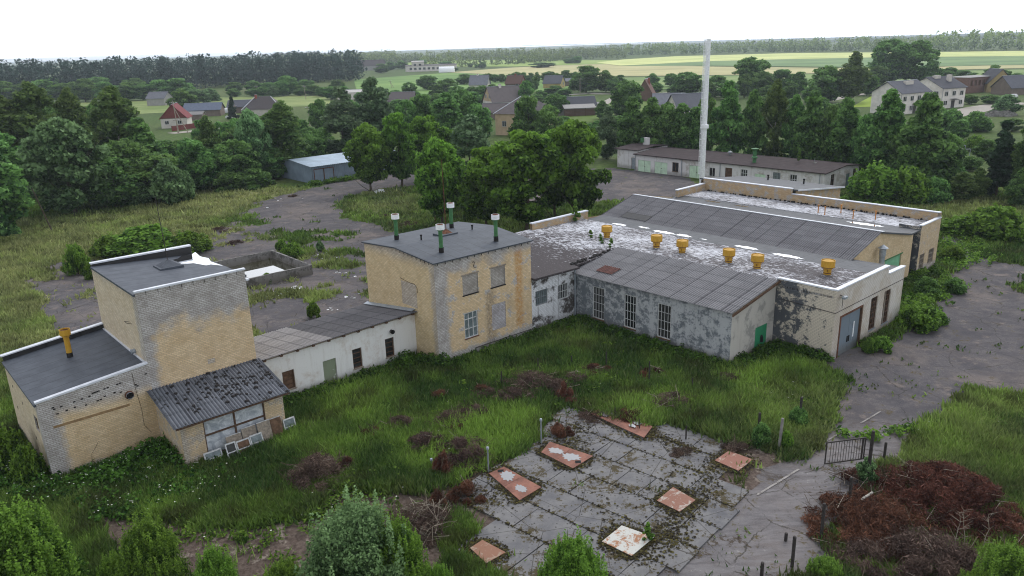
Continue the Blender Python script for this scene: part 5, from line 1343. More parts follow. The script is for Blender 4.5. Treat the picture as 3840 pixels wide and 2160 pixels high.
for x, yb, yt, w_, k, l in (
        (1884, 236, 142, 100, 'dark', 'big dark oak standing against the pale field, right of the chimney'), (1872, 246, 186, 44, 'dark', 'small pointed tree in front of the big dark oak'), (1968, 232, 174, 92, 'dark', 'round tree right of the big dark oak'), (1915, 240, 178, 60, 'dark', 'low dark tree between the oak and the round tree'), (1730, 240, 180, 80, 'dark', 'bushy tree behind the tall chimney near the field'), (1800, 244, 190, 70, 'dark', 'bushy tree just right of the upper chimney'), (2010, 236, 180, 50, 'dark', 'small dark tree left of the thick-crowned tree by the lawn'),
        (2078, 258, 165, 104, 'dark', 'thick-crowned tree left of the slender tree with a bare trunk'), (2140, 258, 127, 88, 'birch', 'tall slender tree with a bare trunk in front of the fields'), (2240, 210, 97, 116, 'dark', 'left half of the giant pair of trees behind the apartment houses'), (2298, 210, 103, 110, 'dark', 'right half of the giant pair of trees behind the apartment houses'), (2338, 212, 152, 66, 'dark', 'shoulder tree at the right of the giant pair'), (2205, 214, 165, 64, 'dark', 'shoulder tree at the left of the giant pair'), (2180, 240, 185, 60, 'dark', 'shrubby tree at the left foot of the giant pair'),
        (2384, 206, 170, 60, 'dark', 'light green bushy tree behind the right apartment house'), (2425, 208, 176, 56, 'dark', 'dark bush behind the brick ruin'), (2494, 206, 163, 56, 'dark', 'dark tree above the right end of the brick ruin'), (2524, 208, 175, 40, 'dark', 'dark tree beside the yellow-gabled house at right'), (2556, 214, 184, 40, 'dark', 'small tree at the far right field edge'),
        (1560, 214, 188, 40, 'dark', 'small tree left of the steep brown roof'), (1640, 214, 184, 40, 'dark', 'small tree right of the steep brown roof'), (1690, 218, 184, 46, 'dark', 'tree between the steep brown roof and the chimney'), (1545, 235, 196, 44, 'dark', 'bush near the village road left of the steep brown roof'),
        (2411, 350, 302, 58, 'dark', 'small apple tree on the right-hand garden plot'), (2506, 495, 302, 110, 'spruce', 'dark dense conifer at the right edge below the rubble heap'), (2574, 505, 285, 90, 'birch', 'weeping pale tree cut off by the right edge'), (2566, 520, 420, 80, 'darktall', 'dark tree at the right edge under the weeping tree'), (2416, 505, 432, 80, 'birch', 'small light green birch between bushes and dark conifer'), (2455, 500, 420, 60, 'birch', 'second small birch beside the dark conifer')):
    T(k, x, yb, yt, w_, l)
for x, yb, yt, w_, k, l in (
        (2200, 505, 418, 150, 'bush', 'bright green bush at the right end of the garage'), (2285, 508, 424, 130, 'bush', 'wide bright bush right of the garage end'), (2350, 512, 450, 100, 'darkbush', 'dark bush right of the wide bright bush'), (2390, 340, 278, 90, 'darkbush', 'dark bush below the right apartment house'), (2452, 330, 282, 90, 'darkbush', 'bush in front of the gravel turning place'), (2350, 330, 270, 80, 'darkbush', 'bush against the wall of the right apartment house'), (2425, 232, 200, 70, 'darkbush', 'bush in front of the brick ruin'), (2530, 290, 238, 76, 'willowbush', 'pale willow bush above the rubble heap'), (2450, 380, 342, 60, 'bush', 'garden bush right of the apple tree'), (2400, 470, 420, 80, 'darkbush', 'dark bush left of the goal frame'),
        (375, 642, 572, 215, 'bush', 'largest green bush in the yard behind the tower block'), (285, 648, 592, 110, 'bush', 'green bush on the left side of the largest yard bush'), (480, 636, 584, 120, 'bush', 'green bush on the right side of the largest yard bush'), (198, 688, 615, 66, 'bush', 'upright light green bush in the left meadow'), (235, 700, 660, 46, 'bush', 'small bush in front of the upright light green bush'),
        (708, 630, 604, 34, 'bush', 'small round bush behind the basin, left of a row of three'), (742, 632, 606, 26, 'bush', 'smallest of the three round bushes behind the basin'), (735, 648, 612, 60, 'bush', 'bush touching the back corner of the concrete basin'), (806, 632, 606, 26, 'willowbush', 'bluish small bush in the yard right of the basin'), (672, 712, 688, 36, 'bush', 'small bush at the front wall of the concrete basin'), (790, 800, 760, 40, 'bush', 'small weed bush in the yard near the tower block'),
        (1180, 556, 528, 40, 'bush', 'low bush on the grass island below the maples'), (2310, 824, 768, 110, 'bush', 'bush growing at the corner of the blue-doored hall'), (2350, 812, 782, 70, 'bush', 'lower bush right of the one at the hall corner'), (2215, 882, 848, 70, 'bush', 'bush under the tall windows of the blue-doored hall'), (2185, 885, 850, 40, 'bush', 'small bush beside the blue double doors'), (2290, 690, 670, 100, 'bush', 'flat bush below the far wing windows'), (2395, 655, 620, 70, 'bush', 'flat bush beside the right-hand road'), (2330, 742, 700, 70, 'darkbush', 'dark bush in the strip beside the right-hand road'), (2400, 735, 700, 60, 'darkbush', 'dark bush at the edge of the right-hand road'),
        (30, 1180, 1078, 120, 'bush', 'thick green bush against the left wall of the low block'), (75, 1215, 1120, 90, 'bush', 'lower green bush at the front corner of the low block'),
        (2500, 600, 520, 150, 'bush', 'flowering thicket at the right edge beyond the road'), (2420, 590, 545, 120, 'bush', 'thicket where the right-hand road disappears'),
        (2005, 1070, 1025, 62, 'darkbush', 'dark bush left of the gate, farther of two'), (1915, 1118, 1068, 62, 'darkbush', 'dark bush left of the gate, nearer of two'), (1975, 1130, 1085, 44, 'bush', 'green bush at the foot of the pale leaning post'), (2175, 1218, 1150, 60, 'willowbush', 'grey-green bush at the foot of the tall gate post')):
    T(k, x, yb, yt, w_, l)
for x, yb, yt, w_, k, l in (
        (70, 1530, 1280, 300, 'nearbush', 'big bush filling the bottom left corner'), (392, 1490, 1314, 175, 'nearbush', 'upright bush right of the one filling the bottom left corner'), (300, 1500, 1398, 110, 'nearbush', 'low bush between the bottom left corner bush and the upright one'), (548, 1500, 1386, 135, 'nearbush', 'bush with pointed shoots at the bottom edge, left of the silvery bush'), (905, 1515, 1284, 320, 'nearsilver', 'big silvery-leaved bush at the bottom edge'), (1010, 1500, 1328, 180, 'nearbush', 'green bush at the right flank of the silvery-leaved bush'), (720, 1500, 1418, 115, 'nearbush', 'low green bush at the left foot of the silvery-leaved bush'), (1110, 1510, 1425, 90, 'nearbush', 'low bush at the bottom edge left of the slabs'), (1445, 1530, 1368, 215, 'nearbush', 'light green bush at the bottom edge in front of the concrete slabs'), (2545, 1540, 1384, 235, 'nearbush', 'bright green bush in the bottom right corner'), (2450, 1530, 1438, 115, 'nearbush', 'low bush left of the bottom right corner bush'), (2075, 1450, 1408, 95, 'nearbush', 'small green bush at the near end of the brush heap')):
    T(k, x, yb, yt, w_, l)
for k, (q, h_) in enumerate((((345, 480), .9), ((405, 505), .9), ((470, 540), 1.0))):
    P = G((2000 + q[0] / 1.61) / K, (600 + q[1] / 1.61) / K, 4.72); T('sapling', 0, 0, 0, 0, ('left', 'middle', 'right')[k] + ' of three saplings sprouting on the flaking hall roof', None, 4.74, P, h_, .8)
P = W(25.9, 11.0); T('sapling', 0, 0, 0, 0, 'yellow-green sapling growing behind the brick parapet of the hall', None, 4.72, (*P, 4.72), 2.3, 1.3)
P = W(83.2, 17.6); T('sapling', 0, 0, 0, 0, 'little tree growing on the brown garage roof', None, 3.3, (*P, 3.3), 1.9, 1.2)

LW = 'trees inside the dense left wood'
for x, yb, yt, w_ in ((80, 400, 240, 110), (150, 410, 245, 110), (260, 400, 262, 90), (40, 430, 270, 120), (110, 440, 290, 120), (290, 430, 290, 100), (230, 440, 300, 110), (420, 430, 352, 90), (455, 420, 352, 70), (500, 430, 366, 80), (470, 460, 390, 100), (530, 440, 350, 60), (565, 440, 352, 80), (620, 430, 335, 80), (590, 420, 345, 60), (680, 430, 320, 90), (690, 450, 370, 100), (600, 440, 318, 90), (570, 440, 332, 70), (690, 440, 300, 80), (480, 430, 346, 60), (790, 410, 318, 80), (640, 440, 312, 90), (515, 400, 300, 60), (560, 400, 305, 70), (600, 400, 296, 80), (690, 400, 286, 80), (765, 400, 300, 70), (815, 385, 320, 64), (765, 420, 345, 60), (345, 440, 300, 110), (390, 460, 352, 100), (60, 500, 380, 120), (0, 540, 400, 120)):
    T('dark', x, yb, yt, w_, 'dark tree standing inside the dense wood left of the metal shed', LW)
for x, yb, yt, w_ in ((10, 262, 204, 80), (60, 260, 212, 70), (110, 258, 200, 80), (160, 256, 208, 70), (215, 256, 198, 80), (270, 256, 204, 70), (320, 254, 206, 70), (360, 252, 210, 70), (410, 250, 200, 76), (40, 240, 196, 70), (140, 236, 194, 70), (250, 236, 192, 70), (340, 232, 196, 60), (590, 232, 206, 50), (640, 230, 202, 50), (680, 230, 206, 46), (770, 228, 200, 50), (850, 226, 200, 46), (590, 244, 222, 40), (640, 243, 222, 44), (665, 243, 218, 40), (815, 243, 220, 50), (860, 243, 216, 50)):
    T('dark', x, yb, yt, w_, 'light green bushy tree along the foot of the dark pine wood', 'bushy trees along the pine wood')
for x, yb, yt, w_ in ((1000, 262, 226, 50), (1045, 262, 230, 44), (1100, 250, 212, 50), (1150, 250, 215, 44), (1190, 245, 217, 40), (1240, 240, 212, 36), (1330, 232, 208, 40), (1360, 250, 226, 40), (1420, 245, 222, 44), (1445, 228, 206, 36), (1100, 300, 250, 60), (1150, 300, 258, 50), (1215, 318, 285, 50), (1370, 330, 284, 60), (1410, 345, 304, 60), (1560, 235, 205, 50), (1590, 262, 234, 46), (1650, 235, 208, 40), (1700, 238, 212, 50), (1780, 250, 205, 50), (1830, 250, 205, 60), (1930, 250, 215, 50), (1985, 250, 205, 50), (2040, 262, 215, 50), (2110, 300, 258, 60), (2060, 300, 245, 60), (1990, 300, 248, 60), (1930, 290, 238, 60), (1560, 330, 290, 60), (1500, 350, 304, 50), (1530, 316, 276, 40), (2490, 262, 238, 50), (2440, 262, 238, 44), (2545, 330, 298, 60), (2480, 400, 350, 70), (2550, 430, 370, 80), (2440, 430, 392, 60), (2380, 420, 375, 60), (1000, 300, 250, 80), (1050, 290, 242, 80), (1100, 282, 234, 70), (1150, 285, 237, 70), (1192, 272, 230, 60), (1238, 264, 230, 44), (1362, 300, 264, 70), (1350, 262, 238, 50), (1160, 330, 264, 80), (1090, 330, 264, 80), (1040, 330, 272, 80), (880, 300, 250, 60), (930, 300, 252, 60), (1420, 320, 292, 50), (1340, 345, 290, 60), (1640, 300, 262, 50), (1560, 290, 250, 60)):
    T('dark', x, yb, yt, w_, 'bushy garden tree growing between the houses of the village', 'garden trees of the village')

# pine wood and far woods -------------------------------------------------------------
def wood(name, lines, label, seed, mats, step, rowstep, kinds, cards_n, size):
    """trees of a far wood merged: lines = (print polyline of the near edge, depth m, height lo, hi)"""
    rng = np.random.default_rng(seed); VV = []; TT = []
    for pts, dep, h0, h1 in lines:
        P = [G(*p)[:2] for p in pts]
        for A, B in zip(P[:-1], P[1:]):
            L = np.linalg.norm(B - A); d = (B - A) / L; away = (A + B) / np.linalg.norm(A + B)
            for r_ in np.arange(0, dep, rowstep):
                for s_ in np.arange(0, L, step):
                    p = A + d * (s_ + rng.uniform(-.5, .5) * step) + away * (r_ + rng.uniform(-.5, .5) * rowstep); h = rng.uniform(h0, h1) * (.88 if r_ == 0 else 1); kind = kinds[int(rng.random() * len(kinds))]; base = rng.random()
                    cl = []  # clump tints below grow lighter upward, sky light put into the colour
                    if kind == 'con':
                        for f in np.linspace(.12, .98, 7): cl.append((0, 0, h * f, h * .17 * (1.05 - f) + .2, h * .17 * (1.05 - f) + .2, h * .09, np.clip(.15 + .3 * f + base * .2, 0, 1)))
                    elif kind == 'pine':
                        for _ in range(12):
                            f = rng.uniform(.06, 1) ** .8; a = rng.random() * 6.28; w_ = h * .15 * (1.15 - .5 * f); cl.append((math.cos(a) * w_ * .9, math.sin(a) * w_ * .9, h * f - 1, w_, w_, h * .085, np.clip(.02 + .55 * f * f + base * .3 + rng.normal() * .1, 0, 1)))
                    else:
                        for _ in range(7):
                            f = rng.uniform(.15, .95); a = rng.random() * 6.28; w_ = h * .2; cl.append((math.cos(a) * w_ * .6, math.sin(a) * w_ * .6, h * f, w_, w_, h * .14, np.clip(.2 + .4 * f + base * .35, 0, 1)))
                    n_ = cards_n if r_ < rowstep * 2 else cards_n * 2 // 3
                    V, ti = cards(rng, n_, cl, size * h / 22, inner=.15); V[:, 0] += p[0]; V[:, 1] += p[1]; VV.append(V); TT.append(ti)
    me = mesh_np(name, np.concatenate(VV), 4, mats, np.concatenate(TT)); return tag(link(name, me), label, 'wood', kind='stuff')
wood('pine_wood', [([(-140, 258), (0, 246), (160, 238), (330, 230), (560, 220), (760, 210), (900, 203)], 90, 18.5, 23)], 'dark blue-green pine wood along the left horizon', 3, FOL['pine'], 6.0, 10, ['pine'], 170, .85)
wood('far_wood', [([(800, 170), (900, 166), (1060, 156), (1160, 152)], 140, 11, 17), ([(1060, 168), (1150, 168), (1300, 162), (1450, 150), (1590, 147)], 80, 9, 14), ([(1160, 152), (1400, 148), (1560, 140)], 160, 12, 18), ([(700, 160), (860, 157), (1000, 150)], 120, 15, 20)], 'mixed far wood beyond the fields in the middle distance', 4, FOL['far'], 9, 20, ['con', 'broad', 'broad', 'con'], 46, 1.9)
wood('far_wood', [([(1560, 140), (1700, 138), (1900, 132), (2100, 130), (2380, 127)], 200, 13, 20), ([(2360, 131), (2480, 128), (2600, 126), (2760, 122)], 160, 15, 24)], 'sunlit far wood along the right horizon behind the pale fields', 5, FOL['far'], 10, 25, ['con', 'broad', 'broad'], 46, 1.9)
for x, yb, yt, w_, l in ((1432, 160, 147, 34, 'round bush clump in the far field, left'), (1452, 160, 141, 34, 'tallest bush at the far field edge'), (1364, 170, 157, 70, 'flat dark copse in the middle of the tan field'), (1213, 172, 156, 26, 'dark bush in the tan field left of the flat copse'), (1183, 170, 158, 16, 'small dark bush beside the far tan field'), (1198, 171, 162, 12, 'tiny bush between two bushes of the far tan field'), (1147, 178, 170, 14, 'tiny bush right of the white tent'), (985, 176, 155, 40, 'dark tree left of the ruined farm building'), (1012, 174, 152, 40, 'tree behind the ruined farm building'), (1120, 172, 153, 40, 'dark tree at the right end of the ruined farm building'), (1060, 168, 150, 40, 'tree behind the middle of the ruined farm building'), (960, 184, 160, 50, 'trees beside the far grey barn')):
    T('dark', x, yb, yt, w_, l)

# ------------------------------------------------------------------ grass and weeds
rng = np.random.default_rng(11)
NT_ = 290000
X = rng.uniform(-380, 2960, NT_); Y = 470 + (1520 - 470) * rng.random(NT_) ** .85
d = (X * K - 1920)[:, None] * RGT - (Y * K - 1080)[:, None] * UPV + FPX * FWD
tt = -HCAM / d[:, 2]; GP = d * tt[:, None]; GP[:, 2] = 0
uu = (GP[:, :2] - ORG) @ UX; yy = (GP[:, :2] - ORG) @ YX
def inside(u0, u1, y0, y1): return (uu > u0) & (uu < u1) & (yy > y0) & (yy < y1)
blk = inside(-24.5, -18.5, 2.4, 11.3) | inside(-18.8, -12.2, -1.5, 11.3) | inside(-12.4, 0, 2.7, 9.3) | inside(0, 9.3, -.05, 9.1) | inside(9.2, 20, 0, 11.6) | inside(14.25, 20.1, -14.8, .2) | inside(19.9, 31.4, -19.4, 11.6) | inside(30, 44.5, -15.3, 11.6) | inside(43, 49.1, -15.5, 11.5) | inside(49, 60, -.4, 12.2) | inside(78.2, 89.3, 10.7, 51.3) | inside(33, 52.6, 80.3, 93.6) | inside(-1.5, 5.6, 28.9, 38.2)
a_, dd_, dr_, lu_ = masks(GP[:, 0], GP[:, 1])
# keep off the slabs
rel = np.stack([uu, yy], 1) - np.array([-9.9, -13.6]); pa = rel @ pdu; pb = rel @ pdy
onpad = np.zeros(NT_, bool)
for k in (0, 1, 2, 3, 4, 5, 6, 8): onpad |= (pa > cols[k]) & (pa < cols[(k + 1) % 9]) & (pb > rng_[k][0]) & (pb < rng_[k][1])
bz = sdist(GP[:, 0], GP[:, 1], poly([(2010, 1449), (2080, 1310), (2190, 1180), (2320, 1165), (2480, 1230), (2620, 1330), (2620, 1520), (1960, 1520)])) > 0
keep = (~blk) & (rng.random(NT_) < np.clip(1 - a_ * .997, 0, 1) * np.clip(1 - dd_ * .993, 0, 1) * np.where(onpad, .006, 1) * np.where(bz, .25, 1))
GP = GP[keep]; a_, dr_, lu_ = a_[keep], dr_[keep], lu_[keep]; N = len(GP)
dist = np.linalg.norm(GP - CAM, axis=1)
patch = fbm(GP[:, 0], GP[:, 1], 2.2, 41, 3)
h = (.22 + .42 * patch + .12 * rng.random(N)) * (1 - .55 * a_) * (.9 + .35 * lu_); wd = .012 + .0011 * dist
NB = 4
base = GP[:, None, :] + np.concatenate([rng.normal(size=(N, NB, 2)) * (.09 + .0022 * dist)[:, None, None], np.zeros((N, NB, 1))], 2)
ang = rng.uniform(0, 6.28, (N, NB)); side = np.stack([np.cos(ang), np.sin(ang), 0 * ang], -1)
lean = rng.normal(size=(N, NB, 3)) * .38; lean[..., 2] = 1
hh = (h[:, None] * rng.uniform(.6, 1.25, (N, NB)))[..., None]
tip = base + lean * hh; wv_ = (wd[:, None] * rng.uniform(.7, 1.4, (N, NB)))[..., None]
V = np.stack([base - side * wv_, base + side * wv_, tip], 2).reshape(-1, 3)
c0 = np.array(lin(62, 90, 42)[:3]); c1 = np.array(lin(132, 164, 72)[:3]); c2 = np.array(lin(166, 168, 114)[:3]); c3 = np.array(lin(74, 78, 46)[:3])
mixn = np.clip(fbm(GP[:, 0], GP[:, 1], 2.6, 51, 4) * 2.4 - .95 + lu_ * .6, 0, 1)[:, None]
cc = c0 * (1 - mixn) + c1 * mixn; k_ = np.clip(dr_ * .75 + rng.normal(size=N) * .1, 0, .9)[:, None]; cc = cc * (1 - k_) + c2 * k_
k_ = np.clip(fbm(GP[:, 0], GP[:, 1], 1.4, 61, 3) * 3.2 - 1.7, 0, .75)[:, None]; cc = cc * (1 - k_) + c3 * k_
ct = np.repeat(cc[:, None, :], NB, 1) * rng.uniform(.7, 1.35, (N, NB, 1)); ct = np.repeat(ct.reshape(-1, 3), 3, 0)
me = mesh_np('grass', V, 3, MT['blade'], ct); tag(link('grass', me), 'tall unmown grass over the open ground around the factory', 'grass', kind='stuff')

def weeds(name, spots, n, size, fol, label, seed, flowers=0):
    rng = np.random.default_rng(seed); cl = []
    for (pts, wid, hmax, cnt) in spots:
        P = [W(*p) for p in pts]
        for _ in range(cnt):
            i = rng.integers(len(P) - 1); f = rng.random(); p = P[i] * (1 - f) + P[i + 1] * f + rng.normal(size=2) * wid * .5; r = rng.uniform(.18, .5); hz = hmax * rng.uniform(.35, 1)
            cl.append((p[0], p[1], hz * .5, r, r, hz * .55, np.clip(rng.normal(.45, .2), 0, 1)))
    V, ti = cards(rng, n, cl, size, up=.6, flat=.3); V[:, 2] = np.maximum(V[:, 2], .01)
    o = link(name, mesh_np(name, V, 4, FOL[fol], ti)); tag(o, label, 'weeds', kind='stuff')
    if flowers:
        c = np.array(cl)[rng.choice(len(cl), flowers)]; p = c[:, :3] + rng.normal(size=(flowers, 3)) * c[:, 3:6] * np.array([.6, .6, .2]); p[:, 2] = c[:, 2] + c[:, 5] * rng.uniform(.8, 1.15, flowers); s = rng.uniform(.022, .06, flowers)[:, None]
        q = np.array([[1, 0, 0], [0, 1, 0], [-1, 0, 0], [0, -1, .2]]); V = p[:, None, :] + q[None] * s[:, None, :]
        tag(link('white_flowers', mesh_np('white_flowers', V.reshape(-1, 3), 4, MT['flower'], None), o), kind='stuff')
weeds('nettles', [([(-24.2, .9), (-19.2, 1.2)], 1.6, .75, 260), ([(-24, -1.5), (-18, -3.5)], 2.2, .55, 200), ([(-19.2, 1.6), (-19.0, -.8)], .6, 1.1, 60), ([(-26.5, 7), (-25.2, 2)], 1.4, 1.0, 120)], 26000, .095, 'nettle', 'dark nettles with white flower heads below the low block', 21, 420)
weeds('wall_weeds', [([(-11.5, 2.2), (-.5, 1.9)], .9, .6, 200), ([(-2.0, 2.0), (-.3, .5), (.2, -.6)], .8, 1.1, 90), ([(.3, -.5), (9, -.6), (14, -.8)], .8, .55, 190), ([(13.6, -.6), (13.5, -15)], .8, .7, 260), ([(14.5, -15.4), (19.5, -15.6), (19.6, -18.8)], .9, .8, 200), ([(24.8, -19.9), (31, -20)], .6, .5, 60), ([(31.8, -15.9), (43, -16.3), (49, -16.2)], 1.0, .6, 180)], 36000, .1, 'nettle', 'dark green weeds crowding the foot of the factory walls', 22)
weeds('road_weeds', [([(33, -19), (38, -18.5), (45, -18)], 2.0, .6, 200), ([(50, -17), (60, -14)], 3, .7, 160), ([(10, -25), (18, -31), (24, -36)], .8, .5, 120), ([(31.5, -79 + 158), (45, 79.5)], .9, .9, 160), ([(60, -4), (75, 0), (76, 12)], 3, .8, 200)], 22000, .12, 'shrub', 'leafy weeds in patches beside the right-hand road and the shed', 23, 160)
mid = [([(-8, 3 - 8), (-2, -9), (6, -8), (12, -12)], 4.5, .5, 240), ([(-12, -8), (-6, -10)], 3.5, .5, 160), ([(8, -18), (14, -20)], 3, .45, 140), ([(-22, -8), (-12, -12)], 3, .35, 160)]
weeds('meadow_herbs', mid, 16000, .09, 'shrub', 'light green herbs standing among the grass of the front yard', 24, 60)
# ------------------------------------------------------------------ dry brush
def brush(X, Y, wpx, hm, label, fol='deadgrey', nst=90, ncd=900, dpx=None, size=.08, group='dry brush heaps', upright=.35, pale=.12, name='brush_heap', sl=1.0):
    rng = np.random.default_rng(int(X * 7 + Y)); P = G(X, Y); m = mpx(P); rx = wpx * m / 2; ry = rx * .8 if dpx is None else dpx
    r = empty(name, (P[0], P[1], 0)); tag(r, label, 'brush', group)
    n = nst; a = rng.uniform(0, 6.28, n); q = rng.random(n) ** .5
    c = np.stack([np.cos(a) * q * rx, np.sin(a) * q * ry, hm * (1 - q ** 2) * rng.uniform(.1, 1.0, n)], 1)
    L = rng.uniform(.35, 1.3, n) * sl * min(1.6, .5 + rx * .5); th = rng.uniform(0, 6.28, n); el = rng.normal(0, upright, n)
    dv = np.stack([np.cos(th) * np.cos(el), np.sin(th) * np.cos(el), np.sin(el)], 1) * L[:, None] / 2
    A = c - dv; B = c + dv; A[:, 2] = np.maximum(A[:, 2], .02); B[:, 2] = np.maximum(B[:, 2], .03); B += rng.normal(size=(n, 3)) * .05
    mb = MB()
    for k in range(n):
        w_ = rng.uniform(.008, .02); mb.tube(A[k], B[k], w_, w_ * .4, MT['twig_pale'] if rng.random() < pale else MT['twig'], 4, False)
    mb.build('sticks', r)
    cl = []
    for k in range(max(8, int(rx * ry * 9))):
        a = rng.uniform(0, 6.28); q = rng.random() ** .5; s_ = rng.uniform(.2, .42) * min(1.5, .5 + rx * .4)
        cl.append((math.cos(a) * q * rx * .92, math.sin(a) * q * ry * .92, hm * (1 - q ** 2) * .55, s_, s_, max(.1, hm * (1 - .7 * q) * .45), np.clip(rng.normal(.4, .25), 0, 1)))
    n = ncd; C = np.array(cl)[rng.integers(len(cl), size=n)]; dd = rng.normal(size=(n, 3)); dd /= np.linalg.norm(dd, axis=1)[:, None]; p = C[:, :3] + dd * C[:, 3:6] * rng.uniform(.5, 1.1, (n, 1))
    ax = rng.normal(size=(n, 3)); ax /= np.linalg.norm(ax, axis=1)[:, None]; bx = np.cross(ax, rng.normal(size=(n, 3))); bx /= np.linalg.norm(bx, axis=1)[:, None]; s_ = size * rng.uniform(.6, 1.7, (n, 1))
    V = np.stack([p - ax * s_, p + bx * s_ * .16, p + ax * s_, p - bx * s_ * .16], 1); V[..., 2] = np.maximum(V[..., 2], .01)
    link('dry_foliage', mesh_np('dry_foliage', V.reshape(-1, 3), 4, FOL[fol], np.clip(C[:, 6] + rng.normal(size=n) * .2, 0, 1)), r)
    return r
B_ = brush
B_(2200, 1330, 340, 1.3, 'long reddish brown brush heap, left part, along the fence posts at bottom right', 'dead', 160, 30000, 3.2, .1)
B_(2380, 1265, 350, 1.8, 'highest part of the reddish brown brush heap at bottom right', 'dead', 170, 40000, 3.8, .1)
B_(2300, 1425, 440, 1.2, 'dark nearest part of the brush heap with pale bare sticks at bottom right', 'deadgrey', 200, 34000, 3.2, .1, pale=.25)
B_(2540, 1345, 170, 1.0, 'orange-brown brush heap touching the right edge above the corner bush', 'dead', 120, 9000, 1.8, .085)
B_(2170, 1215, 150, .8, 'dark small brush tip of the heap beside the tall gate post', 'dead', 120, 5000, 1.2, .085)
B_(802, 1205, 180, 1.5, 'grey-brown brush heap right of the leaning window sashes', 'deadgrey', 240, 12000, 1.9, .085)
B_(1065, 1322, 190, 1.0, 'grey heap of bare sticks left of the concrete slabs', 'deadgrey', 420, 8000, 1.7, .08, pale=.4)
B_(1172, 1150, 170, 1.2, 'dark brown brush heap beside the taller capped pipe', 'deadgrey', 170, 11000, 1.8, .085)
B_(1130, 1070, 150, .95, 'dark brush heap in the grass below the two-storey block', 'deadgrey', 120, 7000)
B_(1340, 970, 170, .95, 'wide grey brush patch in the middle of the front yard', 'deadgrey', 140, 8000)
B_(1235, 1005, 130, .8, 'thin grey brush patch left of the middle one in the front yard', 'deadgrey', 80, 4500)
B_(1445, 965, 90, 1.0, 'grey brush heap right of the upright rusty-red bush', 'deadgrey', 70, 2500)
B_(1692, 1018, 130, .9, 'low grey stick heap above the slabs, right of the warped plate', 'deadgrey', 160, 6000, pale=.3)
B_(1842, 958, 80, .8, 'small grey stick heap near the green door', 'deadgrey', 60, 3000)
B_(1718, 1142, 70, .3, 'dark grey stick heap at the upper right slab edge', 'deadgrey', 60, 1600)
B_(1852, 1130, 74, .55, 'brown twig bundle lying over the small rusty plate near the gate', 'deadgrey', 130, 2200, pale=.2)
B_(1500, 1048, 120, .35, 'dark flat brush mat along the top edge of the slabs', 'deadgrey', 70, 2600)
for x, y, w_, h_, l in ((1075, 1128, 130, 1.0, 'brown brush heap between the rusty bushes and the passage, lower left'), (1190, 1050, 120, .9, 'brown brush heap in the grass left of the grey front yard patches'), (1290, 1008, 130, .95, 'dark brown brush heap just left of the tall rusty-red bush'), (1405, 985, 90, .9, 'brown brush heap touching the tall rusty-red bush'), (1500, 940, 90, .8, 'faint brown brush heap in the grass toward the grey annex'), (1010, 1075, 90, .8, 'brown weedy heap in the grass below the passage door'), (1640, 950, 90, .8, 'thin brown heap in the grass before the tall windows')):
    B_(x, y, w_, h_, l, 'deadgrey' if x % 4 else 'dead', 80, int(2500 + w_ * 45), None, .09)
RD = 'dried rusty-red bushes'
for x, y, w_, h_, l in ((1424, 1010, 50, 1.35, 'tall upright rusty-red dried bush in the middle of the front yard'), (1116, 1192, 46, 1.2, 'upright rusty-red dried bush left of the dark brown brush heap'), (1180, 1252, 84, .7, 'fan-shaped rusty-red brush beside the left rusty plate'), (1412, 1092, 60, .6, 'rusty-red twig heap on the top left corner of the slabs'), (1102, 1275, 36, .8, 'small rusty-red bush at the left tip of the slabs'), (1152, 1092, 50, .5, 'rusty-red patch in the grass above the dark brown brush heap'), (1580, 1052, 80, .35, 'flat rusty-red twigs behind the warped plate'), (938, 1098, 60, .45, 'rusty-brown dry stalks right of the lean-to, in the grass'), (872, 1180, 44, .5, 'rusty twigs on the top of the grey-brown heap by the sashes'), (1215, 990, 50, .45, 'small rusty patch left of the grey brush patches'), (1105, 1002, 40, .4, 'small rusty patch in the grass under the passage end')):
    B_(x, y, w_ * 1.15, h_ + .3, l, 'dead', 60, int(1500 + w_ * 70 * h_ * 1.2), None, .075, RD, .9, .05)
HP = 'small brown heaps in the back yard'
for x, y, w_, h_, l in ((556, 580, 60, .6, 'brown heap at the far end of the largest yard bush'), (592, 612, 40, .5, 'small brown heap left of the concrete basin'), (1030, 566, 60, .6, 'dark heap behind the two-storey block'), (972, 545, 36, .4, 'small brown heap on the grass island'), (737, 494, 24, .35, 'dark clod heap on the yard in front of the metal shed')):
    B_(x, y, w_, h_, l, 'deadgrey', 50, 1600, None, .1, HP)
# dead saplings and logs on the big heap
mb = MB(); P = G(2172, 1292); r = empty('birch_log', (P[0], P[1], .75), .4); tag(r, 'white birch log lying on the brush heap at bottom right', 'log'); mb.tube((-.55, 0, 0), (.5, .05, .25), .07, .055, MT['birch_bark'], 8); mb.build('log', r)
for k, (x, y, yt, l) in enumerate(((2395, 1400, 1290, 'bare pale dead sapling standing in the dark brush, left'), (2430, 1390, 1280, 'bare pale dead sapling standing in the dark brush, middle'), (2470, 1385, 1300, 'bare pale dead sapling standing in the dark brush, right'), (2290, 1235, 1170, 'thin bare sapling at the top of the brush heap'))):
    P = G(x, y); hz = hgt(P, x, yt); r = empty('dead_sapling', (P[0], P[1], 0)); tag(r, l, 'sapling', 'dead saplings in the brush'); mb = MB(); p = (0, 0, 0); rr = random.Random(k)
    for q in range(5):
        n_ = (p[0] + rr.uniform(-.12, .12), p[1] + rr.uniform(-.1, .1), hz * (q + 1) / 5); mb.tube(p, n_, .022 - q * .003, .019 - q * .003, MT['twig_pale'], 5, False)
        for _ in range(3): a = rr.random() * 6.28; L = rr.uniform(.2, .55); mb.tube(n_, (n_[0] + math.cos(a) * L, n_[1] + math.sin(a) * L, n_[2] + L * .7), .009, .003, MT['twig_pale'], 4, False)
        p = n_
    mb.build('stem', r)

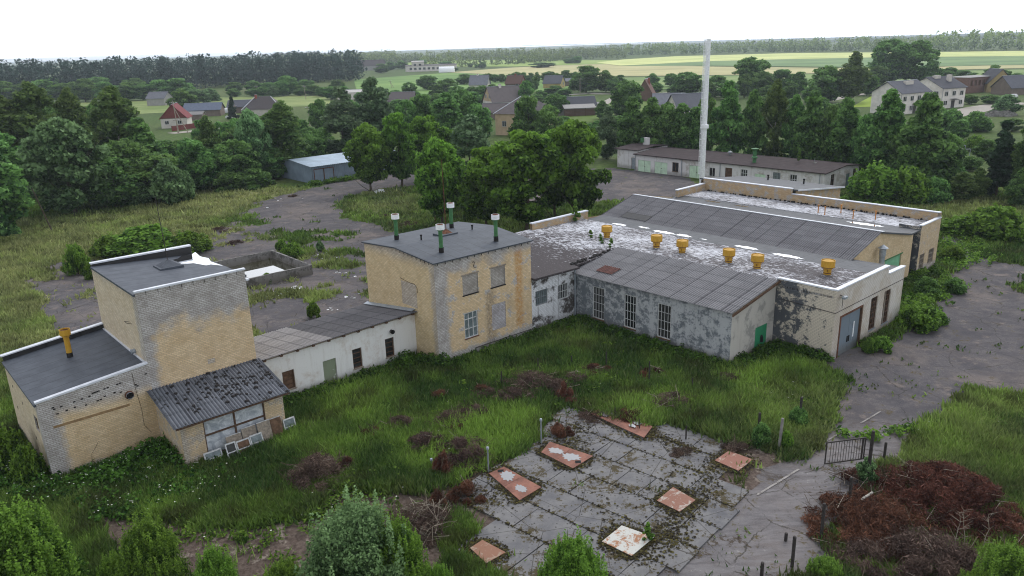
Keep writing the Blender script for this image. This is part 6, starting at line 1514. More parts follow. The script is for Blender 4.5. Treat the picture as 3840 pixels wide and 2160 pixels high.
# ------------------------------------------------------------------ hatches with rusty plates
m_rp = NT('rusty_plate', .7, .3); ob = m_rp.obj(); n1 = m_rp.noise(ob, 1.4, 6, .7); n2 = m_rp.noise(ob, 8, 5, .7)
c_ = m_rp.mix(m_rp.step(n1, .3, .7), lin(100, 64, 54), lin(142, 96, 80)); c_ = m_rp.mix(m_rp.step(n2, .5, .75, 0, .5), c_, lin(92, 56, 44)); m_rp.bump(n2, .3, .01); m_rp.col(c_)
def pale_plate(name, a, b, thr):
    t = NT(name, .7, .3); ob = t.obj(); n1 = t.noise(ob, 1.3, 7, .75, .6); n2 = t.noise(ob, 7, 5, .7); c = t.mix(t.step(t.math('ADD', n1, t.math('MULTIPLY', t.math('SUBTRACT', n2, .5), .3)), thr - .04, thr + .04), a, b); c = t.mix(t.step(n2, .55, .75, 0, .4), c, lin(88, 60, 48)); return t.col(c)
m_p4 = pale_plate('plate_patched', lin(136, 92, 78), lin(166, 148, 134), .58); m_p5 = pale_plate('plate_worn', lin(132, 92, 76), lin(168, 158, 148), .56); m_p6 = pale_plate('plate_peeling', lin(152, 108, 78), lin(186, 186, 180), .47); m_p7 = pale_plate('plate_brown', lin(134, 96, 76), lin(150, 130, 112), .56)
def hatch(cor, label, mat, halves=1, pud=(), notch=False, warp=0):
    """cor: four (u, -v) style corners given as (u, v)"""
    P = [np.array((*W(a, -b), 0)) for a, b in cor]; c = np.mean(P, 0)
    if np.cross(P[1] - P[0], P[2] - P[1])[2] < 0: P = P[::-1]
    r = empty('hatch_cover', (c[0], c[1], 0)); tag(r, label, 'hatch', 'rusty hatch covers on the slabs'); Q = [p - c for p in P]
    mb = MB(); out = [q * .985 for q in Q]; mb.hexa([(q[0], q[1], 0) for q in out], [(q[0], q[1], .13) for q in out], MT['concrete']); mb.build('kerb', r)
    e = [np.linalg.norm(Q[(k + 1) % 4] - Q[k]) for k in range(4)]; k0 = int(np.argmax(e)); A, B, C, D = [Q[(k0 + k) % 4] for k in range(4)]
    pl = []
    for h in range(halves):
        f0 = h / halves + (.006 if h else 0); f1 = (h + 1) / halves
        q = [A * (1 - f0) + B * f0, A * (1 - f1) + B * f1, D * (1 - f1) + C * f1, D * (1 - f0) + C * f0]; mb = MB()
        zt = [.16 + (R.uniform(0, warp) if warp else 0) for _ in q]
        mb.hexa([(p[0], p[1], z - .025) for p, z in zip(q, zt)], [(p[0], p[1], z) for p, z in zip(q, zt)], mat); pl.append(mb.build('plate', r))
    for (f, g, a, b) in pud:
        o = A * (1 - f) * (1 - g) + B * f * (1 - g) + C * f * g + D * (1 - f) * g; ux = (B - A) / np.linalg.norm(B - A); vy = (D - A) / np.linalg.norm(D - A)
        pts = []
        for t_ in np.linspace(0, 6.28, 11)[:-1]: w_ = R.uniform(.7, 1.15); p = o + ux * a * math.cos(t_) * w_ + vy * b * math.sin(t_) * w_; pts.append((p[0], p[1]))
        puddle(pl[min(halves - 1, int(f * halves))], (0, 0, 0), pts, .168 + warp, 'puddle', 'plate_puddle')
    if notch:
        o = A * .88 * .72 + B * .12 * .72 + C * .12 * .28 + D * .88 * .28; o = A * (1 - .08) * .4 + B * .08 * .4 + C * .08 * .6 + D * .92 * .6; mb = MB(); mb.box(o[0] - .16, o[0] + .16, o[1] - .14, o[1] + .14, .158, .164, MT['black']); mb.build('hole', pl[0])
    return r
hatch([(-7.13, 13.83), (-6.1, 13.88), (-6.08, 16.77), (-7.7, 16.86)], 'rusty double hatch plate with two puddles, nearest the taller capped pipe', m_rp.m, 2, [(.3, .55, .55, .4), (.78, .45, .42, .3)], True)
hatch([(-3.59, 14.2), (-2.39, 13.68), (-1.84, 16.52), (-3.57, 16.64)], 'rusty double hatch plate with puddles in the middle of the top left slab edge', m_rp.m, 2, [(.32, .5, .62, .42), (.7, .5, .55, .32)], True)
hatch([(1.88, 13.0), (3.32, 12.8), (3.2, 16.7), (1.7, 17.26)], 'warped rusty hatch plate farthest up the slabs, partly in the grass', m_rp.m, 2, [(.2, .3, .3, .2), (.3, .65, .4, .25), (.72, .4, .3, .2), (.75, .7, .35, .22)], True, .08)
hatch([(2.48, 21.5), (3.89, 21.46), (3.99, 22.89), (2.44, 22.98)], 'small rusty square hatch with twigs on it, nearest the gate', m_p4)
hatch([(-2.85, 21.71), (-1.28, 21.53), (-1.46, 23.02), (-2.84, 23.07)], 'square hatch with worn brown paint, between the gate one and the peeling one', m_p5)
hatch([(-7.29, 22.01), (-5.7, 21.84), (-5.33, 23.47), (-7.14, 23.63)], 'square hatch with peeling white and orange paint beside a grass tuft', m_p6)
hatch([(-11.94, 18.13), (-11.15, 18.07), (-10.99, 19.51), (-12.12, 19.48)], 'plain brown square hatch at the bottom left tip of the slabs', m_p7)
P = W(-5.6, -23.3); T('sapling', 0, 0, 0, 0, 'bright green shoot beside the peeling hatch', None, 0, (*P, 0), 1.0, .7)
for k, (u, v, h_, l) in enumerate(((-6.98, 13.62, 1.58, 'grey capped vent pipe at the left rusty double plate'), (-2.76, 13.36, 1.62, 'grey capped vent pipe at the middle rusty double plate'), (-8.76, 10.88, .5, 'short grey capped pipe stub in the grass left of the brush'))):
    p = W(u, -v); r = empty('vent_standpipe', (p[0], p[1], 0)); tag(r, l, 'pipe', 'capped vent pipes by the slabs'); mb = MB(); mb.tube((0, 0, -.1), (0, 0, h_ - .1), .045, .04, MT['galv'], 10); mb.build('pipe', r)
    mb = MB(); mb.lathe((0, 0, h_ - .14), [(.045, 0), (.075, .01), (.075, .06), (.05, .07), (.05, .1), (.085, .12), (.06, .16), (0, .17)], MT['galv'], 12); mb.build('pipe_cap', r)

# ------------------------------------------------------------------ fence posts, gate
FP = 'rusty fence posts left from the old fence'
def post(x, y, yt, label, w_=.05, P=None, h_=None, mat='dark_metal', lean=0.0):
    P = G(x, y) if P is None else P; h_ = hgt(P, x, yt) if h_ is None else h_; r = empty('fence_post', (P[0], P[1], 0), TH); tag(r, label, 'post', FP)
    mb = MB(); mb.hexa([(-w_, -w_, -.2), (w_, -w_, -.2), (w_, w_, -.2), (-w_, w_, -.2)], [(-w_ + lean, -w_, h_), (w_ + lean, -w_, h_), (w_ + lean, w_, h_), (-w_ + lean, w_, h_)], MT[mat]); mb.build('post', r)
    mb = MB(); mb.lathe((lean, 0, h_), [(w_ * 1.4, 0), (w_ * 1.2, .03), (0, .05)], MT[mat], 8); mb.build('post_cap', r)
    return r
z6 = lambda X_, Y_: ((1700 + X_ / 2.862) / K, (1300 + Y_ / 2.862) / K); z5 = lambda X_, Y_: ((2700 + X_ / 1.6851) / K, (1300 + Y_ / 1.6851) / K)
for (x, y, yt, l) in ((910, 265, 130, 'thin rusty post in the grass below the soot stained link'), (1270, 200, 100, 'thin rusty post in the grass left of the tall windows'), (520, 430, 270, 'thin rusty post in the grass below the two-storey block'), (1640, 220, 60, 'thin rusty post right in front of the first tall window'), (2100, 405, 160, 'tall dark post below the third tall window'), (2495, 1005, 855, 'dark post above the right end of the slabs'), (2562, 480, 340, 'dark post below the grey annex corner'), (120, 650, 580, 'low rusty post left of the front yard brush')):
    X_, Y_ = z6(x, y); post(X_, Y_, z6(x, yt)[1], l, .032)
for (x, y, yt, l) in ((1735, 775, 660, 'thin dark rod standing on the warped plate, left'), (1998, 905, 780, 'thin dark rod standing on the warped plate, right')):
    X_, Y_ = z6(x, y); post(X_, Y_, z6(x, yt)[1], l, .02)
for (x, y, yt, l) in ((1035, 720, 605, 'fence post behind the gate at the edge of the bright meadow'), (810, 1020, 825, 'fence post next to the tall gate post along the lane'), (637, 1215, 990, 'third fence post from the gate along the lane'), (455, 1390, 1200, 'fourth fence post from the gate along the lane'), (262, 1455, 1365, 'last fence post of the lane at the bottom edge'), (415, 1225, 1180, 'rusty stump of a post in the lane'), (500, 500, 320, 'dark post in the farther dark bush left of the gate'), (242, 560, 420, 'dark post in the nearer dark bush left of the gate')):
    X_, Y_ = z5(x, y); post(X_, Y_, z5(x, yt)[1], l, .055)
X_, Y_ = z5(370, 660); post(X_, Y_, z5(370, 460)[1], 'pale weathered leaning gate post left of the lane', .06, mat='concrete', lean=.16)
X_, Y_ = z5(925, 880); GP_ = G(X_, Y_); post(X_, Y_, z5(955, 530)[1], 'tall dark gate post carrying the barred gate', .065, lean=.04)
HG = W(5.93, -27.98); FE = W(4.01, -26.81); dg = FE - HG; Lg = np.linalg.norm(dg)
r = empty('barred_gate', (HG[0], HG[1], 0), math.atan2(dg[1], dg[0])); tag(r, 'barred iron gate leaf hanging high on the tall dark post', 'gate')
mb = MB(); z0, z1 = 1.5, 2.68
for a in ((.06, z0, Lg, z0), (.06, z1, Lg, z1)): mb.box(a[0], a[2], -.025, .025, a[1] - .03, a[1] + .03, MT['dark_metal'])
mb.box(.06, .11, -.025, .025, z0 + .03, z1 - .03, MT['dark_metal']); mb.box(.16, .26, -.012, .012, z0 + .03, z1 - .03, MT['dark_metal']); mb.box(Lg - .05, Lg, -.025, .025, z0 + .03, z1 - .03, MT['dark_metal']); mb.build('gate_frame', r)
for k in range(12):
    mb = MB(); x = .36 + (Lg - .5) * k / 12; mb.box(x, x + .016, -.011, .011, z0 + .03, z1 - .03, MT['dark_metal']); mb.build('bar', r)
mb = MB(); mb.tube((0, 0, z0 + .1), (.08, 0, z0 + .1), .03, .03, MT['dark_metal'], 6); mb.tube((0, 0, z1 - .1), (.08, 0, z1 - .1), .03, .03, MT['dark_metal'], 6); mb.build('hinge', r)

# ------------------------------------------------------------------ old sashes and boards leaning at the lean-to
def leaner(name, u0, u1, y, h_, lean, label, mats, kind, z=0.0, group=None):
    p = W(u0, y); r = empty(name, (p[0], p[1], z), TH); tag(r, label, 'panel' if kind == 'board' else 'window sash', group); w_ = u1 - u0; s = lean / h_
    def bar(x0, x1, a, b, m, t0=-.02, t1=.02):
        return [(x0, a * s + t0, a), (x1, a * s + t0, a), (x1, a * s + t1, a), (x0, a * s + t1, a)], [(x0, b * s + t0, b), (x1, b * s + t0, b), (x1, b * s + t1, b), (x0, b * s + t1, b)]
    mb = MB()
    if kind == 'board':
        mb.hexa(*bar(0, w_, .02, h_, 0), MT[mats]); mb.build('panel', r); mb = MB(); mb.hexa(*bar(0, w_, h_, h_ + .03, 0, -.025, .025), MT['frame_white']); mb.build('edge', r)
    else:
        m = MT['frame_white']; f = .065
        for a in ((0, f, 0, h_), (w_ - f, w_, 0, h_), (f, w_ - f, 0, f), (f, w_ - f, h_ - f, h_), (f, w_ - f, h_ * .45, h_ * .45 + .05)): mb.hexa(*bar(a[0], a[1], a[2], a[3], 0), m)
        if kind == 'two': mb.hexa(*bar(w_ / 2 - .025, w_ / 2 + .025, f, h_ - f, 0), m)
        mb.build('frame', r); mb = MB(); mb.hexa(*bar(f, w_ - f, f, h_ - f, 0, -.004, .004), MT[mats]); mb.build('pane', r)
    return r
SW = 'old window sashes leaning at the lean-to'; BW = 'boards leaning at the lean-to'
leaner('window_sash', -17.75, -16.75, -2.05, .72, .35, 'white sash with hazy glass, leftmost of the leaning row', 'glass_pale', 'one', 0, SW)
leaner('window_sash', -16.6, -16.0, -2.35, .95, .4, 'narrow white sash with two panes, second in the leaning row', 'glass_dusty', 'one', 0, SW)
leaner('window_sash', -15.95, -15.15, -2.3, .85, .4, 'wide white sash with a middle bar, third in the leaning row', 'board', 'one', 0, SW)
leaner('window_sash', -15.1, -14.35, -2.2, .85, .4, 'white sash next to the big grey board', 'glass_pale', 'one', 0, SW)
leaner('board', -16.35, -15.45, -1.85, 1.15, .3, 'pale beige board standing behind the narrow sash', 'frame_old', 'board', 0, BW)
leaner('board', -15.4, -14.55, -1.82, 1.3, .3, 'beige board in the middle of the leaning row', 'frame_old', 'board', 0, BW)
leaner('board', -14.5, -13.7, -1.95, 1.35, .35, 'largest grey-beige board of the leaning row', 'frame_old', 'board', 0, BW)
leaner('board', -13.66, -13.0, -1.9, 1.3, .35, 'brown stained board right of the largest board', 'board', 'board', 0, BW)
leaner('window_sash', -12.85, -12.1, -1.75, .95, .25, 'white sash at the right end by the wall corner', 'glass_pale', 'one', 0, SW)
p = W(-14.6, -2.35); r = empty('timber_rail', (p[0], p[1], .12), TH); tag(r, 'long weathered timber rail lying along the leaning boards', 'timber'); mb = MB(); mb.box(0, 1.9, -.05, .05, -.06, .06, MT['frame_old']); mb.build('rail', r)
# rubble, bags, litter
def heap(name, X, Y, wpx, h_, n, mat, label, cat, s0=.1, P=None):
    P = G(X, Y); w_ = wpx * mpx(P) / 2; r = empty(name, (P[0], P[1], 0)); tag(r, label, cat); mb = MB(); rr = random.Random(int(X))
    for k in range(n):
        a = rr.random() * 6.28; q = rr.random() ** .5; x, y = math.cos(a) * q * w_, math.sin(a) * q * w_ * .8; z = h_ * (1 - q * q) * rr.uniform(.6, 1); s = s0 * rr.uniform(.5, 1.6); c = [(x + rr.uniform(-s, s), y + rr.uniform(-s, s)) for _ in range(1)][0]
        q4 = [(c[0] + sx * s * rr.uniform(.6, 1.1), c[1] + sy * s * rr.uniform(.6, 1.1)) for sx, sy in ((-1, -1), (1, -1), (1, 1), (-1, 1))]
        mb.hexa([(a_, b_, z - s) for a_, b_ in q4], [(a_ * .9 + c[0] * .1 + rr.uniform(-.3, .3) * s, b_ * .9 + c[1] * .1, z + s * rr.uniform(.2, .8)) for a_, b_ in q4], mat)
    mb.build('pile', r); return r
heap('rubble_pile', 785, 1085, 40, .3, 60, MT['frame_old'], 'pale rubble pile in the grass right of the lean-to', 'rubble', .09)
heap('rubble_pile', 2516, 291, 70, 1.6, 420, MT['concrete'], 'grey rubble heap at the right edge near the gravel track', 'rubble', .32)
heap('rubbish_bag', 955, 484, 30, .5, 30, MT['white_metal'], 'white rubbish bags at the foot of the bare-trunked maple', 'rubbish', .16)
heap('rubbish_bag', 2054, 1104, 20, .15, 14, MT['white_metal'], 'white crumpled plastic bag in the grass left of the gate', 'rubbish', .08)
P = G(2390, 1040); 
def flakes(name, lst, label):
    mb = MB(); rr = random.Random(2)
    for X, Y, w_, n in lst:
        c = G(X, Y); m = mpx(c)
        for _ in range(n):
            a = rr.random() * 6.28; q = rr.random() ** .5 * w_ * m / 2; x, y = c[0] + math.cos(a) * q * 1.3, c[1] + math.sin(a) * q; s = rr.uniform(.05, .22)
            pts = [(x + s * rr.uniform(.5, 1.2) * math.cos(t_), y + s * rr.uniform(.5, 1.2) * math.sin(t_)) for t_ in np.linspace(0, 6.28, 7)[:-1]]; mb.hexa([(pts[i][0], pts[i][1], -.01) for i in (0, 1, 3, 4)], [(pts[i][0], pts[i][1], rr.uniform(.015, .04)) for i in (0, 1, 3, 4)], MT['white_metal'] if rr.random() < .5 else MT['frame_white'])
    return tag(mb.build(name), label, 'debris', kind='stuff')
flakes('whitewash_flakes', [(700, 738, 60, 50), (735, 725, 40, 14), (675, 745, 40, 12), (800, 640, 60, 14), (775, 628, 40, 10), (835, 655, 60, 10), (870, 690, 60, 6), (890, 745, 40, 6), (835, 778, 30, 5), (700, 505, 200, 10)], 'white flakes of broken plaster scattered over the back yard')

# moss and weeds in the slab joints and round the hatches
rng = np.random.default_rng(77); pts = []
def along(A, B, n, w_):
    for _ in range(n):
        f = rng.random(); pts.append(A * (1 - f) + B * f + rng.normal(size=2) * w_)
for cor in ([(-7.13, 13.83), (-6.1, 13.88), (-6.08, 16.77), (-7.7, 16.86)], [(-3.59, 14.2), (-2.39, 13.68), (-1.84, 16.52), (-3.57, 16.64)], [(1.88, 13.0), (3.32, 12.8), (3.2, 16.7), (1.7, 17.26)], [(2.48, 21.5), (3.89, 21.46), (3.99, 22.89), (2.44, 22.98)], [(-2.85, 21.71), (-1.28, 21.53), (-1.46, 23.02), (-2.84, 23.07)], [(-7.29, 22.01), (-5.7, 21.84), (-5.33, 23.47), (-7.14, 23.63)], [(-11.94, 18.13), (-11.15, 18.07), (-10.99, 19.51), (-12.12, 19.48)]):
    C = [np.array(W(a, -b)) for a, b in cor]
    for k in range(4): along(C[k], C[(k + 1) % 4], 260, .2)
for k in (0, 1, 2, 3, 4, 5, 6, 8):
    b = rng_[k]; along(np.array(PD(cols[k], b[0])), np.array(PD(cols[k], b[1])), 150, .06)
for _ in range(9):
    a = rng.uniform(0, 11); b = rng.uniform(.5, 11); c = np.array(PD(a, b)); r_ = rng.uniform(.4, 1.3)
    for _ in range(150): pts.append(c + rng.normal(size=2) * r_ * .5)
for a in np.linspace(0, 11.9, 12): along(np.array(PD(a, 6.5 + 2 * math.sin(a))), np.array(PD(a + .9, 10 + 1.5 * math.sin(a * 2))), 40, .3)
along(np.array(PD(11.9, 0)), np.array(PD(11.8, 8)), 700, .35); along(np.array(PD(0, 0)), np.array(PD(10, -1)), 700, .3); along(np.array(PD(2, 11)), np.array(PD(11.5, 9.5)), 900, .5)
p = np.array(pts); n = len(p); s_ = rng.uniform(.02, .085, n)[:, None]; z = np.full((n, 1), .085); base = np.concatenate([p, z], 1); q = np.array([[1, 0, 0], [0, 1, .0], [-1, 0, 0], [0, -1, 0]]); an = rng.uniform(0, 6.28, n)
ca, sa = np.cos(an)[:, None], np.sin(an)[:, None]; V = []
for k in range(4):
    x, y = q[k, 0], q[k, 1]; V.append(base + np.concatenate([(x * ca - y * sa) * s_, (x * sa + y * ca) * s_, rng.uniform(0, .9, (n, 1)) * s_], 1))
tn = np.array(lin(44, 38, 28)[:3]) * (1 - (m_ := rng.random((n, 1)) ** 2)) + np.array(lin(98, 92, 48)[:3]) * m_
tag(link('moss', mesh_np('moss', np.stack(V, 1).reshape(-1, 3), 4, MT['blade'], tn)), 'dark moss and weeds in the slab joints and round the hatches', 'moss', kind='stuff')
# ------------------------------------------------------------------ village
WM = {k: plain('house_' + k, lin(*c), .9, .15, 0, .12, .8) for k, c in dict(white=(196, 190, 182), beige=(186, 164, 136), grey=(150, 148, 146), yellow=(164, 146, 104), red=(116, 62, 58), brown=(104, 84, 74), brick=(146, 88, 74), wood=(118, 106, 98), pale=(212, 206, 200), dark=(92, 88, 88)).items()}
RM = {k: sheet_mat('roof_' + k, lin(*c), 0) for k, c in dict(brown=(98, 92, 93), grey=(104, 106, 114), dark=(76, 78, 86), red=(112, 54, 56), blue=(84, 92, 108), rust=(112, 84, 76), pale=(160, 158, 156)).items()}


def house(name, X, Yb, w, d, hw, hr, yaw, wm, rm, label, ridge='x', gable=None, hip=0.0, chim=None, wins=(), P=None, cat='house', over=.4, up=None):
    """front facade centred on the ground point under (X, Yb); local x along the facade, y away"""
    P = G(X, Yb) if P is None else P
    r = empty(name, (P[0], P[1], 0), math.radians(yaw)); tag(r, label, cat); wmt = WM[wm]; g = WM[gable] if gable else wmt
    x0, x1, y0, y1 = -w / 2, w / 2, 0, d; mb = MB(); zf = -.3
    for a, b in (((x0, y0), (x1, y0)), ((x1, y0), (x1, y1)), ((x1, y1), (x0, y1)), ((x0, y1), (x0, y0))): wall(mb, a, b, zf, hw, hw, wmt)
    if not hip:
        if ridge == 'x':
            for x, s in ((x0, -1), (x1, 1)): mb.face([(x, y0, hw), (x, y1, hw), (x, (y0 + y1) / 2, hr - .05)], g)
        else:
            for y in (y0, y1): mb.face([(x0, y, hw), (x1, y, hw), (0, y, hr - .05)], g)
    if up: mb.box(x0 - .01, x1 + .01, y0 - .02, y0, up[0], up[1], WM[up[2]])
    mb.build('wall', r)
    mb = MB(); o = over; t = .12; k = (hr - hw) / ((d if ridge == 'x' else w) / 2)
    if hip:
        ze = hw - k * o; a, b, c, e = (x0 - o, y0 - o, ze), (x1 + o, y0 - o, ze), (x1 + o, y1 + o, ze), (x0 - o, y1 + o, ze)
        if ridge == 'x': p, q = (x0 + hip, (y0 + y1) / 2, hr), (x1 - hip, (y0 + y1) / 2, hr); F = ([a, b, q, p], [b, c, q], [c, e, p, q], [e, a, p])
        else: p, q = (0, y0 + hip, hr), (0, y1 - hip, hr); F = ([a, b, p], [b, c, q, p], [c, e, q], [e, a, p, q])
        for f in F: mb.face(f, RM[rm], R.random())
        mb.face([e, c, b, a], RM['dark'])
        for u, v in ((a, p), (b, p if ridge != 'x' else q)): mb.tube(u, v, .12, .12, MT['coping'], 5)
    elif ridge == 'x':
        m = (y0 + y1) / 2
        mb.slab([(x0 - o, y0 - o, hw - k * o + t), (x1 + o, y0 - o, hw - k * o + t), (x1 + o, m, hr + t), (x0 - o, m, hr + t)], t, RM[rm], R.random()); mb.slab([(x1 + o, y1 + o, hw - k * o + t), (x0 - o, y1 + o, hw - k * o + t), (x0 - o, m, hr + t), (x1 + o, m, hr + t)], t, RM[rm], R.random())
        mb.box(x0 - o, x1 + o, m - .12, m + .12, hr + t - .02, hr + t + .05, MT['galv'])
    else:
        mb.slab([(x0 - o, y1 + o, hw - k * o + t), (x0 - o, y0 - o, hw - k * o + t), (0, y0 - o, hr + t), (0, y1 + o, hr + t)], t, RM[rm], R.random()); mb.slab([(x1 + o, y0 - o, hw - k * o + t), (x1 + o, y1 + o, hw - k * o + t), (0, y1 + o, hr + t), (0, y0 - o, hr + t)], t, RM[rm], R.random())
        mb.box(-.12, .12, y0 - o, y1 + o, hr + t - .02, hr + t + .05, MT['galv'])
    rf = mb.build('roof', r)
    if chim:
        for (cx, cy, ch, cw) in (chim if isinstance(chim, list) else [chim]):
            mb = MB(); mb.box(cx - cw / 2, cx + cw / 2, cy - .3, cy + .3, hw + .3, ch, WM['brick'] if cw < .9 else WM['pale']); mb.box(cx - cw / 2 - .06, cx + cw / 2 + .06, cy - .36, cy + .36, ch, ch + .12, WM['grey']); mb.build('chimney', rf)
    S = {'f': ((x0, y0), (x1, y0)), 'r': ((x1, y0), (x1, y1)), 'l': ((x0, y1), (x0, y0))}
    for (sd, s0, s1, a, b) in wins:
        A, B = S[sd]; window(r, (0, 0, 0), A, B, (s0, s1, a, b), 2, 1, 'frame_white', 'glass', -.07, .09)
    return r
H = house
H('house', 440, 322, 7.8, 9, 3.2, 7.2, 12, 'white', 'red', 'house with red gabled roof, red wooden gable and white ground floor', 'y', 'red', 0, None, [('f', 1.2, 2.4, 1.2, 2.3), ('f', 5, 6.2, 1.2, 2.3)], up=(2.9, 3.2, 'brown'))
H('house', 393, 266, 9, 7, 3.4, 6, -10, 'grey', 'grey', 'grey-roofed house standing behind the red roofed house')
H('shed', 510, 293, 13, 8, 2.4, 4.6, 8, 'wood', 'blue', 'long dark blue-grey roofed shed right of the red roofed house', cat='shed')
H('shed', 487, 303, 6, 5, 2.0, 2.8, 8, 'wood', 'pale', 'small pale-roofed shed in front of the long blue-grey one', cat='shed')
H('shed', 604, 284, 9, 7, 2.4, 4.6, 5, 'wood', 'dark', 'dark-roofed shed half hidden behind the small spruce', cat='shed')
H('house', 660, 291, 13.5, 10, 2.6, 6.6, 6, 'white', 'brown', 'house with large brown hipped roof and dark chimney behind the left wood', 'x', None, 4.0, (-2.4, 4.4, 7.3, .8))
H('house', 1284, 275, 13.5, 10, 3.0, 7.9, 22, 'pale', 'brown', 'biggest brown-roofed house in the village with pale gable, above the hipped roof', 'x', 'beige', 0, (-2, 4.6, 8.7, .9), [('l', 3, 4.1, 4, 5.4), ('l', 6.4, 7.5, 4, 5.4), ('f', 5, 6.2, 1.2, 2.4), ('f', 9, 10.2, 1.2, 2.4)])
H('house', 1297, 341, 11.5, 12, 5.6, 9.4, -28, 'beige', 'brown', 'beige house with grey-brown hipped roof right behind the central maples', 'x', None, 4.6, None, [('f', 2, 3.2, 2.2, 3.6)])
H('shed', 1243, 300, 8, 7, 2.2, 4.6, -10, 'wood', 'brown', 'brown-roofed shed between the hipped roof and the big brown-roofed house', cat='shed')
H('barn', 1450, 289, 13, 7, 3.0, 5.4, 8, 'grey', 'dark', 'dark-roofed barn with a pale lean-to roof over stacked firewood', cat='barn')
P = G(1457, 291); r = empty('wood_store', (P[0], P[1], 0), math.radians(8)); tag(r, 'open woodshed with pale tilted roof and stacked firewood in front of the dark barn', 'woodshed')
mb = MB(); mb.slab([(-5.2, -1.6, 2.5), (5.2, -1.6, 2.5), (5.2, 1.4, 3.5), (-5.2, 1.4, 3.5)], .1, RM['pale']); mb.build('roof', r)
mb = MB(); 
for k in range(5): mb.box(-4.9, 4.9, -1.2, -.4, .1 + k * .42, .44 + k * .42, WM['brown'])
mb.build('firewood', r); mb = MB()
for x in (-5, -1.7, 1.7, 5): mb.box(x - .07, x + .07, -1.5, -1.36, -.1, 2.46, MT['frame_wood'])
mb.build('post', r)
H('shed', 1499, 276, 2.6, 2.2, 2.0, 2.3, 8, 'white', 'pale', 'little white cabin at the right end of the dark barn', cat='shed', over=.1)
H('house', 1203, 227, 9.5, 8, 3.0, 7.4, -12, 'white', 'grey', 'grey steep-roofed house with white wall, leftmost of the field-edge houses', 'x', 'grey', 0, (-1, 4, 8, .9))
H('house', 1290, 223, 8.5, 8, 2.8, 6.6, -24, 'brown', 'rust', 'rust-brown roofed house with red gable and one white window', 'x', 'red', 0, (0, 4, 7.5, .8), [('r', 3.3, 4.7, 3.4, 4.8), ('f', 6, 7.6, 1, 2.6)])
H('house', 1388, 222, 9.5, 8, 2.6, 6.2, -22, 'yellow', 'grey', 'grey-roofed house with yellow gable at the field edge', 'x', 'yellow', 0, None, [('r', 4, 5.4, 1.4, 2.8)])
H('shed', 1425, 217, 10, 6, 2.6, 4.0, 0, 'wood', 'grey', 'low grey shed right of the yellow-gabled house at the field edge', cat='shed')
H('house', 1621, 254, 6.5, 8, 2.4, 8, -18, 'brown', 'rust', 'house with very steep brown roof left of the tall chimney', 'y', 'brown', 0, (1, 4, 8.4, .8))
H('house', 1684, 280, 10, 8, 2.4, 5.4, -6, 'white', 'grey', 'grey-roofed house behind the dense tree row, left of the chimney', 'x')
H('house', 1742, 290, 10, 8, 2.4, 6.2, 16, 'white', 'grey', 'darker grey-roofed house just left of the tall chimney', 'x')
for x, y, w_, l in ((1655, 277, 5, 'yellow tent awning by the left grey roof, leftmost of three'), (1700, 270, 4.5, 'yellow tent awning between the two grey roofs'), (1742, 287, 5, 'yellow tent awning below the darker grey roof')):
    P = G(x, y); r = empty('tent_awning', (P[0], P[1], 0)); tag(r, l, 'tent', 'yellow awnings'); mb = MB(); m_y = MT.setdefault('awning', plain('awning', lin(222, 206, 120), .8, .2, 0, .05)); mb.lathe((0, 0, 0), [(w_ / 2, 2.1), (w_ / 2, 2.3), (0, 3.2)], m_y, 4); mb.build('canopy', r); mb = MB()
    for a in range(4): mb.tube((w_ * .48 * math.cos(a * 1.57), w_ * .48 * math.sin(a * 1.57), 0), (w_ * .48 * math.cos(a * 1.57), w_ * .48 * math.sin(a * 1.57), 2.2), .04, .04, MT['galv'], 5)
    mb.build('pole', r)
H('house', 1908, 222, 8, 8, 3.2, 6.4, 0, 'red', 'rust', 'small dark red house in the trees right of the chimney', 'x', None, 0, (0, 4, 7.4, 1.2))
H('house', 1006, 272, 11, 8, 2.8, 5.8, 0, 'wood', 'brown', 'brown-roofed house half hidden right of the poplar pair', 'x')
H('shed', 893, 250, 16, 7, 3.2, 4.2, 0, 'pale', 'pale', 'flat pale shed glimpsed between the two poplars', cat='shed')
H('house', 2514, 232, 9, 11, 3.4, 8.2, -10, 'yellow', 'dark', 'yellow-gabled house behind the brick ruin', 'y', 'yellow')
H('house', 2572, 238, 10, 9, 2.6, 6.4, 12, 'wood', 'dark', 'dark-roofed house cut off by the right edge', 'x')
# ruined farm and barn in the fields
H('ruined_farm', 1085, 179, 50, 14, 5.4, 6.2, 6, 'pale', 'brown', 'long roofless pale farm building far out in the fields', 'x', None, 0, None, [('f', 4 + k * 4.4, 6.4 + k * 4.4, 1.6, 3.8) for k in range(10)], cat='ruin')
H('house', 1052, 180, 12, 12, 9.2, 10, 6, 'white', 'pale', 'white two-storey end block of the long farm ruin', 'x', None, 0, None, [('f', 2, 4.4, 5.4, 7.4), ('f', 7, 9.4, 5.4, 7.4)], over=.2)
H('barn', 936, 177, 30, 16, 5, 11, 18, 'grey', 'brown', 'grey far barn left of the long farm ruin', 'x', 'grey', cat='barn')
P = G(1124, 181.5); r = empty('polytunnel', (P[0], P[1], 0)); tag(r, 'white tent-like hall in front of the farm ruin', 'polytunnel'); mb = MB(); n = 10
for k in range(n):
    a = math.pi * k / n; b = math.pi * (k + 1) / n; mb.face([(-7, 5 * math.cos(a), 5 * math.sin(a)), (-7, 5 * math.cos(b), 5 * math.sin(b)), (7, 5 * math.cos(b), 5 * math.sin(b)), (7, 5 * math.cos(a), 5 * math.sin(a))], MT['white_metal'])
for x in (-7, 7): mb.face([(x, 5 * math.cos(math.pi * k / n), 5 * math.sin(math.pi * k / n)) for k in range(n + 1)], MT['white_metal'])
mb.build('cover', r)
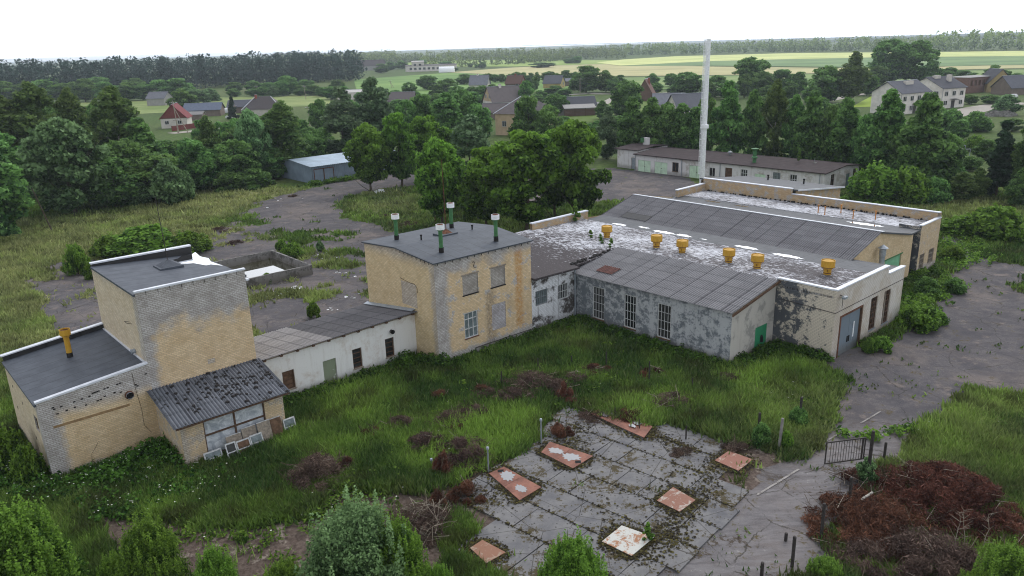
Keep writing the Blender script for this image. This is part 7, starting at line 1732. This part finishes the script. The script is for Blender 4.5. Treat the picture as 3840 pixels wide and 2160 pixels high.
P = G(564, 283); r = empty('polytunnel', (P[0], P[1], 0)); tag(r, 'white polytunnel left of the small spruce', 'polytunnel'); mb = MB()
for k in range(n):
    a = math.pi * k / n; b = math.pi * (k + 1) / n; mb.face([(-2.2, 1.6 * math.cos(a), 1.8 * math.sin(a)), (-2.2, 1.6 * math.cos(b), 1.8 * math.sin(b)), (2.2, 1.6 * math.cos(b), 1.8 * math.sin(b)), (2.2, 1.6 * math.cos(a), 1.8 * math.sin(a))], MT['white_metal'])
for x in (-2.2, 2.2): mb.face([(x, 1.6 * math.cos(math.pi * k / n), 1.8 * math.sin(math.pi * k / n)) for k in range(n + 1)], MT['white_metal'])
mb.build('cover', r)

# pale apartment houses: corner, facade end and far gable eave measured
z3 = lambda x, y: ((3000 + x / 2.8976) / K, (200 + y / 2.8976) / K)
def apartment(cpx, fpx, gpx, apx, hw, label, extra):
    C = G(*z3(*cpx))[:2]; F = G(*z3(*fpx), hw)[:2]; g = G(*z3(*gpx), hw)[:2]
    w = np.linalg.norm(F - C); ex = (F - C) / w; yaw = math.degrees(math.atan2(ex[1], ex[0])); ey = np.array([-ex[1], ex[0]]); d = min(12.5, abs((g - C) @ ey)); ctr = (C + F) / 2
    hr = hw + 2.9; ws = []
    n = max(3, int(w / 3.0))
    for fl_ in (.9, 3.6):
        for k in range(n):
            if fl_ < 1 and k == n // 2: continue
            ws.append(('f', w * (k + .28) / n, w * (k + .72) / n, fl_, fl_ + 1.35))
        ws.append(('l', d - 3.0, d - 1.4, fl_, fl_ + 1.4))
    r = H('apartment_house', 0, 0, w, d, hw, hr, yaw, 'pale', 'dark', label, 'x', 'pale', 0, None, ws, (*ctr, 0), 'apartment house', .5)
    mb = MB(); mb.box(-.7, .7, -.05, -.003, 0, 2.2, MT['dark_metal']); dr = mb.build('door', r); mb = MB(); mb.slab([(-1.2, -1.2, 2.5), (1.2, -1.2, 2.5), (1.2, 0, 2.7), (-1.2, 0, 2.7)], .1, MT['dark_metal']); mb.build('door_canopy', dr)
    rf = [c for c in r.children if c.name.startswith('roof')][0]
    for (cx, cy, w2, h2) in extra: mb = MB(); mb.box(cx - w2 / 2, cx + w2 / 2, cy - .5, cy + .5, hw + .6, h2, WM['white']); mb.build('chimney', rf)
    mb = MB(); mb.tube((-w / 2 - .05, -.05, hw), (-w / 2 - .05, -.05, 0), .07, .07, MT['grey_metal'], 6); mb.build('downpipe', r)
apartment((1080, 668), (1415, 405), (770, 420), (930, 320), 6.0, 'left pale two-storey apartment house with dark roof and white dormer', [(1.0, 3.4, 3.4, 8.9)])
apartment((1528, 600), (1805, 362), (1310, 320), (1390, 280), 6.0, 'right pale two-storey apartment house with tall chimneys', [(1.5, 3.6, 1.2, 9.6), (-1.5, 5.6, 2.4, 9.4)])
P = G(2470, 232); r = empty('brick_ruin', (P[0], P[1], 0), math.radians(28)); tag(r, 'long unfinished red brick building with flat top right of the apartment houses', 'ruin'); mb = MB(); m_br = brick_mat('ruin_brick', -5, .5, None, YEL, lin(136, 98, 88), -1, None, 0, 91)
ops = [(1.2 + k * 2.4, 2.6 + k * 2.4, 2.6, 4.6) for k in range(7)] 
wall(mb, (-9, 0), (9, 0), -.3, 5.6, 5.6, m_br, ops, .4); wall(mb, (9, 0), (9, 9), -.3, 5.6, 5.6, m_br); wall(mb, (-9, 9), (-9, 0), -.3, 5.6, 5.6, m_br); wall(mb, (9, 9), (-9, 9), -.3, 5.6, 5.6, m_br); mb.build('wall', r)
mb = MB(); mb.slab([(-9.2, -.2, 5.75), (9.2, -.2, 5.75), (9.2, 9.2, 5.75), (-9.2, 9.2, 5.75)], .14, WM['grey']); mb.build('roof', r)
mb = MB(); mb.box(-8.9, 8.9, .5, .6, 0, 5.5, MT['board']); mb.build('boarding', r)

# fence, poles, cars, frames
A = G(434, 331)[:2]; B = G(498, 322)[:2]; L = np.linalg.norm(B - A); r = empty('board_fence', (A[0], A[1], 0), math.atan2(*(B - A)[::-1])); tag(r, 'long dark red board fence in front of the red roofed house', 'fence')
mb = MB(); k = 0
while k * .2 < L: mb.box(k * .2, k * .2 + .16, -.02, .02, .1, 1.6, WM['red']); k += 1
mb.build('boards', r)
for k in range(int(L / 3) + 1): mb = MB(); mb.box(k * 3 - .08, k * 3 + .08, .03, .16, -.1, 1.7, WM['brown']); mb.build('post', r)
def pole(X, Yb, Yt, label, brace=None, r0=.14, mat='twig_pale', lean=0.0, lamp=False, arm=True):
    P = G(X, Yb); h = hgt(P, X, Yt); m = mpx(P); r = empty('utility_pole', (P[0], P[1], 0)); tag(r, label, 'pole', 'wooden power poles'); mb = MB(); mb.tube((0, 0, -.2), (lean * m, 0, h), r0, r0 * .7, MT[mat], 7); mb.build('pole', r)
    if arm:
        mb = MB(); mb.box(lean * m - .9, lean * m + .9, -.06, .06, h - .7, h - .56, MT['twig'])
        for a in (-.8, -.3, .3, .8): mb.lathe((lean * m + a, 0, h - .56), [(.06, 0), (.07, .12), (.03, .2), (0, .22)], MT['white_metal'], 6)
        mb.build('crossarm', r)
    if brace: mb = MB(); mb.tube((brace * m, 0, -.2), (lean * m * .8, 0, h * .8), r0 * .9, r0 * .6, MT[mat], 6); mb.build('brace', r)
    if lamp: mb = MB(); mb.tube((0, 0, h), (1.0, 0, h + .3), .05, .05, MT['galv'], 6); mb.box(.8, 1.4, -.15, .15, h + .2, h + .34, MT['white_metal']); mb.build('lamp_head', r)
zz2 = lambda x, y: ((600 + x / 2.8975) / K, (250 + y / 2.8975) / K)
for x, yb, yt, l, b, le in ((205, 722, 368, 'braced power pole in front of the red roofed house', 24, -3.5), (196, 722, 555, 'short stub pole beside the braced one at the red roofed house', None, 0), (828, 560, 412, 'power pole by the white car and spruce', None, 0), (1632, 640, 425, 'braced power pole in the gap between the tall birch and the poplars', 26, -1), (1398, 310, 165, 'power pole in front of the roundest tree at the pine wood', None, -3), (1588, 362, 200, 'power pole in the meadow right of the roundest tree', None, -2), (1083, 322, 205, 'leaning braced pole above the brown hipped roof', -14, -7), (925, 315, 228, 'slim pole at the pine wood edge above the small spruce', None, 0)):
    X_, Y_ = zz2(x, yb); pole(X_, Y_, zz2(x, yt)[1], l, b, .15, 'twig_pale', le)
zz3 = lambda x, y: ((1250 + x / 2.1467) / K, (220 + y / 2.1467) / K)
for x, yb, yt, l, b, le in ((1986, 290, 155, 'power pole beside the large dark tree on the village road', None, 0), (1778, 287, 222, 'white two-legged concrete pole by the village road', 8, 3), (1302, 380, 290, 'power pole at the corner of the big brown-roofed house', None, 0), (470, 235, 172, 'pole in the green field behind the poplars', 6, -3)):
    X_, Y_ = zz3(x, yb); pole(X_, Y_, zz3(x, yt)[1], l, b, .15, 'white_metal' if 'concrete' in l else 'twig_pale', le)
for x, yb, yt, l in ((1800, 330, 222, 'street lamp behind the right apartment house'), (2122, 330, 230, 'street lamp at the right end of the brick ruin')):
    X_, Y_ = z3(x, yb); pole(X_, Y_, z3(x, yt)[1], l, None, .09, 'galv', 0, True, False)
pole(134, 585, 470, 'dark old pole at the edge of the left wood', None, .1, 'bark', -30, False, False)
P = G(1095, 560); post(0, 0, 0, 'rusty iron post on the grass island below the maples', .05, P, hgt(P, 1095, 516), 'rust')
def car(X, Yb, yaw, c, label):
    P = G(X, Yb); r = empty('parked_car', (P[0], P[1], 0), math.radians(yaw)); tag(r, label, 'car'); m = plain('car_paint', lin(*c), .3, .5, 0, .03); mb = MB()
    prof = [(-2.1, .35), (-2.15, .8), (-1.9, .95), (-1.0, 1.0), (2.0, .98), (2.12, .7), (2.1, .35)]
    for a, b in zip(prof[:-1], prof[1:]): mb.face([(a[0], -.85, a[1]), (b[0], -.85, b[1]), (b[0], .85, b[1]), (a[0], .85, a[1])], m)
    for y in (-.85, .85): mb.face([(p[0], y, p[1]) for p in prof], m)
    mb.hexa([(-1.1, -.8, .98), (1.7, -.8, .98), (1.7, .8, .98), (-1.1, .8, .98)], [(-.5, -.65, 1.46), (1.3, -.65, 1.46), (1.3, .65, 1.46), (-.5, .65, 1.46)], m); mb.build('body', r)
    mb = MB(); mb.hexa([(-1.12, -.81, 1.03), (1.72, -.81, 1.03), (1.72, .81, 1.03), (-1.12, .81, 1.03)], [(-.6, -.69, 1.38), (1.4, -.69, 1.38), (1.4, .69, 1.38), (-.6, .69, 1.38)], MT['glass']); mb.build('windows', r)
    for x in (-1.35, 1.3):
        for y in (-.8, .8): mb = MB(); mb.tube((x, y - .1, .32), (x, y + .1, .32), .32, .32, MT['black'], 12); mb.build('wheel', r)
car(584, 298, 10, (220, 222, 224), 'white car parked right of the small spruce and polytunnel')
car(2532, 250, 40, (120, 140, 150), 'blue-grey car parked at the right edge by the dark-roofed house')
car(2548, 248, 40, (224, 226, 228), 'white car parked beside the blue-grey one at the right edge')
P = G(2415, 402); r = empty('beating_frame', (P[0], P[1], 0), math.radians(-8)); tag(r, 'bent grey pipe carpet frame on the right-hand lawn', 'frame'); mb = MB(); w_ = 42 * mpx(P)
for y, x0_, h_ in ((0, -w_ / 2, 1.9), (2.2, -w_ / 2 + 2.2, 2.3)):
    mb.tube((x0_, y, -.1), (x0_, y, h_), .06, .06, MT['galv'], 6); mb.tube((x0_, y, h_), (w_ / 2, y, h_), .06, .06, MT['galv'], 6); mb.tube((w_ / 2, y, h_), (w_ / 2, y, -.1), .06, .06, MT['galv'], 6)
mb.build('pipe_frame', r)

# ------------------------------------------------------------------ sky, sun, air
SUN_EL = math.radians(48); SUN_AZ = math.radians(28)        # azimuth from +Y (view direction) towards +X
w = bpy.data.worlds.new('World'); SC.world = w; w.use_nodes = True; nt = w.node_tree; nt.nodes.clear()
N_ = lambda t, **k: (lambda x: [setattr(x, a, v) for a, v in k.items()] and x or x)(nt.nodes.new(t))
out = N_('ShaderNodeOutputWorld'); bg = N_('ShaderNodeBackground'); nt.links.new(bg.outputs[0], out.inputs[0])
sky = N_('ShaderNodeTexSky'); sky.sky_type = 'NISHITA'; sky.sun_disc = False; sky.sun_elevation = SUN_EL; sky.sun_rotation = SUN_AZ; sky.dust_density = 3; sky.air_density = 1.2
tc = N_('ShaderNodeTexCoord'); sp_ = N_('ShaderNodeSeparateXYZ'); nt.links.new(tc.outputs['Generated'], sp_.inputs[0])
def mth(op, a, b=0.0, cl=False):
    x = N_('ShaderNodeMath'); x.operation = op; x.use_clamp = cl
    for i, v in enumerate((a, b)):
        if hasattr(v, 'is_output'): nt.links.new(v, x.inputs[i])
        else: x.inputs[i].default_value = v
    return x.outputs[0]
dt = N_('ShaderNodeVectorMath'); dt.operation = 'DOT_PRODUCT'; nt.links.new(tc.outputs['Generated'], dt.inputs[0]); dt.inputs[1].default_value = (math.sin(SUN_AZ) * math.cos(.5), math.cos(SUN_AZ) * math.cos(.5), math.sin(.5))
glow = mth('POWER', mth('MAXIMUM', dt.outputs['Value'], 0.0), 2.5)
nz = N_('ShaderNodeTexNoise'); mp = N_('ShaderNodeMapping'); mp.inputs['Scale'].default_value = (1, 1, 3.2); nt.links.new(tc.outputs['Generated'], mp.inputs[0]); nt.links.new(mp.outputs[0], nz.inputs[0]); nz.inputs['Scale'].default_value = 2.2; nz.inputs['Detail'].default_value = 6
horiz = mth('POWER', mth('SUBTRACT', 1.0, mth('ABSOLUTE', sp_.outputs[2]), True), 3.0)
low = mth('POWER', mth('SUBTRACT', 1.0, mth('ABSOLUTE', sp_.outputs[2]), True), 16.0)
val = mth('ADD', mth('ADD', .66, mth('MULTIPLY', glow, 1.05)), mth('ADD', mth('MULTIPLY', horiz, .5), mth('MULTIPLY', low, mth('ADD', .25, mth('MULTIPLY', glow, 1.6)))))
val = mth('MULTIPLY', val, mth('ADD', .72, mth('MULTIPLY', nz.outputs['Fac'], .56)))
rgb = N_('ShaderNodeMix'); rgb.data_type = 'RGBA'; rgb.inputs[0].default_value = .86; sc_ = N_('ShaderNodeVectorMath'); sc_.operation = 'SCALE'; sc_.inputs[3].default_value = .1; nt.links.new(sky.outputs[0], sc_.inputs[0])
cl_ = N_('ShaderNodeVectorMath'); cl_.operation = 'SCALE'; cl_.inputs[0].default_value = (.95, .985, 1.06); nt.links.new(val, cl_.inputs[3])
nt.links.new(sc_.outputs[0], rgb.inputs[6]); nt.links.new(cl_.outputs[0], rgb.inputs[7]); nt.links.new(rgb.outputs[2], bg.inputs[0]); bg.inputs[1].default_value = 1.0
sl = bpy.data.lights.new('sun', 'SUN'); sl.energy = .9; sl.angle = math.radians(14); sl.color = (1, .96, .9); so = bpy.data.objects.new('sun', sl); COL.objects.link(so)
so.rotation_euler = Vector((-math.sin(SUN_AZ) * math.cos(SUN_EL), -math.cos(SUN_AZ) * math.cos(SUN_EL), -math.sin(SUN_EL))).to_track_quat('-Z', 'Y').to_euler()
HAZE = 1
if HAZE:
    mb = MB(); hm = bpy.data.materials.new('haze'); hm.use_nodes = True; t = hm.node_tree; t.nodes.clear(); o_ = t.nodes.new('ShaderNodeOutputMaterial'); v_ = t.nodes.new('ShaderNodeVolumePrincipled'); v_.inputs['Color'].default_value = (.82, .92, 1, 1); v_.inputs['Density'].default_value = .00017; v_.inputs['Anisotropy'].default_value = .2; t.links.new(v_.outputs[0], o_.inputs['Volume'])
    mb.box(-6600, 6600, -450, 9200, -4, 34, hm); tag(mb.build('haze'), kind='stuff')
SC.view_settings.view_transform = 'Standard'; SC.view_settings.look = 'None'; SC.view_settings.exposure = 0.36; SC.view_settings.gamma = 1.0; SC.view_settings.use_curve_mapping = False
SC.cycles.use_denoising = True; SC.cycles.filter_width = 1.1
try: SC.cycles.denoiser = 'OPENIMAGEDENOISE'
except Exception: pass
SC.cycles.max_bounces = 6; SC.cycles.diffuse_bounces = 3; SC.cycles.glossy_bounces = 2; SC.cycles.transmission_bounces = 3; SC.cycles.volume_bounces = 0; SC.cycles.transparent_max_bounces = 4
